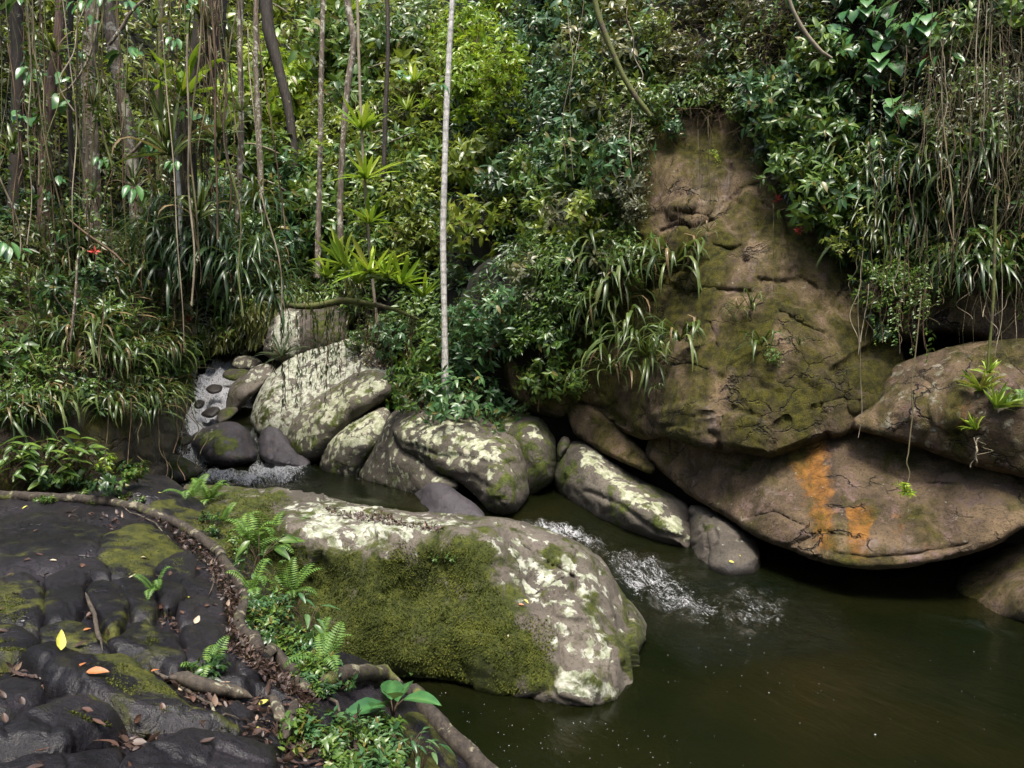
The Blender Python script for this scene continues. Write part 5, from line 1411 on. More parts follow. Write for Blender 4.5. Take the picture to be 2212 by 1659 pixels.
def leaf_strand(seed, mat, L=1.0, n=26, l=.055, w=.02, pend=.8, name='foliage'):
    rng = np.random.default_rng(seed)
    t = np.sort(rng.uniform(.08, 1, n))
    ph = rng.uniform(0, 6, 2)
    P = np.stack([.03 * (np.sin(t * 5 + ph[0]) - math.sin(ph[0])) * t ** .5, .03 * (np.sin(t * 4 + ph[1]) - math.sin(ph[1])) * t ** .5, -t * L], -1)
    az = np.arange(n) * 3.1 + rng.normal(0, .5, n)
    D = np.stack([np.sin(az), -np.cos(az) * .5, np.full(n, -pend)], -1)
    V, F, k = leaves(P, D, np.stack([rng.normal(0, .3, n), np.full(n, -.6), np.full(n, .5)], -1), l * rng.uniform(.6, 1.2, n), w * rng.uniform(.7, 1.2, n), 'leaf8', .25)
    mb = MB(); mb.add(V, F, np.repeat(rng.random(n), k))
    return mb.mesh(name, M[mat])


VINES = {}
for m in ('vine', 'vine_pale', 'twig', 'bark_moss'):
    VINES[m] = [[vine_mesh(600 + i + 10 * j, r=.0035 * 1.6 ** j, mat=m, wav=.03 + .05 * (i % 3), n=20, name='hanging_vine') for i in range(6)] for j in range(4)]
for m, k in (('strap_dark', dict(pend=1.6, l=.075, w=.022, n=24)), ('leaf_mid', dict(pend=.5, l=.05, w=.024, n=34)), ('leaf_olive', dict(pend=.7, l=.06, w=.02, n=26))):  # strap_dark strands are coloured dark as if backlit
    for i in range(3):
        s_ = vine_mesh(640 + i, r=.004, mat='twig', wav=.03, name='stem')
        lf_ = leaf_strand(640 + i, m, **k)
        PROTO[('strand', m, i)] = ('leafy_strand', [('stem', s_, Z3, Z3, 1, None), ('foliage', lf_, Z3, Z3, 1, 'stuff')])


def hang_vine(x, y0, y1, Y, mat, label, group, rng, thick=1.0, lean=0.0, name='hanging_vine', q=None):
    a = at(x, y0, Y); b = at(x, y1, Y)
    L = max(.15, a[2] - b[2])
    o = bpy.data.objects.new(name, VINES[mat][int(np.clip(round(math.log(max(.3, thick * rng.uniform(.8, 1.2)) / .42) / math.log(1.6)), 0, 3))][int(rng.integers(6))]); COL.objects.link(o)
    o.location = [float(c) for c in a]
    o.rotation_euler = (rng.normal(0, .02), lean + rng.normal(0, .025), rng.uniform(0, 6.28))
    o.scale = (1, 1, L)
    tag(o, label, 'vine', group)
    if q: queue_label(o, q, x, (max(y0, 0) + y1) / 2)
    return o
# ------------------------------------------------------------------ trees
CROWNED = []


def tree(label, pts, Y, widths, mat, seed=0, cat='tree', name='tree', sides=9, foot=True):
    """trunk through photograph points at distance Y (one value or one per point); widths in pixels there"""
    pts = np.array(pts, float)
    Yv = np.broadcast_to(np.asarray(Y, float), (len(pts),))
    Wd = np.broadcast_to(np.asarray(widths, float), (len(pts),))
    c = catmull(np.c_[pts, Yv, Wd], 16, False)
    P = at(c[:, 0], c[:, 1], c[:, 2])
    r = c[:, 3] / FPX * c[:, 2] / 2
    V, F = wob_tube(P, r, sides, .10, seed)
    root_ = bpy.data.objects.new(name, None); COL.objects.link(root_)
    base = P[0]
    root_.location = [float(q) for q in base]
    o = obj('trunk', make_mesh('trunk', V - base, F, {'rnd': np.full(len(V), .5)}, True, [M[mat]]), root_)
    tag(root_, label, cat)
    if seed in (4, 5, 6, 21): CROWNED.append((root_, P[-1]))
    return root_, P, r


tw, TWP, _ = tree('slim straight white tree trunk rising from the boulders in the middle', [(963, 878), (962, 860), (961, 765), (960, 690), (958, 600), (957, 500), (960, 380), (964, 250), (970, 120), (977, 0), (984, -140), (990, -420)], 13.75, [26, 18, 15, 13, 13.5, 14, 13, 13, 12, 11, 10, 9], 'bark_white', 1)
tree('slender mottled tree trunk left of the white trunk, small bromeliad on it', [(686, 600), (688, 480), (692, 320), (694, 160), (698, 0), (700, -200)], 16.5, [13, 12, 11, 11, 10, 9], 'bark_mottled', 2)
tree('dark thin tree with bromeliads, between the mottled trunk and the white trunk', [(736, 560), (735, 420), (743, 280), (752, 180), (764, 90), (750, 0), (742, -150)], 15.5, [13, 13, 12, 14, 13, 14, 12], 'bark_mottled', 3)
tree('thick pale-barked trunk at the left, broad below and vine-hung above', [(203, 560), (200, 483), (198, 400), (197, 333), (194, 250), (190, 150), (196, 60), (202, -60), (205, -300)], 12.8, [42, 38, 35, 33, 30, 28, 28, 26, 24], 'bark_mottled', 4)
tree('reddish smooth trunk behind vines near the upper left corner', [(92, 560), (96, 400), (100, 300), (108, 225), (118, 150), (126, 80), (131, 0), (134, -200)], 12.2, [26, 24, 22, 22, 24, 20, 18, 16], 'bark_red', 5)
tree('lichen-mottled trunk leaning between the pale trunk and the dark root-hung trunk', [(300, 560), (292, 430), (278, 280), (262, 200), (250, 130), (238, 50), (230, -20), (222, -250)], 13.6, [26, 26, 27, 26, 28, 24, 24, 22], 'bark_mottled', 6)
big, BGP, BGR = tree('thick dark tree trunk hung with aerial roots and bromeliads', [(425, 640), (420, 530), (404, 420), (400, 330), (402, 250), (425, 180), (448, 110), (456, 40), (458, -40), (460, -300)], 12.4, [44, 46, 46, 48, 50, 58, 66, 64, 62, 58], 'bark_dark', 7)
tree('pale crooked dead branch hanging in front of the dark trunk', [(378, 280), (380, 333), (386, 400), (389, 467), (391, 510), (395, 555), (404, 586)], 11.6, [6, 8, 9, 9, 8, 8, 4], 'bark_white', 8, cat='branch', name='dead_branch', sides=6)
tree('dark leaning trunk in the bright gap at the top left', [(640, 420), (632, 300), (620, 220), (600, 140), (580, 60), (570, -60)], 22.5, [18, 18, 20, 22, 26, 26], 'bark_dark', 9)
tree('mossy leaning branch descending to the top of the cliff', [(1406, 252), (1396, 238), (1372, 207), (1344, 160), (1326, 118), (1311, 83), (1290, 24), (1276, -60)], 12.6, [8, 11, 12, 11, 11, 12, 12, 12], 'bark_moss', 10, cat='branch', name='branch')
tree('pale smooth stem slanting into the big heart leaves at the top right', [(1797, 126), (1775, 113), (1741, 73), (1718, 33), (1705, 0), (1695, -60)], 10.6, [5, 8, 9, 8, 8, 8], 'vine_pale', 11, cat='branch', name='branch', sides=6)
tree('mossy horizontal branch over the rapids with strands hanging from it', [(560, 640), (600, 654), (640, 662), (690, 660), (735, 650), (790, 655), (850, 668), (905, 690)], 13.4, [9, 11, 13, 15, 15, 12, 9, 5], 'bark_moss', 12, cat='branch', name='branch')
tree('thin bare brown stem slanting across the left undergrowth', [(150, 475), (180, 500), (215, 525), (250, 550), (270, 572)], 10.6, [4, 6, 6, 6, 4], 'twig', 13, cat='branch', name='branch', sides=5)
tree('pale bare stick standing in the left bank undergrowth', [(152, 735), (158, 690), (163, 640), (166, 590), (168, 555)], 9.6, [4, 6, 6, 5, 4], 'bark_mottled', 14, cat='branch', name='branch', sides=5)
tree('grey stem crossing diagonally between the two left-hand trunks', [(110, 212), (150, 190), (185, 140), (205, 80), (215, 0), (220, -60)], 11.6, [4, 5, 5, 5, 5, 4], 'vine_pale', 15, cat='branch', name='branch', sides=5)
tree('bent pale branch reaching across the upper left trunks', [(235, 97), (262, 62), (280, 30), (300, 8), (330, -10)], 11.8, [7, 8, 7, 6, 5], 'bark_mottled', 16, cat='branch', name='branch', sides=6)
tree('sawn grey branch stub beside the dark root-hung trunk', [(270, 343), (290, 325), (312, 300), (330, 285)], 11.8, [8, 8, 7, 5], 'bark_mottled', 17, cat='branch', name='branch', sides=6)
tree('curving thin trunk under the bromeliads left of the white trunk', [(815, 700), (800, 560), (790, 420), (782, 300), (776, 150), (772, 0)], 15.0, [7, 7, 7, 6, 6, 6], 'vine_pale', 18)

for lab, pts, Y, w, m, sd_ in (('shadowed trunk at the far left behind the vines', [(28, 560), (34, 380), (40, 200), (36, 0), (32, -200)], 12.6, [30, 28, 27, 26, 24], 'bark_dark', 21), ('thin dark trunk between the reddish and the pale-barked trunk', [(160, 540), (156, 380), (150, 220), (152, 60), (158, -120)], 14, [12, 12, 11, 11, 10], 'bark_dark', 22),
                           ('slim mossy trunk just left of the root-hung trunk', [(352, 560), (346, 400), (340, 240), (346, 90), (352, -120)], 13.4, [16, 15, 14, 14, 13], 'bark_moss', 23), ('slim mottled trunk right of the root-hung trunk', [(512, 620), (516, 430), (522, 240), (518, 90), (524, -120)], 14.2, [14, 13, 12, 12, 11], 'bark_mottled', 24),
                           ('far slender dark trunk in the bright slope right of the mottled trunk', [(828, 420), (832, 260), (838, 100), (834, -100)], 19, [11, 10, 9, 9], 'bark_dark', 25), ('far pale trunk behind the leaves right of the root-hung trunk', [(566, 460), (560, 300), (552, 120), (556, -100)], 19, [13, 12, 11, 10], 'bark_mottled', 26)):
    tree(lab, pts, Y, w, m, sd_)

def crown(tree_root, c, r, n, seed, mat='leaf_mid', L=.34):
    """unseen leafy crown added above the frame to shade the left: clumps of leaves on limbs round c"""
    rng = np.random.default_rng(seed)
    cl = norm(rng.normal(size=(26, 3))) * rng.uniform(.35, 1, (26, 1)) * np.array([r, r, r * .42])
    P = cl[rng.integers(26, size=n)] + rng.normal(0, r * .16, (n, 3)) * np.array([1, 1, .7]) + np.array(c)
    D = norm(rng.normal(size=(n, 3)) + np.array([0, 0, -.2])); N = np.array([0, 0, 1.0]) + rng.normal(0, .5, (n, 3))
    s_ = rng.uniform(.6, 1.2, n)
    V, F, k = leaves(P, D, N, L * s_, L * .42 * s_, 'quad', .3)
    base = np.array(tree_root.location)
    mb = MB(); mb.add(V - base, F, np.repeat(rng.random(n), k))
    o = obj('crown', mb.mesh('crown', M[mat]), tree_root); o['kind'] = 'stuff'
    lm = MB()
    tips = np.array(c) + cl * .8
    V, F = prisms(np.repeat([np.array(c) - np.array([0, 0, r * .7])], 26, 0), tips, np.full(26, .05), np.full(26, .015)); lm.add(V - base, F, .5)
    obj('limbs', lm.mesh('limbs', M['bark_dark'], False), tree_root)


for (rt, top), r, sd_ in zip(CROWNED, (3.6, 3.2, 3.4, 3.0, 3.6, 3.0, 2.6, 2.6), range(900, 908)):
    crown(rt, top + np.array([-2.6, -.6, r * .75 + 1.0]), r, 2600, sd_)  # crowns added out of view for shade, shifted left off the boulders

# unseen forest behind and beside the camera, added to block low sky light
rng = np.random.default_rng(950)
n = 26000
ang = rng.uniform(-2.2, 2.2, n)              # measured from straight behind
rad_ = rng.uniform(9, 15, n)
P = np.stack([np.sin(ang) * rad_ * 1.1, -np.cos(ang) * rad_ + 2.0, rng.uniform(0, 1, n) ** .8 * 13], -1)
cl = fbm(P * .5, 3, 44)
P = P[cl > -.22]; n = len(P)
V, F, k = leaves(P, norm(rng.normal(size=(n, 3)) + np.array([0, 0, -.3])), np.array([0, .3, 1.0]) + rng.normal(0, .5, (n, 3)), rng.uniform(.35, .75, n), rng.uniform(.15, .32, n), 'quad', .3)
mb = MB(); mb.add(V, F, np.repeat(rng.random(n), k))
fo_ = obj('forest', mb.mesh('forest', M['leaf_mid'])); tag(fo_, 'unseen forest added on the near bank behind the camera to block low sky', None, None, 'stuff')

# ------------------------------------------------------------------ undergrowth covering the slopes (uncountable small leaves)
def zone_scatter(polys, n, rng):
    """n points of the photograph inside polygon"""
    poly = np.array(polys, float)
    out = np.empty((0, 2)); lo, hi = poly.min(0), poly.max(0)
    while len(out) < n:
        p = rng.uniform(lo, hi, (n * 2, 2)); out = np.vstack([out, p[inside(p, poly)]])
    return out[:n]


def undergrowth(name, label, poly, n, mat, L, W, off, seed, ids=(HILL_ID, LB_ID), kind='quad', down=.25):
    rng = np.random.default_rng(seed)
    pts = zone_scatter(poly, n, rng)
    P, N = [], []
    for x, y in pts:
        h = hit_id(x, y)
        if h and h[2] in ids:
            P.append(h[0]); N.append(h[1])
    if not P: return
    P = np.array(P); N = np.array(N)
    v = norm(CAM - P)
    clump = fbm(P * 1.3, 3, seed + 2)
    keep = clump > -.28
    P, N, v, clump = P[keep], N[keep], v[keep], clump[keep]
    P = P + v * (rng.uniform(off[0], off[1], len(P)) * (1 + 1.2 * clump))[:, None]
    D = norm(rng.normal(size=P.shape)) * np.array([1, .6, .5]) + np.array([0, -.35, -down])
    NN = np.array([0, -.45, .9]) + rng.normal(0, .35, P.shape)
    dist = np.linalg.norm(P - CAM, axis=1)
    s = rng.uniform(.6, 1.3, len(P)) * np.clip(dist / 13, .75, 1.9)
    V, F, k = leaves(P, D, NN, L * s, W * s, kind, .25 * rng.uniform(.3, 1.5, len(P)))
    mb = MB(); mb.add(V, F, np.repeat(np.clip(rng.random(len(P)) * .8 + clump * .35, 0, .94), k))
    o = obj(name, mb.mesh(name, M[mat], True))
    tag(o, label, None, None, 'stuff')
    return o


undergrowth('undergrowth', 'foliage coloured sunlit yellow-green on the far slope behind the thin trunks', [(420, -160), (960, -160), (960, 420), (700, 480), (430, 420)], 12400, 'leaf_yellow', .15, .06, (.1, 1.4), 700)  # sunlit brightness of the far leaves put into their colour
undergrowth('undergrowth', 'green leaves covering the slope below the thin trunks', [(420, 330), (960, 330), (960, 700), (860, 760), (780, 680), (560, 640), (500, 740), (420, 760)], 8060, 'leaf_mid', .14, .05, (.05, .9), 701)
undergrowth('undergrowth', 'foliage coloured dark as shadow deep in the hollow right of the white trunk', [(930, 250), (1120, 250), (1140, 760), (900, 800)], 2604, 'leaf_dark', .14, .05, (.05, .5), 702)  # shadow of the hollow put into the leaf colour
undergrowth('undergrowth', 'bluish green foliage on the slope above the hollow', [(960, -160), (1420, -160), (1400, 330), (960, 400)], 7440, 'leaf_blue', .14, .055, (.05, .9), 703)
undergrowth('undergrowth', 'mixed green foliage on the slope left of the cliff', [(1050, 320), (1400, 250), (1390, 560), (1280, 680), (1090, 780)], 5580, 'leaf_mid', .11, .042, (.05, .6), 704)
undergrowth('undergrowth', 'dull olive foliage on the rooty slope above the cliff', [(1300, -160), (1780, -160), (1800, 380), (1560, 260), (1380, 260)], 5580, 'leaf_olive', .11, .038, (.02, .5), 705)
undergrowth('undergrowth', 'dark foliage among the heart leaves on the upper right slope', [(1700, -160), (2420, -160), (2420, 720), (1900, 700), (1760, 420)], 9300, 'leaf_dark', .12, .045, (.02, .55), 706)
undergrowth('undergrowth', 'dry greyish leaves among the hanging roots on the right', [(1900, -100), (2420, -100), (2420, 700), (1960, 660)], 5580, 'leaf_grey', .10, .03, (.05, .6), 707)
undergrowth('undergrowth', 'leaves coloured dark for shade behind the left-hand trunks', [(-300, -160), (460, -160), (460, 560), (-300, 520)], 9300, 'leaf_olive', .14, .05, (.1, 1.2), 708)  # olive leaf colour stands in for canopy shade on the left
undergrowth('undergrowth', 'leaves coloured bright yellow-green as lit gaps between the left-hand trunks', [(-100, -160), (560, -160), (560, 420), (-100, 380)], 4960, 'leaf_yellow', .15, .06, (.1, 1.2), 709)  # yellow leaf colour paints luminous gaps behind the trunks
undergrowth('undergrowth', 'green leaves over the top of the left bank', [(-400, 440), (430, 470), (430, 860), (250, 900), (-400, 900)], 6820, 'leaf_mid', .11, .04, (.02, .45), 710)
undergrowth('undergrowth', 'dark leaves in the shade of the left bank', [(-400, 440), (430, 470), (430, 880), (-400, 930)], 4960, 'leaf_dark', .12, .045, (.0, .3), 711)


undergrowth('undergrowth', 'leaves coloured dark for the shade under the heart leaves', [(1640, 300), (1720, 180), (1960, 160), (2000, 420), (1880, 520), (1780, 480)], 6000, 'leaf_dark', .12, .05, (.02, .35), 712)  # dark leaf colour stands in for shade on the bare slope
undergrowth('undergrowth', 'green leaves hanging over the gully behind the left boulder pile', [(450, 560), (780, 560), (790, 690), (600, 690), (560, 740), (440, 760)], 5000, 'leaf_olive', .16, .035, (.1, .9), 713, down=1.2)


undergrowth('undergrowth', 'leaves hanging over the right shoulder of the cliff', [(1570, 130), (1800, 130), (1980, 400), (1990, 700), (1900, 730), (1855, 620), (1800, 500), (1710, 430), (1650, 330), (1600, 250)], 9000, 'leaf_dark', .12, .045, (.05, .55), 714, (HILL_ID, CLIFF_ID), down=.6)
undergrowth('undergrowth', 'leaves spilling over the top and left edge of the cliff', [(1280, 140), (1600, 130), (1570, 215), (1480, 225), (1400, 270), (1372, 400), (1362, 520), (1330, 600), (1230, 680), (1110, 760), (1080, 700), (1200, 400)], 9000, 'leaf_mid', .11, .042, (.05, .55), 715, (HILL_ID, CLIFF_ID), down=.4)


def twig_tangle(label, poly, n, seed, off=(.05, .5), L=(.25, .9), mat='twig', down=.6):
    rng = np.random.default_rng(seed)
    P = []
    for x, y in zone_scatter(poly, n, rng):
        h = hit_id(x, y)
        if h: P.append(toward(h[0], rng.uniform(*off)))
    P = np.array(P); m = len(P)
    d = norm(rng.normal(size=(m, 3)) * np.array([.7, .5, .6]) + np.array([0, -.1, -down]))
    mb = MB(); c = P.copy(); L_ = rng.uniform(*L, m); r = rng.uniform(.002, .006, m)
    for k in range(4):
        q = c + d * (L_ / 4)[:, None]
        V, F = prisms(c, q, r * (1 - k * .2), r * (1 - (k + 1) * .2)); mb.add(V, F, np.repeat(rng.random(m), 6))
        c = q; d = norm(d + rng.normal(0, .25, (m, 3)) + np.array([0, 0, -.12]))
    o = obj('twig_tangle', mb.mesh('twig_tangle', M[mat], False))
    tag(o, label, None, None, 'stuff')


twig_tangle('tangle of brown dead twigs and rootlets on the slope above the cliff', [(1290, -100), (1800, -100), (1800, 330), (1600, 270), (1420, 230)], 1500, 750)
twig_tangle('tangle of thin dry roots hanging over the right edge', [(1960, -100), (2400, -100), (2400, 620), (2050, 600)], 1500, 751, (.1, .8), (.4, 1.3), 'vine', 1.4)
twig_tangle('dead brown stems and roots in the left bank', [(-200, 520), (420, 520), (410, 830), (-200, 830)], 1000, 752, (.05, .5), (.3, .8))
twig_tangle('fine hanging rootlets and stems between the left-hand trunks', [(-200, -100), (560, -100), (560, 560), (-200, 520)], 900, 753, (.2, 2.0), (.5, 1.6), 'vine', 1.6)
twig_tangle('pale dead twigs in the slope left of the cliff', [(1180, 300), (1400, 250), (1380, 520), (1150, 640)], 420, 754, (.1, .5), (.3, .8), 'vine', .5)
twig_tangle('dry rootlets hanging on the face of the cliff', [(1420, 260), (1640, 280), (1560, 480), (1400, 520)], 160, 755, (.02, .08), (.2, .7), 'twig', 2.2)

# ------------------------------------------------------------------ shrubs
def shrubs(poly, n, keys, label, group, seed, off=(.1, .5), sc=(.7, 1.25), mind=0, ids=None, far=True, tilt=.3):
    rng = np.random.default_rng(seed)
    pts = zone_scatter(poly, n * 4, rng); got = []
    for p in pts:
        if len(got) >= n: break
        if mind and got and min(np.hypot(*(p - q)) for q in got) < mind: continue
        h = hit_id(*p)
        if not h or (ids and h[2] not in ids): continue
        got.append(p)
        key = keys[int(rng.integers(len(keys)))]
        nv = sum(1 for k in PROTO if isinstance(k, tuple) and k[:-1] == key)
        d = np.linalg.norm(h[0] - CAM)
        ob = new_thing(key + (int(rng.integers(nv)),), toward(h[0], rng.uniform(*off)), label, 'shrub', group, (rng.normal(0, tilt), rng.normal(0, tilt), rng.normal(0, .7)),
                  rng.uniform(*sc) * (max(1, d / 16) if far else 1))
        queue_label(ob, STY[key[0]] + ADJ[key[1]] + ' shrub', p[0], p[1])


A_ALL = (HILL_ID, LB_ID)
shrubs([(430, -60), (680, -60), (680, 260), (430, 300)], 17, [('broad', 'leaf_yellow'), ('fine', 'leaf_yellow'), ('broad', 'leaf_lime')], 'shrub coloured sunlit yellow-green on the far slope, upper left', 'sunlit-coloured shrubs on the far slope', 800, (.3, 2.4), (.6, 1.6), mind=34)  # sunlit look put into the yellow and lime leaf colours
shrubs([(680, -60), (950, -60), (950, 330), (680, 330)], 21, [('broad', 'leaf_yellow'), ('fine', 'leaf_mid'), ('broad', 'leaf_mid'), ('fine', 'leaf_yellow')], 'leafy shrub on the far slope between the mottled and white trunks', 'shrubs between the mottled and white trunks', 801, (.2, 1.2), (.6, 1.6), mind=34)
shrubs([(430, 280), (700, 300), (700, 560), (560, 600), (440, 660)], 19, [('broad', 'leaf_blue'), ('lush', 'leaf_blue'), ('broad', 'leaf_mid')], 'pale bluish-green shrub with pointed leaves above the rapids', 'shrubs above the rapids', 802, (.3, 1.5), mind=36)
shrubs([(690, 330), (930, 330), (930, 600), (740, 560)], 17, [('fine', 'leaf_mid'), ('broad', 'leaf_mid'), ('fine', 'leaf_yellow')], 'small-leaved shrub on the slope left of the white trunk', 'shrubs left of the white trunk', 803, (.1, .8), mind=36)
shrubs([(985, 20), (1080, 30), (1110, 240), (990, 240)], 11, [('fine', 'leaf_lime')], 'bright lime-green bush right of the top of the white trunk', 'lime bushes by the top of the white trunk', 804, (2.0, 3.4), (.9, 1.2), mind=30)
shrubs([(1090, -60), (1330, -60), (1330, 420), (1000, 400), (1060, 250)], 22, [('broad', 'leaf_blue'), ('fine', 'leaf_blue'), ('broad', 'leaf_dark')], 'bluish dark green shrub on the slope right of the lime bush', 'shrubs right of the lime bush', 805, (.1, .9), mind=36)
shrubs([(990, 330), (1260, 330), (1280, 480), (1010, 520)], 10, [('broad', 'leaf_mid'), ('broad', 'leaf_yellow')], 'green shrub jutting over the dark hollow right of the white trunk', 'shrubs over the dark hollow', 806, (.4, 1.0), mind=40)
shrubs([(1210, -60), (1420, -60), (1420, 230), (1240, 330)], 13, [('loose', 'leaf_yellow'), ('broad', 'leaf_olive'), ('fine', 'leaf_yellow')], 'light green shrub around the mossy leaning branch', 'shrubs around the mossy leaning branch', 807, (.2, .8), mind=34)
shrubs([(1120, 420), (1370, 330), (1370, 600), (1130, 700)], 19, [('fine', 'leaf_mid'), ('broad', 'leaf_grey'), ('fine', 'leaf_grey'), ('broad', 'leaf_mid')], 'small-leaved shrub on the slope between the hollow and the cliff', 'shrubs between the hollow and the cliff', 808, (.1, .6), (.55, .95), mind=34)
shrubs([(1420, -60), (1700, -60), (1640, 220), (1480, 210)], 13, [('fine', 'leaf_olive'), ('fine', 'leaf_dark'), ('loose', 'leaf_mid')], 'sparse dark shrub on the rooty brown slope above the cliff', 'shrubs on the rooty slope above the cliff', 809, (.05, .4), (.5, .9), mind=40)
shrubs([(1590, 160), (1790, 130), (1800, 330), (1650, 330)], 13, [('broad', 'leaf_blue'), ('broad', 'leaf_mid'), ('lush', 'leaf_mid')], 'glossy green shrub leaning over the upper right shoulder of the cliff', 'shrubs on the right shoulder of the cliff', 810, (.2, .7), (.6, 1.0), mind=28)
shrubs([(1690, -60), (2212, -60), (2212, 600), (1950, 600), (1800, 300)], 23, [('fine', 'leaf_mid'), ('fine', 'leaf_grey'), ('broad', 'leaf_dark'), ('broad', 'leaf_mid')], 'small dark shrub among the heart leaves and hanging roots, upper right', 'shrubs on the upper right slope', 811, (.05, .4), (.5, .9), mind=40)
shrubs([(1600, 200), (1700, 190), (1900, 480), (1860, 560), (1720, 400)], 14, [('broad', 'leaf_mid'), ('lush', 'leaf_blue'), ('fine', 'leaf_mid')], 'shrub', 'shrubs overhanging the right side of the cliff', 820, (.2, .8), (.6, 1.0), mind=40)
shrubs([(1330, 180), (1420, 170), (1390, 300), (1370, 480), (1330, 560), (1270, 560)], 12, [('fine', 'leaf_mid'), ('broad', 'leaf_yellow'), ('fine', 'leaf_grey')], 'shrub', 'shrubs along the left edge of the cliff', 821, (.1, .6), (.5, .8), mind=40)
shrubs([(1690, 400), (1860, 390), (1900, 560), (1740, 560)], 6, [('pinnate', 'leaf_mid'), ('pinnate', 'leaf_yellow')], 'feathery pale-leaved shrub arching over the right side of the cliff', 'feathery shrubs over the cliff', 812, (.3, .7), (.7, 1.0), mind=40)
shrubs([(-60, -60), (440, -60), (440, 430), (-60, 430)], 22, [('loose', 'leaf_olive'), ('broad', 'leaf_olive'), ('fine', 'leaf_yellow'), ('lush', 'leaf_dark')], 'shade-coloured shrub among the vine-hung trunks at the left', 'shrubs among the left-hand trunks', 813, (.5, 4.5), (.6, 1.0), mind=44, far=False)  # olive and dark leaf colours replace canopy shade here
shrubs([(-60, 400), (420, 430), (430, 640), (-60, 640)], 19, [('loose', 'leaf_mid'), ('broad', 'leaf_dark'), ('lush', 'leaf_dark'), ('fine', 'leaf_mid')], 'shrub in the undergrowth below the left-hand trunks', 'shrubs below the left-hand trunks', 814, (.1, 1.0), (.5, .9), mind=38, far=False)
shrubs([(-40, 650), (400, 690), (390, 850), (150, 880), (-40, 900)], 18, [('fine', 'leaf_mid'), ('broad', 'leaf_mid'), ('lush', 'leaf_mid'), ('herb_big', 'leaf_mid')], 'leafy plant on the face of the left bank', 'leafy plants on the left bank', 815, (.05, .35), (.4, .75), mind=36, far=False)
shrubs([(830, 690), (1070, 650), (1090, 850), (1000, 900), (850, 850)], 9, [('broad', 'leaf_blue'), ('broad', 'leaf_mid')], 'pointed-leaf bush around the foot of the white trunk', 'bushes round the foot of the white trunk', 816, (.4, 1.1), (.75, 1.05), mind=42)
shrubs([(755, 680), (880, 690), (860, 800), (790, 780)], 6, [('fine', 'leaf_mid'), ('fine', 'leaf_olive')], 'low shrub above the pale boulder of the left pile', 'low shrubs above the left pile', 817, (.1, .6), (.5, .8), mind=30)
shrubs([(1120, 640), (1290, 640), (1290, 800), (1160, 850)], 7, [('broad', 'leaf_mid'), ('fine', 'leaf_grey'), ('broad', 'leaf_mid')], 'light green shrub hanging over the mossy rock left of the cliff', 'shrubs over the mossy rock left of the cliff', 818, (.15, .5), (.5, .85), mind=34)
shrubs([(1860, 560), (2160, 540), (2150, 640), (1880, 650)], 7, [('pinnate', 'leaf_mid'), ('fine', 'leaf_mid')], 'small-leaved creeper clump at the lip of the dark rock shelf', 'creeper clumps above the rock shelf', 819, (.1, .5), (.5, .8), mind=36)
for lab, x, y, key, s in (('big pointed-leaf bush in front of the foot of the white trunk', 985, 892, ('bush', 'leaf_blue', 0), .95), ('pointed-leaf bush left of the foot of the white trunk', 915, 878, ('bush', 'leaf_mid', 1), .8), ('pointed-leaf bush right of the foot of the white trunk, under the hollow', 1050, 890, ('bush', 'leaf_blue', 1), .85),
                         ('low pointed-leaf bush on the crest between two boulders', 850, 830, ('bush', 'leaf_mid', 0), .5)):
    new_thing(key, hit_id(x, y)[0], lab, 'bush', None, (0, 0, .3), s, name='bush')
for lab, x, y, key, s, o_ in (('dark shrub hanging over the very top of the cliff, left one', 1468, 218, ('fine', 'leaf_dark', 0), .62, .3), ('olive shrub hanging over the very top of the cliff, middle one', 1530, 212, ('fine', 'leaf_olive', 1), .62, .35), ('small green shrub hanging over the very top of the cliff, right one', 1590, 240, ('fine', 'leaf_mid', 2), .6, .35), ('dark shrub trailing down the upper right flank of the cliff', 1660, 330, ('broad', 'leaf_dark', 1), .55, .3),
                         
        ('lone sprig of glossy leaves on the bare top of the cliff', 1450, 275, ('broad', 'leaf_blue', 0), .42, .25), ('small upright sapling rooted below the middle of the mossy dark boulder', 1135, 880, ('loose', 'leaf_mid', 0), .33, .3),
        ('light sprig hanging over the mossy rock, left of the long strap leaves', 1250, 830, ('fine', 'leaf_mid', 1), .4, .3), ('leafy creeper tuft on the cliff beside a strap-leaf clump', 1668, 770, ('fine', 'leaf_mid', 2), .28, .15),
        ('small pale sprig held out on a twig in front of the cliff', 1540, 340, ('loose', 'leaf_lime', 1), .22, .5)):
    h = hit_id(x, y)
    new_thing(key, toward(h[0], o_), lab, 'shrub', None, (.1, .05, .2), s)

# ------------------------------------------------------------------ strap-leaf plants, bromeliads, ferns, broad leaves
def put(key, x, y, label, cat, group=None, off=.12, sc=1.0, rz=None, rng=None, Y=None, rot=None, q=None):
    if Y is None:
        h = hit_id(x, y)
        P = toward(h[0], off)
        if rz is None:
            n = h[1]; rz = math.atan2(n[0], -n[1]) * .6
    else: P = at(x, y, Y); rz = rz or 0
    o = new_thing(key, P, label, cat, group, rot if rot is not None else (0, 0, rz), sc)
    if q: queue_label(o, q, x, y)
    return o


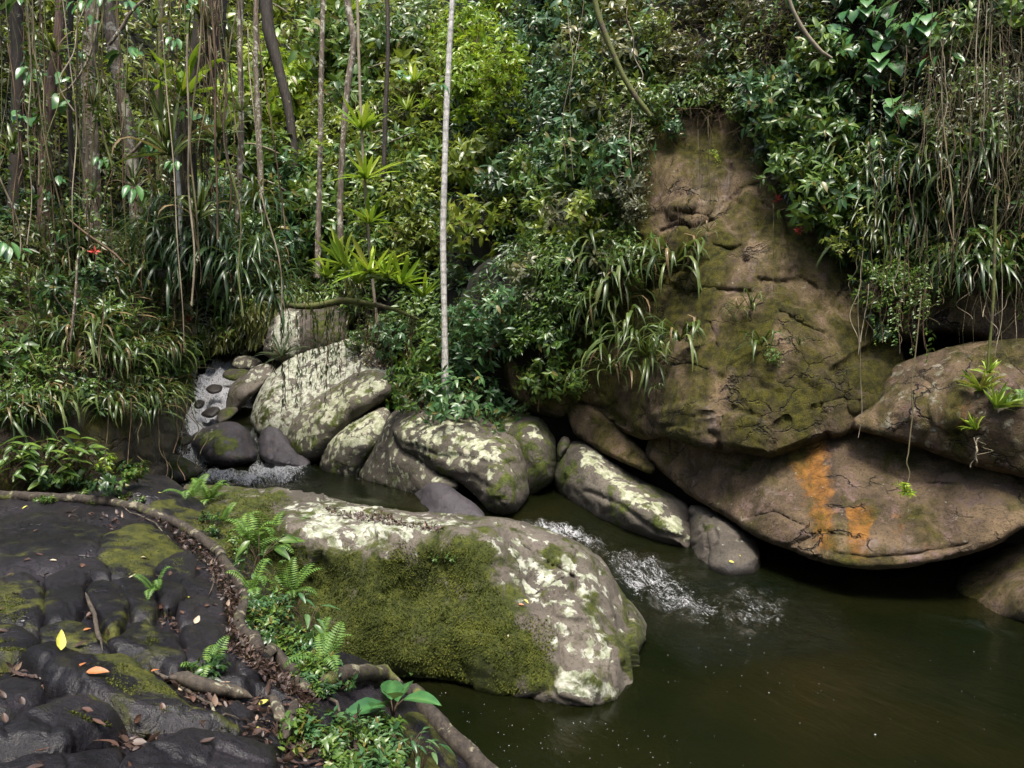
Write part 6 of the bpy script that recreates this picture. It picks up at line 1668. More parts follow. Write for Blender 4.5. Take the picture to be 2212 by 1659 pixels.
R6 = np.random.default_rng(66)
for i, (x, y, s, lab) in enumerate([
        (1257, 590, 1.0, 'strap-leaf clump hanging at the left edge of the cliff, upper of the cascade'), (1304, 578, 1.05, 'long strap-leaf clump hanging beside the cliff edge'), (1370, 590, .95, 'strap-leaf clump draped over the left flank of the cliff'),
        (1454, 575, 1.05, 'strap-leaf clump hanging from the ledge in the middle of the cliff'), (1364, 726, .9, 'arching strap-leaf clump low on the left of the cliff'), (1324, 806, .9, 'lowest strap-leaf clump, above the plank-shaped stone'),
        (1470, 735, .8, 'strap-leaf clump alone on the cliff right of the others'), (1397, 770, .75, 'narrow strap-leaf clump between two low clumps on the cliff'), (1335, 660, .95, 'strap-leaf clump in the thick of the leaves left of the cliff'), (1285, 680, .9, 'strap-leaf clump at the left margin of the cliff clumps')]):
    put(('hang', i % 3), x, y, lab, 'plant', None, .3, s * 1.15)
for i, (x, y, s, lab) in enumerate([(1621, 668, .95, 'small grassy tuft high on the right half of the cliff'), (1641, 745, 1.25, 'grassy tuft at the centre of the cliff with pale hanging blades'), (1595, 668, .6, 'tiny grassy tuft left of the small tuft on the cliff'),
                                    (1725, 745, .45, 'tiny leaf tuft on the mossy right part of the cliff'), (1420, 840, .6, 'short grassy tuft above the dark crack of the cliff'), (1530, 500, .6, 'thin grassy tuft under the ledge of the upper cliff')]):
    put(('small_tuft', i % 3), x, y, lab, 'plant', None, .08, s * 1.3)
for i in range(46):
    x, y = zone_scatter([(1830, 340), (2150, 330), (2180, 580), (1880, 570), (1800, 470)], 1, R6)[0]
    put((('hang', 'hang_dark')[i % 3 == 0], i % 3), x, y, '', 'plant', 'strap plants hanging right of the cliff', .35, R6.uniform(.6, .95), q='long strap-leaf plant')
for i in range(34):
    x, y = zone_scatter([(20, 470), (440, 480), (440, 700), (330, 800), (60, 720)], 1, R6)[0]
    put((('hang', 'hang_dark', 'arch')[i % 3], i % 3), x, y, '', 'plant', 'strap plants on the left bank', .35, R6.uniform(.55, .9), q='arching strap-leaf plant')
for i in range(34):
    x, y = (R6.uniform(330, 570), R6.uniform(420, 600)) if i < 18 else (R6.uniform(450, 620), R6.uniform(500, 640))
    put(('hang_dark', i % 3), x, y, '', 'plant', 'dark strap plants by the root-hung trunk', .3, R6.uniform(.7, 1.1), Y=R6.uniform(11.6, 13.2), rz=R6.normal(0, .6), q='dark draping strap plant')
for i, (x, y, s, lab) in enumerate([(345, 660, .95, 'pale arching strap plant at the right end of the left bank'), (385, 720, .9, 'strap plant drooping over the white cascade at the bank corner'), (390, 800, .8, 'strap plant hanging at the corner beside the rapids'), (160, 800, .7, 'strap plant with long drooping blades on the lower left bank'),
                                    (290, 850, .6, 'short arching plant above the shaded earth face'), (120, 870, .5, 'thin drooping tuft above the shaded earth face, far left'), (230, 780, .7, 'strap plant in the middle of the left bank'), (350, 860, .7, 'tuft drooping beside the lowest vines of the left bank')]):
    put(('arch', i % 3), x, y, lab, 'plant', None, .2, s)
BROM = [(780, 280, 1.2, 15.0, 'lime bromeliad on the thin dark tree, uppermost of three in a column'), (790, 384, 1.25, 14.7, 'lime bromeliad in the middle of the column of three'), (798, 482, 1.05, 14.5, 'lime bromeliad at the bottom of the column of three'),
        (892, 180, .9, 16.0, 'bromeliad in the leaves high up, left of the white trunk'), (880, 240, .8, 15.8, 'bromeliad just below another, left of the white trunk'), (915, 236, .45, 15.5, 'tiny bromeliad on a twig touching the white trunk'),
        (758, 24, .9, 16.2, 'bromeliad near the top edge, right of the mottled trunk'), (690, 313, .4, 16.2, 'tiny bromeliad growing on the mottled trunk'), (395, 205, 1.5, 11.5, 'large yellow-green bromeliad perched on the dark trunk'),
        (745, 575, 1.21, 12.9, 'yellow-green bromeliad on the branch over the rapids, leftmost'), (800, 590, 1.26, 12.9, 'tall-leaved bromeliad on the branch over the rapids'), (866, 615, 1.04, 12.9, 'yellow bromeliad with a fan of leaves near the white trunk'), (915, 640, 0.77, 12.9, 'bright yellow bromeliad tuft touching the white trunk'),
        (835, 600, 0.88, 12.9, 'bromeliad half hidden among others on the branch'), (770, 610, 0.88, 12.9, 'bromeliad under the tall-leaved one on the branch'), (705, 600, 0.77, 12.9, 'green bromeliad at the bare end of the branch over the rapids')]
for i, (x, y, s, Y, lab) in enumerate(BROM):
    put((('brom_lime', 'brom')[i in (4, 6, 9, 14)], i % 3), x, y, lab, 'bromeliad', None, 0, s * 1.1, R6.uniform(0, 6), Y=Y, rot=(R6.normal(0, .15) + .25, R6.normal(0, .15), R6.uniform(0, 6)))
for i, (x, y, s, Y, lab) in enumerate([(372, 335, 1.49, 11.3, 'big dark strap bromeliad on the left of the root-hung trunk'), (352, 270, 1.17, 11.5, 'strap-leaved bromeliad above the big dark one'), (470, 300, 1.04, 11.7, 'strap bromeliad on the right side of the root-hung trunk'), (330, 60, .8, 12.5, 'shadowed bromeliad high between the left-hand trunks'), (205, 230, .8, 12.3, 'epiphyte tuft in the crook of the thick pale-barked trunk'), (275, 200, .75, 13.2, 'epiphyte halfway up the leaning lichen-mottled trunk'), (345, 180, .7, 13.0, 'epiphyte on the slim mossy trunk'), (445, 60, .9, 11.9, 'epiphyte near the top of the dark root-hung trunk'), (118, 110, .8, 11.9, 'epiphyte on the reddish trunk'), (290, 400, .8, 12.8, 'epiphyte low on the leaning lichen-mottled trunk'), (200, 430, .7, 12.3, 'epiphyte low on the thick pale-barked trunk'), (520, 240, .7, 13.9, 'epiphyte on the slim mottled trunk'),
                                       (430, 470, 1.04, 11.3, 'grassy bromeliad low on the root-hung trunk'), (500, 95, 0.77, 12.9, 'bromeliad in the bright gap right of the root-hung trunk'), (608, 770, 0.83, 12.9, 'grassy epiphyte ball hanging in front of the left boulder pile'), (30, 330, .8, 11.4, 'bromeliad at the left edge of the picture')]):
    put(('brom_dark', i % 3), x, y, lab, 'bromeliad', None, 0, s, Y=Y, rot=(R6.normal(0, .1) + .2, R6.normal(0, .1), R6.uniform(0, 6)))
for i, (x, y, s, lab) in enumerate([(2135, 806, .55, 'small bromeliad at the top of the clump on the jutting slab'), (2118, 842, .85, 'bromeliad left of the clump on the jutting slab'), (2150, 880, .95, 'largest bromeliad of the clump on the jutting slab'), (2108, 928, .6, 'lowest bromeliad of the clump, above its dry roots')]):
    put(('brom', i % 3), x, y, lab, 'bromeliad', None, .12, s * .7, rot=(.5, 0, R6.uniform(0, 6)))
for i, (x, y, key, s, lab) in enumerate([(1000, 610, ('fern_dark', 0), 1.0, 'dark fern in the hollow right of the white trunk'), (1040, 570, ('fern_dark', 1), .9, 'dark fern higher up in the hollow'), (1060, 660, ('fern_dark', 0), .9, 'dark fern above the mossy rock by the hollow'), (1030, 740, ('fern_dark', 1), .7, 'dark fern behind the bush at the foot of the white trunk'),
                                         (1270, 440, ('fern_hang', 0), .7, 'hanging fern on the slope left of the cliff, upper'), (1300, 500, ('fern_hang', 1), .8, 'pale hanging fern beside the upper left edge of the cliff'), (1345, 490, ('fern_hang', 0), .6, 'pale hanging fern against the cliff edge'), (1160, 590, ('fern_hang', 1), .8, 'hanging fern over the right side of the hollow'),
                                         (1250, 760, ('fern_hang', 0), .5, 'small hanging fern under the leaves left of the cliff'), (2000, 380, ('fern_hang', 1), .6, 'hanging fern among the strap plants right of the cliff'), (1850, 570, ('fern_hang', 0), .6, 'small bluish fern at the top of the right-hand creepers'), (1650, 330, ('fern_hang', 1), .5, 'thin fern hanging under the glossy shrub on the cliff'),
                                         (150, 760, ('fern_hang', 1), .6, 'dark pinnate leaf drooping on the left bank'), (45, 800, ('fern_hang', 0), .5, 'pinnate leaf at the far left of the bank'), (2190, 850, ('fern_hang', 0), .45, 'withered fern leaf right of the bromeliad clump')]):
    put(key, x, y, lab, 'fern', None, .25, s)
EAR = [(1800, 30, 1.0), (1830, 75, .9), (1850, 120, 1.0), (1875, 60, .9), (1900, 140, .9), (1950, 50, 1.0), (1960, 90, .9), (1820, 150, .9), (1790, 110, 1.0), (1900, 180, 1.0), (1770, 180, .8), (2010, 80, 1.0), (1990, 110, 1.1), (1760, 240, .9), (1860, 215, .9), (1800, 325, 1.0), (1885, 345, .8), (1780, 265, .8), (1940, 270, .9), (1965, 300, .9), (1840, 395, .7), (1690, 30, .7), (1930, 20, 1.0), (2030, 160, .8)]
for i, (x, y, s) in enumerate(EAR):
    put((('ear', 'ear', 'ear_big')[i % 3], i % 3), x, y, '', 'plant', 'heart-leaved plants on the upper right slope', .45, s * .85, R6.normal(0, .5), q=('heart-leaved plant', 'heart-leaved plant', 'long-leaved glossy plant')[i % 3])
for i, (x, y, s, lab) in enumerate([(60, 280, .8, 'plant with broad pale leaves near the left edge'), (280, 40, .9, 'broad pale leaf cluster at the top between the left-hand trunks'), (420, 40, .8, 'broad leaf cluster beside the top of the root-hung trunk'), (20, 560, .8, 'broad leaves at the left edge, halfway up'), (330, 350, .7, 'broad leaves under the strap bromeliad'), (130, 410, .7, 'broad leaves between the two leftmost trunks'),
                                    (870, 180, .7, 'broad-leaved climber left of the white trunk'), (955, 205, .6, 'two round leaves against the white trunk')]):
    put((('ear', 'ear_big')[i % 2], i % 3), x, y, lab, 'plant', None, 0, s * .7, R6.normal(0, .5), Y=(11.2, 12, 12, 9.5, 11.6, 11.4, 15.5, 12.9)[i])
for i in range(22):
    x, y = zone_scatter([(-10, 20), (430, 20), (560, 330), (430, 620), (-10, 640)], 1, R6)[0]
    put((('ear_big', 'ear', 'ear_big')[i % 3], i % 3), x, y, '', 'plant', 'broad-leaved climbers among the left-hand trunks', 0, R6.uniform(.4, .7), R6.normal(0, .6), Y=R6.uniform(10.6, 12.6), q=('broad-leaved climber', 'heart-leaved climber', 'long-leaved climber')[i % 3])
# bare limbs crossing the forest, each from the slope outwards
for i in range(16):
    x, y = zone_scatter([(440, 40), (950, 20), (940, 520), (460, 420)], 1, R6)[0]
    a_ = R6.uniform(-1.2, 1.2) + (0 if R6.random() < .5 else math.pi); L_ = R6.uniform(90, 200)
    h = hit_id(x, y); Yb = h[0][1] - .8
    pts = [(x, y), (x + L_ * .35 * math.cos(a_), y - L_ * .25 * abs(math.sin(a_)) - 14), (x + L_ * .7 * math.cos(a_ + .2), y - L_ * .55 * abs(math.sin(a_)) - 20), (x + L_ * math.cos(a_), y - L_ * .9 * abs(math.sin(a_)) - 12)]
    rt, _, _ = tree('', pts, [Yb, Yb - .8, Yb - 1.4, Yb - 1.9], [7, 5.5, 4, 2], ('vine_pale', 'bark_mottled', 'bark_dark', 'bark_moss')[i % 4], 40 + i, cat='branch', name='branch', sides=6)
    rt['group'] = 'bare limbs crossing the far slope'
    queue_label(rt, ('pale bare limb', 'mottled bare limb', 'dark bare limb', 'mossy bare limb')[i % 4], x, y)
put(('rosette', 0), 365, 655, 'whitish-green rosette of long leaves on the left bank, red flower spike above', 'plant', None, .35, .75)
for i in range(24):
    x, y = (R6.uniform(-20, 200), R6.uniform(975, 1050)) if i > 7 else [(20, 1010), (70, 985), (120, 1015), (50, 1040), (150, 1030), (100, 1045), (185, 1035), (0, 1045)][i % 8]
    put((('ginger', i % 2)), x, y + 16, '', 'plant', 'green bush at the foot of the left bank', .25, R6.uniform(.75, 1.1), q='leafy bush plant')
put(('ginger', 0), 105, 1010, 'tall plant with three big leaves rising above the bush at the left', 'plant', None, .3, 1.35, .3)
for i in range(10):
    x, y = R6.uniform(-20, 300), R6.uniform(1030, 1062)
    put(('herb', ('leaf_mid', 'leaf_dark')[i % 2], i % 3), x, y, '', 'plant', 'low herbs at the foot of the left bank', .2, R6.uniform(1.0, 1.5), q='low herb')
put(('herb_big', 'leaf_lime', 0), 232, 1000, 'seedling with two pale leaves in front of the shaded earth face', 'plant', None, .5, .5)
put(('herb_big', 'leaf_dark', 1), 303, 1018, 'dark seedling hanging low on the shaded earth face', 'plant', None, .4, .45)
put(('fern_small', 0), 270, 1050, 'bright little fern at the crest of the dark bank', 'fern', None, .15, 1.1)
for i in range(16):
    x, y = R6.uniform(0, 395), R6.uniform(850, 905)
    put((('hang', 'hang_dark', 'small_tuft')[i % 3], i % 3), x, y, '', 'plant', 'strap plants over the shaded earth face', .2, R6.uniform(.5, .8), q='drooping strap plant')
# red flower heads
def flower(x, y, label, off=.4, s=1.0, Y=None):
    P = at(x, y, Y) if Y else toward(hit_id(x, y)[0], off)
    rng = np.random.default_rng(int(x))
    n = 16
    D = rdirs(rng, n, (0, -.4, .3)); mb = MB()
    V, F, k = leaves(D * .012, D, rng.normal(size=(n, 3)), rng.uniform(.05, .08, n), np.full(n, .018), 'quad', .2)
    mb.add(V, F, np.repeat(rng.random(n), k))
    o = obj('flower', mb.mesh('flower', M['flower'], False), loc=P, scale=s)
    tag(o, label, 'flower')


for x, y, lab, kw in [(2000, 128, 'red spiky flower among the heart leaves near the top right', {}), (1868, 392, 'red flower at the left of the strap plants right of the cliff', {}), (1882, 415, 'red flower just below another on the strap plants', {}), (1906, 412, 'small red flower right of the pair on the strap plants', {}), (1950, 504, 'red flower low among the strap plants', {}),
                      (1679, 431, 'orange-red berry head at the tip of the feathery shrub', {}), (1728, 498, 'orange-red flower head under the feathery shrub', {}), (2087, 300, 'pinkish flower among the hanging roots', {}), (205, 545, 'red flower head in the left undergrowth', {'Y': 9.8}), (405, 690, 'red flower over the strap leaves of the left bank', {'off': .7}), (398, 636, 'reddish flower spike over the whitish rosette', {'off': .6}), (327, 347, 'dark red flower inside the strap bromeliad', {'Y': 11.5})]:
    flower(x, y, lab, **{**{'s': 1.1}, **kw})
# ------------------------------------------------------------------ vines and strands
R7 = np.random.default_rng(77)
VL = 'thin vine hanging straight down among the left-hand trunks'
for i in range(54):
    x = R7.uniform(-20, 560); y0 = R7.uniform(-160, 120); y1 = y0 + R7.uniform(250, 700)
    hang_vine(x, y0, min(y1, 900), R7.uniform(9.6, 13), ('vine', 'vine', 'vine_pale', 'twig', 'bark_moss')[i % 5], VL, 'vines among the left-hand trunks', R7, R7.uniform(.5, 1.5), R7.normal(0, .03), q=('thin vine', 'thin vine', 'pale thin vine', 'brown thin vine', 'mossy thin vine')[i % 5])
for i in range(30):
    x = R7.uniform(425, 480); y0 = R7.uniform(-120, 80)
    hang_vine(x, y0, y0 + R7.uniform(120, 420), 12.0 + R7.uniform(-.3, .1), ('vine', 'twig')[i % 2], 'aerial root clinging to the dark root-hung trunk', 'aerial roots of the dark trunk', R7, R7.uniform(.6, 1.8), name='aerial_root', q=('clinging aerial root', 'brown clinging aerial root')[i % 2])
for i in range(20):
    x = R7.uniform(385, 450); y0 = R7.uniform(220, 320)
    hang_vine(x, y0, y0 + R7.uniform(150, 420), 11.9 + R7.uniform(-.3, .1), ('vine', 'twig')[i % 2], 'aerial root below the bromeliad of the dark trunk', 'aerial roots below the bromeliad', R7, R7.uniform(.6, 1.2), name='aerial_root', q=('dangling aerial root', 'brown dangling aerial root')[i % 2])
for i in range(34):
    x = R7.uniform(1985, 2240); y0 = R7.uniform(-160, 250); y1 = y0 + R7.uniform(250, 600)
    hang_vine(x, y0, min(y1, 760), R7.uniform(8.6, 9.8), ('vine', 'vine_pale', 'vine', 'twig', 'vine')[i % 5], '', 'hanging roots at the right edge', R7, R7.uniform(.4, .9), R7.normal(0, .05), q=('hanging root', 'pale hanging root', 'thin hanging root', 'brown hanging root', 'mossy hanging root')[i % 5])
for i in range(24):
    x = R7.uniform(1850, 2200); y0 = R7.uniform(480, 640)
    hang_vine(x, y0, y0 + R7.uniform(80, 260), R7.uniform(8.8, 9.8), ('vine', 'vine_pale')[i % 2], 'thin root trailing from the plants over the dark rock shelf', 'roots trailing over the rock shelf', R7, R7.uniform(.3, .7), R7.normal(0, .05), q=('trailing root', 'pale trailing root')[i % 2])
for x, y0, y1, Y, m, th, lab in [(1225, -60, 384, 12.6, 'vine_pale', .9, 'long pale vine hanging left of the mossy leaning branch'), (1263, -20, 384, 12.6, 'vine_pale', .9, 'long pale vine hanging just left of the mossy leaning branch, second of two'), (1855, 625, 945, 9.0, 'vine_pale', .35, 'hair-thin thread hanging in front of the right side of the cliff'),
                                (1365, 240, 370, 12.0, 'vine_pale', .8, 'pale bare root dangling at the upper left edge of the cliff'), (1362, 380, 470, 12.2, 'vine', .7, 'bare root dangling at the left edge of the cliff, lower'), (770, 200, 560, 15.0, 'vine_pale', .8, 'thin vine hanging through the lime bromeliads'), (1670, 440, 640, 10.6, 'vine', .4, 'thin string root hanging on the right half of the cliff'),
                                (1530, 250, 480, 12.0, 'vine', .7, 'brown rootlet hanging down the top of the cliff'), (1508, 280, 520, 11.9, 'vine', .6, 'brown rootlet hanging beside another at the top of the cliff'), (1300, 20, 220, 13, 'vine', .8, 'short vine among light leaves beside the mossy branch'), (1165, 760, 890, 13, 'twig', .4, 'thin twig hanging before the mossy rock'), (742, 640, 860, 13.3, 'twig', .7, 'bare brown strand hanging from the mossy branch over the boulders'), (1357, 10, 190, 12.4, 'vine_pale', 1.3, 'orange-brown stem rising behind the mossy leaning branch')]:
    hang_vine(x, y0, y1, Y, m, lab, None, R7, th)
for i in range(44):
    x = R7.uniform(-10, 560); y0 = R7.uniform(-80, 420)
    Y = R7.uniform(10.5, 13); Ln = at(x, y0, Y)[2] - at(x, y0 + R7.uniform(150, 330), Y)[2]
    m = ('leaf_mid', 'leaf_olive', 'leaf_mid')[i % 3]
    o = new_thing(('strand', m, i % 3), at(x, y0, Y), '', 'vine', 'leafy climbers among the left-hand trunks', R7.uniform(0, 6.28), (2.0, 2.0, Ln))
    queue_label(o, {'leaf_mid': 'leafy hanging creeper', 'leaf_olive': 'olive hanging creeper'}[m], x, y0 + 120)
for i in range(30):
    x = R7.uniform(1880, 2220); y0 = R7.uniform(60, 520)
    Y = R7.uniform(9.0, 9.8); Ln = at(x, y0, Y)[2] - at(x, y0 + R7.uniform(120, 280), Y)[2]
    o = new_thing(('strand', ('leaf_mid', 'leaf_olive')[i % 2], i % 3), at(x, y0, Y), '', 'vine', 'leafy creepers over the right slope', R7.uniform(0, 6.28), (1.4, 1.4, Ln))
    queue_label(o, ('leafy hanging creeper', 'olive hanging creeper')[i % 2], x, y0 + 120)
# the long vine with a seedling in front of the overhang
vp = at(*np.array([(1990, 640), (1982, 720), (1975, 786), (1969, 840), (1972, 886), (1966, 940), (1962, 980), (1958, 1000), (1965, 1020), (1961, 1042), (1952, 1050), (1950, 1066)], float).T, 7.9)
V, F = tube(catmull(vp, .05, False), .007, 5)
o = obj('hanging_vine', make_mesh('hanging_vine', V - vp[0], F, {'rnd': np.full(len(V), .8)}, True, [M['vine']]), loc=vp[0])
tag(o, 'long greenish vine dangling in front of the jutting slab and the overhang', 'vine')
new_thing(('herb_big', 'leaf_lime', 1), at(1950, 1062, 7.88), 'seedling with a few long leaves dangling at the end of the long vine', 'plant', None, (.3, 0, .8), .42)
mv = at(*np.array([(2150, 420), (2148, 560), (2146, 640), (2142, 700), (2136, 760), (2134, 800)], float).T, 8.2)
V, F = wob_tube(catmull(mv, .05, False), .016, 6, .35, 3)
o = obj('hanging_vine', make_mesh('hanging_vine', V - mv[0], F, {'rnd': np.full(len(V), .5)}, True, [M['bark_moss']]), loc=mv[0])
tag(o, 'thick mossy vine leading down to the bromeliad clump on the jutting slab', 'vine')
for nth, x, y0, y1 in (('left', 2104, 945, 1010), ('middle', 2110, 950, 1005), ('right', 2116, 945, 990)):
    hang_vine(x, y0, y1, 7.95, 'vine_pale', nth + ' dry pinkish root under the lowest bromeliad of the slab', 'dry roots under the slab bromeliads', R7, 1.1, name='aerial_root')
# strands coloured dark as if backlit, over the left pile, told apart left to right
sx = sorted(R7.uniform(585, 745, 30))
NTH = ['first', 'second', 'third', 'fourth', 'fifth', 'sixth', 'seventh', 'eighth', 'ninth', 'tenth', 'eleventh', 'twelfth', 'thirteenth', 'fourteenth', 'fifteenth']
STRAND_NAMES = [f'{NTH[i]} leafy strand coloured backlit-dark from the left on the mossy branch over the boulders' for i in range(15)] + [f'{NTH[29 - i]} leafy strand coloured backlit-dark from the white trunk side on the mossy branch' for i in range(15, 30)]
for i in range(30):
    x = sx[i]; y0 = 650 + R7.uniform(-8, 12)
    Ln = (at(x, y0, 13.3)[2] - at(x, y0 + R7.uniform(90, 240), 13.3)[2])
    new_thing(('strand', 'strand')[0:1] + ('strap_dark', i % 3), at(x, y0, 13.3 + R7.uniform(-.3, .3)), '', 'vine', 'dark strands over the left boulder pile', R7.uniform(0, 6.28), (1, 1, Ln)).__setitem__('label', STRAND_NAMES[i])
gx = sorted(R7.uniform(770, 905, 16))
for i in range(16):
    x = gx[i]; y0 = 650 + R7.uniform(-10, 30)
    Ln = (at(x, y0, 13.2)[2] - at(x, y0 + R7.uniform(60, 140), 13.2)[2])
    new_thing(('strand', 'leaf_olive', i % 3), at(x, y0, 13.2), '', 'vine', 'green strands below the bromeliads', R7.uniform(0, 6.28), (1.6, 1.6, Ln)).__setitem__('label', (f'{NTH[i]} green leafy strand from the left below the bromeliads of the branch' if i < 8 else f'{NTH[15 - i]} green leafy strand from the white trunk, below the bromeliads'))
CREEP = [1910, 1922, 1945, 1968, 1985, 1998, 2000, 1885, 1940, 1956, 1900, 2030]
for i, (x, y0, y1) in enumerate([(1910, 580, 740), (1922, 600, 720), (1945, 600, 700), (1968, 610, 770), (1985, 590, 690), (1998, 620, 780), (2000, 560, 690), (1885, 620, 750), (1940, 660, 745), (1956, 560, 660), (1900, 560, 660), (2030, 580, 660)]):
    Ln = at(x, y0, 9.0)[2] - at(x, y1, 9.0)[2]
    new_thing(('strand', 'leaf_mid', i % 3), at(x, y0, 9.0 + .1 * (i % 4)), f'{NTH[sorted(CREEP).index(x)]} creeper strand with paired leaves from the cliff side, over the rock shelf', 'vine', 'creeper strands right of the cliff', R7.normal(0, .5), (1, 1, Ln))
for i, (x, y0, y1) in enumerate([(235, 850, 1040), (283, 860, 1020), (345, 880, 1050), (350, 940, 1090), (305, 900, 1000), (395, 900, 1040), (412, 880, 1010), (380, 860, 980), (405, 820, 950), (225, 640, 860), (62, 600, 800), (120, 520, 760)]):
    hang_vine(x, y0, y1, 8.6 if x < 340 else 10.4, ('vine', 'twig')[i % 2], '', 'vines before the left bank', R7, .6, q='brown dangling vine')

# ------------------------------------------------------------------ plants along the long root and by the pool
def low(key, x, y, label, cat, group=None, sc=1.0, rz=0, lift=.0, tiltx=0):
    h = hit_id(x, y)
    if h is None: return
    return new_thing(key, h[0] + np.array([0, 0, lift]), label, cat, group, (tiltx, 0, rz), sc)


for x, y, k, s, rz, lab in [(585, 1190, ('fern', 0), 1.0, .4, 'bright fern against the moss, uppermost of the ferns by the long root'), (540, 1190, ('fern', 1), .85, 0, 'fern between the long root and the broad-leaved plant'), (625, 1285, ('fern', 0), .85, .7, 'fern spreading over the lower moss of the big boulder'), (545, 1285, ('fern_small', 1), 1.2, .2, 'small fern by the bend of the long root'),
                            (415, 1080, ('fern_small', 0), 1.3, .3, 'little fern on the crest beside the big boulder, left'), (450, 1085, ('fern', 1), .7, .6, 'fern at the upper left end of the big boulder'), (480, 1130, ('fern_small', 0), 1.0, 0, 'small upright fern just above the long root'), (690, 1400, ('fern_small', 1), 1.1, .4, 'dark little fern low on the moss'), (705, 1440, ('fern_small', 0), 1.1, .6, 'small fern near the curved mossy root'),
                            (335, 1285, ('fern_small', 1), .8, 0, 'tiny fern in a joint of the dark stone'), (905, 1492, ('fern', 0), .62, .9, 'bright fern behind the ribbed broad leaves, over the water'), (880, 1478, ('fern', 1), .55, 0, 'upright fern frond cluster at the curved root'), (930, 1500, ('fern_small', 0), 1.1, 1.2, 'fern reaching out over the pool')]:
    low(k, x, y, lab, 'fern', None, s * 1.2, rz, .02)
low(('ginger', 1), 560, 1235, 'dark-stemmed plant with large glossy leaves beside the ferns', 'plant', None, .95, .2)
low(('bamboo', 0), 640, 1330, 'bamboo-like plant with pale pointed leaves, upper of two on the moss', 'plant', None, .95, .2)
low(('bamboo', 1), 665, 1390, 'bamboo-like plant with pale pointed leaves, lower of two on the moss', 'plant', None, .85, .2)
low(('bamboo', 1), 545, 1260, 'plant with pale drooping blades next to the bend of the root', 'plant', None, .7, 1.2)
for i in range(64):
    x, y = zone_scatter([(535, 1300), (590, 1290), (650, 1340), (690, 1400), (720, 1450), (700, 1500), (670, 1480), (610, 1410), (560, 1380), (535, 1340)], 1, R7)[0]
    o = low(('herb', ('leaf_mid', 'leaf_blue', 'leaf_dark')[i % 3], i % 3), x, y, 'herb', 'plant', 'herbs along the long root', R7.uniform(.45, .85), R7.uniform(0, 6))
    if o: queue_label(o, ('green herb', 'bluish-green herb', 'dark green herb')[i % 3], x, y)
for i in range(10):
    x, y = [(458, 1150), (470, 1160), (500, 1170), (445, 1130), (520, 1200), (510, 1215), (690, 1500), (710, 1505), (640, 1475), (730, 1490)][i]
    o = low(('herb', ('leaf_mid', 'leaf_dark')[i % 2], i % 3), x, y, 'herb', 'plant', 'small herbs at the edge of the long root', R7.uniform(.5, .85), R7.uniform(0, 6))
    if o: queue_label(o, ('tiny green herb', 'tiny dark herb')[i % 2], x, y)
for i in range(12):
    x, y = R7.uniform(60, 330), R7.uniform(1068, 1092)
    o = low(('herb', 'leaf_mid', i % 3), x, y, 'seedling', 'plant', 'seedlings on the upper root', R7.uniform(.3, .55), R7.uniform(0, 6))
    if o: queue_label(o, 'tiny seedling', x, y)
low(('fern_small', 0), 450, 1450, 'lone small dark fern plant growing from the stone joint in the lower left', 'fern', None, 1.0, .4)
low(('herb_big', 'leaf_dark', 0), 455, 1458, 'small dark broad-leaved plant under the lone fern', 'plant', None, .4, .4)
low(('mel', 0), 850, 1550, 'plant with large ribbed leaves at the bottom edge beside the pool', 'plant', None, 1.25, .2)
for i in range(40):
    x, y = zone_scatter([(645, 1600), (690, 1570), (760, 1565), (830, 1585), (860, 1620), (860, 1690), (800, 1700), (690, 1650)], 1, R7)[0]
    o = low(('herb', ('leaf_mid', 'leaf_blue')[i % 3 == 0], i % 3), x, y, 'herb', 'plant', 'herb patch at the bottom edge', R7.uniform(.5, .85), R7.uniform(0, 6))
    if o: queue_label(o, ('bright herb', 'green herb of the patch', 'leafy herb of the patch')[i % 3], x, y)
for i in range(3):
    low(('bamboo', i % 2), 885 + 14 * i, 1640 + 12 * i, ('uppermost', 'middle', 'lowest')[i] + ' pale narrow-leaved plant of three at the bottom edge by the root', 'plant', 'narrow-leaved plants at the bottom edge', .55, i)
low(('herb', 'leaf_mid', 1), 645, 1590, 'little leafy sprig left of the herb patch', 'plant', None, .9)
for x, y, lab in [(935, 1212, 'pair of pale leaflets sprouting from the moss of the big boulder'), (972, 1212, 'tiny green clump on the moss near the top of the big boulder')]:
    low(('herb', 'leaf_mid', 0), x, y, lab, 'plant', None, .5)

# ------------------------------------------------------------------ moss shoots on the big boulder
rng = np.random.default_rng(90)
mp_poly = [(420, 1060), (560, 1060), (620, 1090), (620, 1160), (720, 1190), (800, 1203), (960, 1178), (1040, 1168), (1075, 1270), (1120, 1330), (1180, 1390), (1180, 1440), (1160, 1475), (900, 1455), (640, 1410), (560, 1320), (480, 1200)]
P, N = [], []
for x, y in zone_scatter([(400, 1045), (640, 1050), (700, 1130), (1000, 1130), (1120, 1200), (1260, 1400), (1220, 1500), (900, 1490), (600, 1440), (420, 1160)], 60000, rng):
    h = hit(x, y)
    if h and h[0][1] > 5 and h[0][2] > .02: P.append(h[0]); N.append(h[1])
P = np.array(P); N = np.array(N)
cl = fbm(P * 4, 4, 5)
sp = soft_poly(np.stack(project(P), -1), mp_poly, 80)
k = cl * 1.6 + rng.normal(0, .2, len(P)) + (sp - .75) * 2.2 > -.28
P, N, cl = P[k], N[k], cl[k]
D = N * .7 + rng.normal(0, .6, P.shape) + np.array([0, -.1, -.25])
V, F, kk = leaves(P - N * .004, D, N + np.array([0, 0, .8]) + rng.normal(0, .4, P.shape), rng.uniform(.012, .030, len(P)), rng.uniform(.006, .013, len(P)), 'quad', .2)
mb = MB(); mb.add(V, F, np.repeat(np.clip(.4 + cl * .7 + rng.normal(0, .15, len(P)), 0, 1), kk))
mo = obj('moss', mb.mesh('moss', M['moss'], False)); mo['kind'] = 'stuff'
mo.parent = fg; mo.matrix_parent_inverse = Matrix.Translation(-Vector(fg.location))

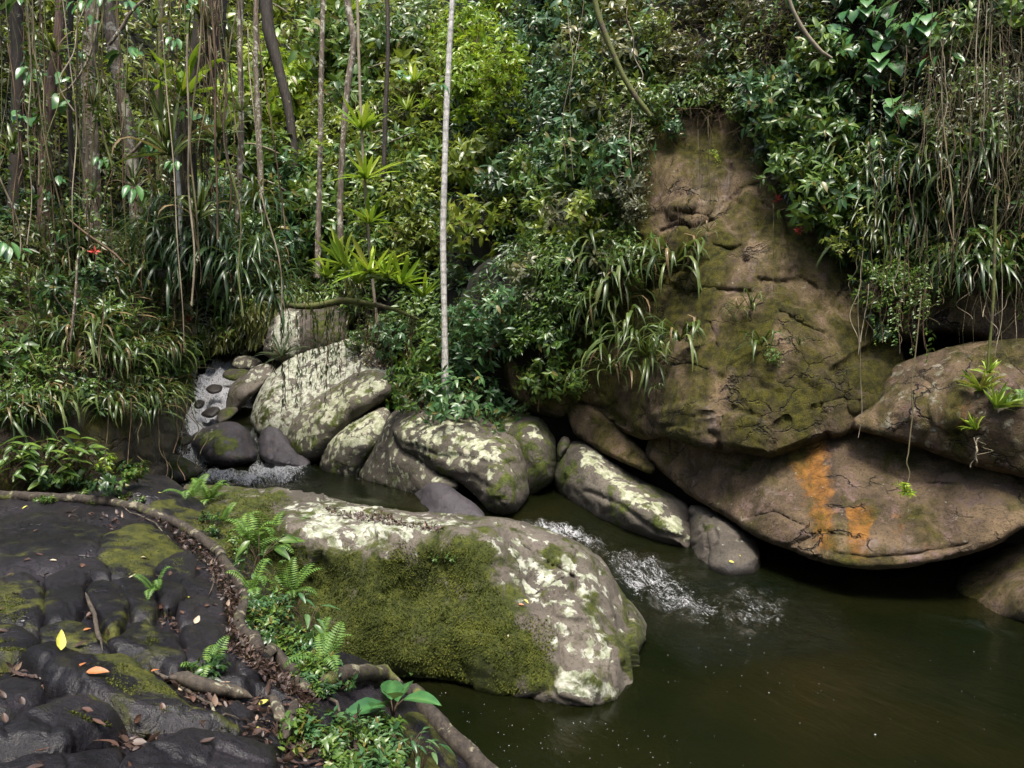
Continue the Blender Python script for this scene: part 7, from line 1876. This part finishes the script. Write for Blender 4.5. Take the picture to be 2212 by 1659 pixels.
# moss on the dark bank
P, N = [], []
for pts, h_, R_, mo_, mpp in LUMPS:
    if not mpp: continue
    pl = np.array(mpp[0], float); ar = np.ptp(pl[:, 0]) * np.ptp(pl[:, 1])
    for x, y in zone_scatter(pl, int(min(2600, ar * .30)), rng):
        h = hit(x, y)
        if h and h[1][2] > .2: P.append(h[0]); N.append(h[1])
P = np.array(P); N = np.array(N); cl = fbm(P * 7, 4, 15)
k = cl + rng.normal(0, .12, len(P)) > -.05
P, N, cl = P[k], N[k], cl[k]
D = N * .6 + rng.normal(0, .7, P.shape)
V, F, kk = leaves(P - N * .003, D, N + rng.normal(0, .4, P.shape), rng.uniform(.007, .017, len(P)), rng.uniform(.004, .008, len(P)), 'quad', .2)
mb = MB(); mb.add(V, F, np.repeat(np.clip(.45 + cl * .7 + rng.normal(0, .15, len(P)), 0, 1), kk))
mo = obj('moss', mb.mesh('moss', M['moss'], False)); mo['kind'] = 'stuff'
mo.parent = bank; mo.matrix_parent_inverse = Matrix.Translation(-Vector(bank.location))

# ------------------------------------------------------------------ fallen leaves
FL = {}
for m in ('fall_orange', 'fall_yellow', 'fall_tan', 'fall_brown', 'dry'):
    FL[m] = [leaf_mesh('big', m, .10, .042, c, .5, 'fallen_leaf') for c in (.15, .45, -.3)]


def fallen(x, y, mat, label, group=None, s=1.0, rz=None, v=None, rng=R7, lift=.008, q=None):
    h = hit(x, y)
    if h is None: return
    qm = Vector(h[1]).to_track_quat('Z', 'Y').to_matrix() @ Matrix.Rotation(rz if rz is not None else rng.uniform(0, 6.28), 3, 'Z') @ Matrix.Rotation(rng.normal(0, .2), 3, 'X')
    o = bpy.data.objects.new('fallen_leaf', FL[mat][int(rng.integers(3)) if v is None else v]); COL.objects.link(o)
    o.location = [float(c) for c in h[0] + h[1] * lift]; o.rotation_euler = qm.to_euler(); o.scale = (s,) * 3
    tag(o, label, 'leaf', group)
    if q: queue_label(o, q, x, y)


for x, y, m, s, rz, v, lab in [(130, 1408, 'fall_yellow', 1.1, 1.9, 2, 'curled yellow leaf on the dark stone at the left'), (187, 1454, 'fall_orange', 1.0, 1.4, 0, 'orange leaf lying flat, lower of two, on the dark stone'), (187, 1435, 'fall_orange', .65, 1.5, 0, 'smaller orange leaf just above the flat orange one'), (405, 1293, 'fall_yellow', .65, 1.8, 0, 'yellow leaf on the smooth slab near the bend of the root'),
                               (260, 1578, 'fall_brown', .95, .5, 0, 'round brown leaf near the bottom edge'), (253, 1618, 'fall_brown', 1.0, 2.6, 1, 'brown leaf standing on edge at the bottom'), (305, 1206, 'fall_tan', .7, .6, 1, 'pale tan leaf on the mossy stone'), (328, 1057, 'fall_tan', .8, 1.6, 0, 'pale leaf on the grey stone beyond the root'), (341, 1066, 'fall_yellow', .4, .5, 0, 'small cream leaf on the grey stone beyond the root'),
                               (558, 1526, 'fall_yellow', .7, .9, 0, 'yellow-green leaf by the bent root'), (326, 1454, 'fall_orange', .45, 1.2, 0, 'small orange leaf by the big low slab'), (552, 1575, 'fall_yellow', .4, .3, 0, 'small yellow leaf in the litter'), (108, 1212, 'fall_tan', .45, 1.5, 0, 'small oval brownish leaf on the upper slab'), (175, 1228, 'fall_brown', .8, 1.7, 0, 'long reddish leaf on the edge of the upper slab'), (180, 1365, 'fall_orange', .5, 1.6, 0, 'small rusty leaf in the stone joint'),
                               (95, 1480, 'fall_brown', 1.0, .2, 1, 'dark brown leaf in the litter at the far left'), (430, 1560, 'dry', .8, .9, 1, 'leathery brown leaf in the lower litter'), (420, 1350, 'fall_tan', .8, 1.2, 2, 'pair of curled dry leaves on the slab by the root'), (442, 1312, 'fall_brown', .6, 1.5, 0, 'dark leaf on the smooth slab'), (90, 1086, 'fall_orange', .7, 1.5, 0, 'orange leaf beside the upper root'), (60, 1094, 'fall_yellow', .6, .4, 0, 'yellow-green leaf under the upper root'),
                               (1132, 1296, 'fall_yellow', .55, .3, 0, 'yellow leaf on the lichen of the big boulder'), (1120, 1306, 'fall_orange', .5, 1.3, 0, 'pinkish leaf on the lichen of the big boulder'), (1150, 1212, 'fall_brown', .9, .8, 2, 'red-brown curled leaf in a crack of the big boulder'), (950, 1345, 'fall_yellow', .35, .6, 0, 'tiny yellow leaf on the moss of the big boulder'), (1575, 1212, 'fall_yellow', .7, 1.4, 0, 'yellow leaf on the pale block at the pool edge'), (1596, 1200, 'fall_yellow', .5, 1.0, 0, 'second yellow leaf on the pale block, farther right'), (750, 1385, 'fall_tan', .4, .2, 0, 'tan leaf stuck in the moss, lower left'), (1098, 1372, 'fall_tan', .4, .2, 0, 'tan leaf stuck in the moss near the lichen')]:
    fallen(x, y, m, lab, None, s, rz, v)
bank_poly = [(-20, 1110), (240, 1105), (400, 1160), (470, 1220), (515, 1300), (520, 1390), (600, 1450), (680, 1520), (760, 1560), (800, 1620), (850, 1659), (-20, 1659)]
cnt = 0
for x, y in zone_scatter(bank_poly, 1500, R7):
    h = hit_id(x, y)
    if not h: continue
    joint = h[2] == BANK_ID
    if joint or R7.random() < .06:
        fallen(x, y, ('fall_brown', 'dry', 'fall_brown', 'dry', 'fall_tan' if cnt % 3 == 0 else 'dry')[cnt % 5], 'dead brown leaf in the litter on the dark stone bank', 'dead leaves on the stone bank', R7.uniform(.35, .8), q=('brown', 'dry', 'dark brown', 'dry', 'tan' if cnt % 3 == 0 else 'dry')[cnt % 5] + ' dead leaf')
        cnt += 1
    if cnt >= 130: break


def litter(label, poly, n, seed, L=(.02, .055), mat='dry', only=None, lift=.006, tumble=.45):
    rng = np.random.default_rng(seed)
    P, N = [], []
    for x, y in zone_scatter(poly, n, rng):
        h = hit_id(x, y)
        if h and (only is None or h[2] == only) and h[1][2] > .1: P.append(h[0]); N.append(h[1])
    P = np.array(P); N = np.array(N)
    D = np.cross(N, norm(rng.normal(size=P.shape))) + N * rng.normal(.1, tumble * .5, (len(P), 1))
    l = rng.uniform(*L, len(P))
    V, F, k = leaves(P + N * (lift + rng.uniform(0, .015, (len(P), 1))), D, N + rng.normal(0, tumble, P.shape), l, l * rng.uniform(.25, .55, len(P)), 'leaf8', rng.normal(0, .5, len(P)))
    mb = MB(); mb.add(V, F, np.repeat(rng.random(len(P)), k))
    o = obj('leaf_litter', mb.mesh('leaf_litter', M[mat], False)); tag(o, label, None, None, 'stuff')


litter('brown leaf litter filling the joints of the dark stone bank', bank_poly, 4500, 91, (.02, .06), only=BANK_ID)
litter('brown leaf litter caught along the long root', [(330, 1120), (420, 1165), (470, 1215), (520, 1300), (515, 1370), (600, 1450), (680, 1520), (660, 1530), (560, 1460), (490, 1400), (480, 1300), (440, 1220), (380, 1170)], 1600, 92, (.02, .055))
litter('reddish leaf litter on the top of the big boulder', [(690, 1092), (760, 1110), (840, 1112), (860, 1128), (960, 1140), (950, 1150), (840, 1135), (740, 1122)], 500, 93, (.02, .05))
litter('reddish leaf litter behind the left pile', [(770, 760), (850, 760), (850, 800), (780, 790)], 700, 94, (.03, .08))
litter('leaf litter on the top of the middle boulder', [(850, 880), (960, 850), (1060, 890), (1010, 900), (900, 890)], 500, 95, (.03, .07))

# small flecks of foam drifting on the pool
rng = np.random.default_rng(97)
mb = MB()
th = np.arange(6) * math.pi / 3
pts = np.vstack([zone_scatter([(950, 1530), (1350, 1560), (1700, 1400), (2212, 1400), (2212, 1659), (1050, 1659)], 30, rng), zone_scatter([(940, 1490), (1200, 1540), (1500, 1600), (1500, 1659), (1040, 1659)], 70, rng), zone_scatter([(1400, 1370), (1750, 1340), (1800, 1500), (1450, 1500)], 30, rng)])
for x, y in pts:
    d = rays(x, y); Pw = CAM + d * ((.006 - CAM[2]) / d[2])
    r = rng.uniform(.0012, .0028) * (Pw[1] / 6) * (1 + 1.5 * (rng.random() > .95))
    ring = np.stack([Pw[0] + r * np.cos(th) * rng.uniform(.8, 1.6), Pw[1] + r * np.sin(th), np.full(6, Pw[2])], -1)
    V = np.vstack([ring, [[Pw[0], Pw[1], Pw[2] + r * .7]]])
    mb.add(V, np.array([[i, (i + 1) % 6, 6] for i in range(6)]), .5)
o = obj('foam', mb.mesh('foam', M['foam'], False)); tag(o, 'tiny white flecks of foam drifting on the dark pool', None, None, 'stuff')

settle_labels()
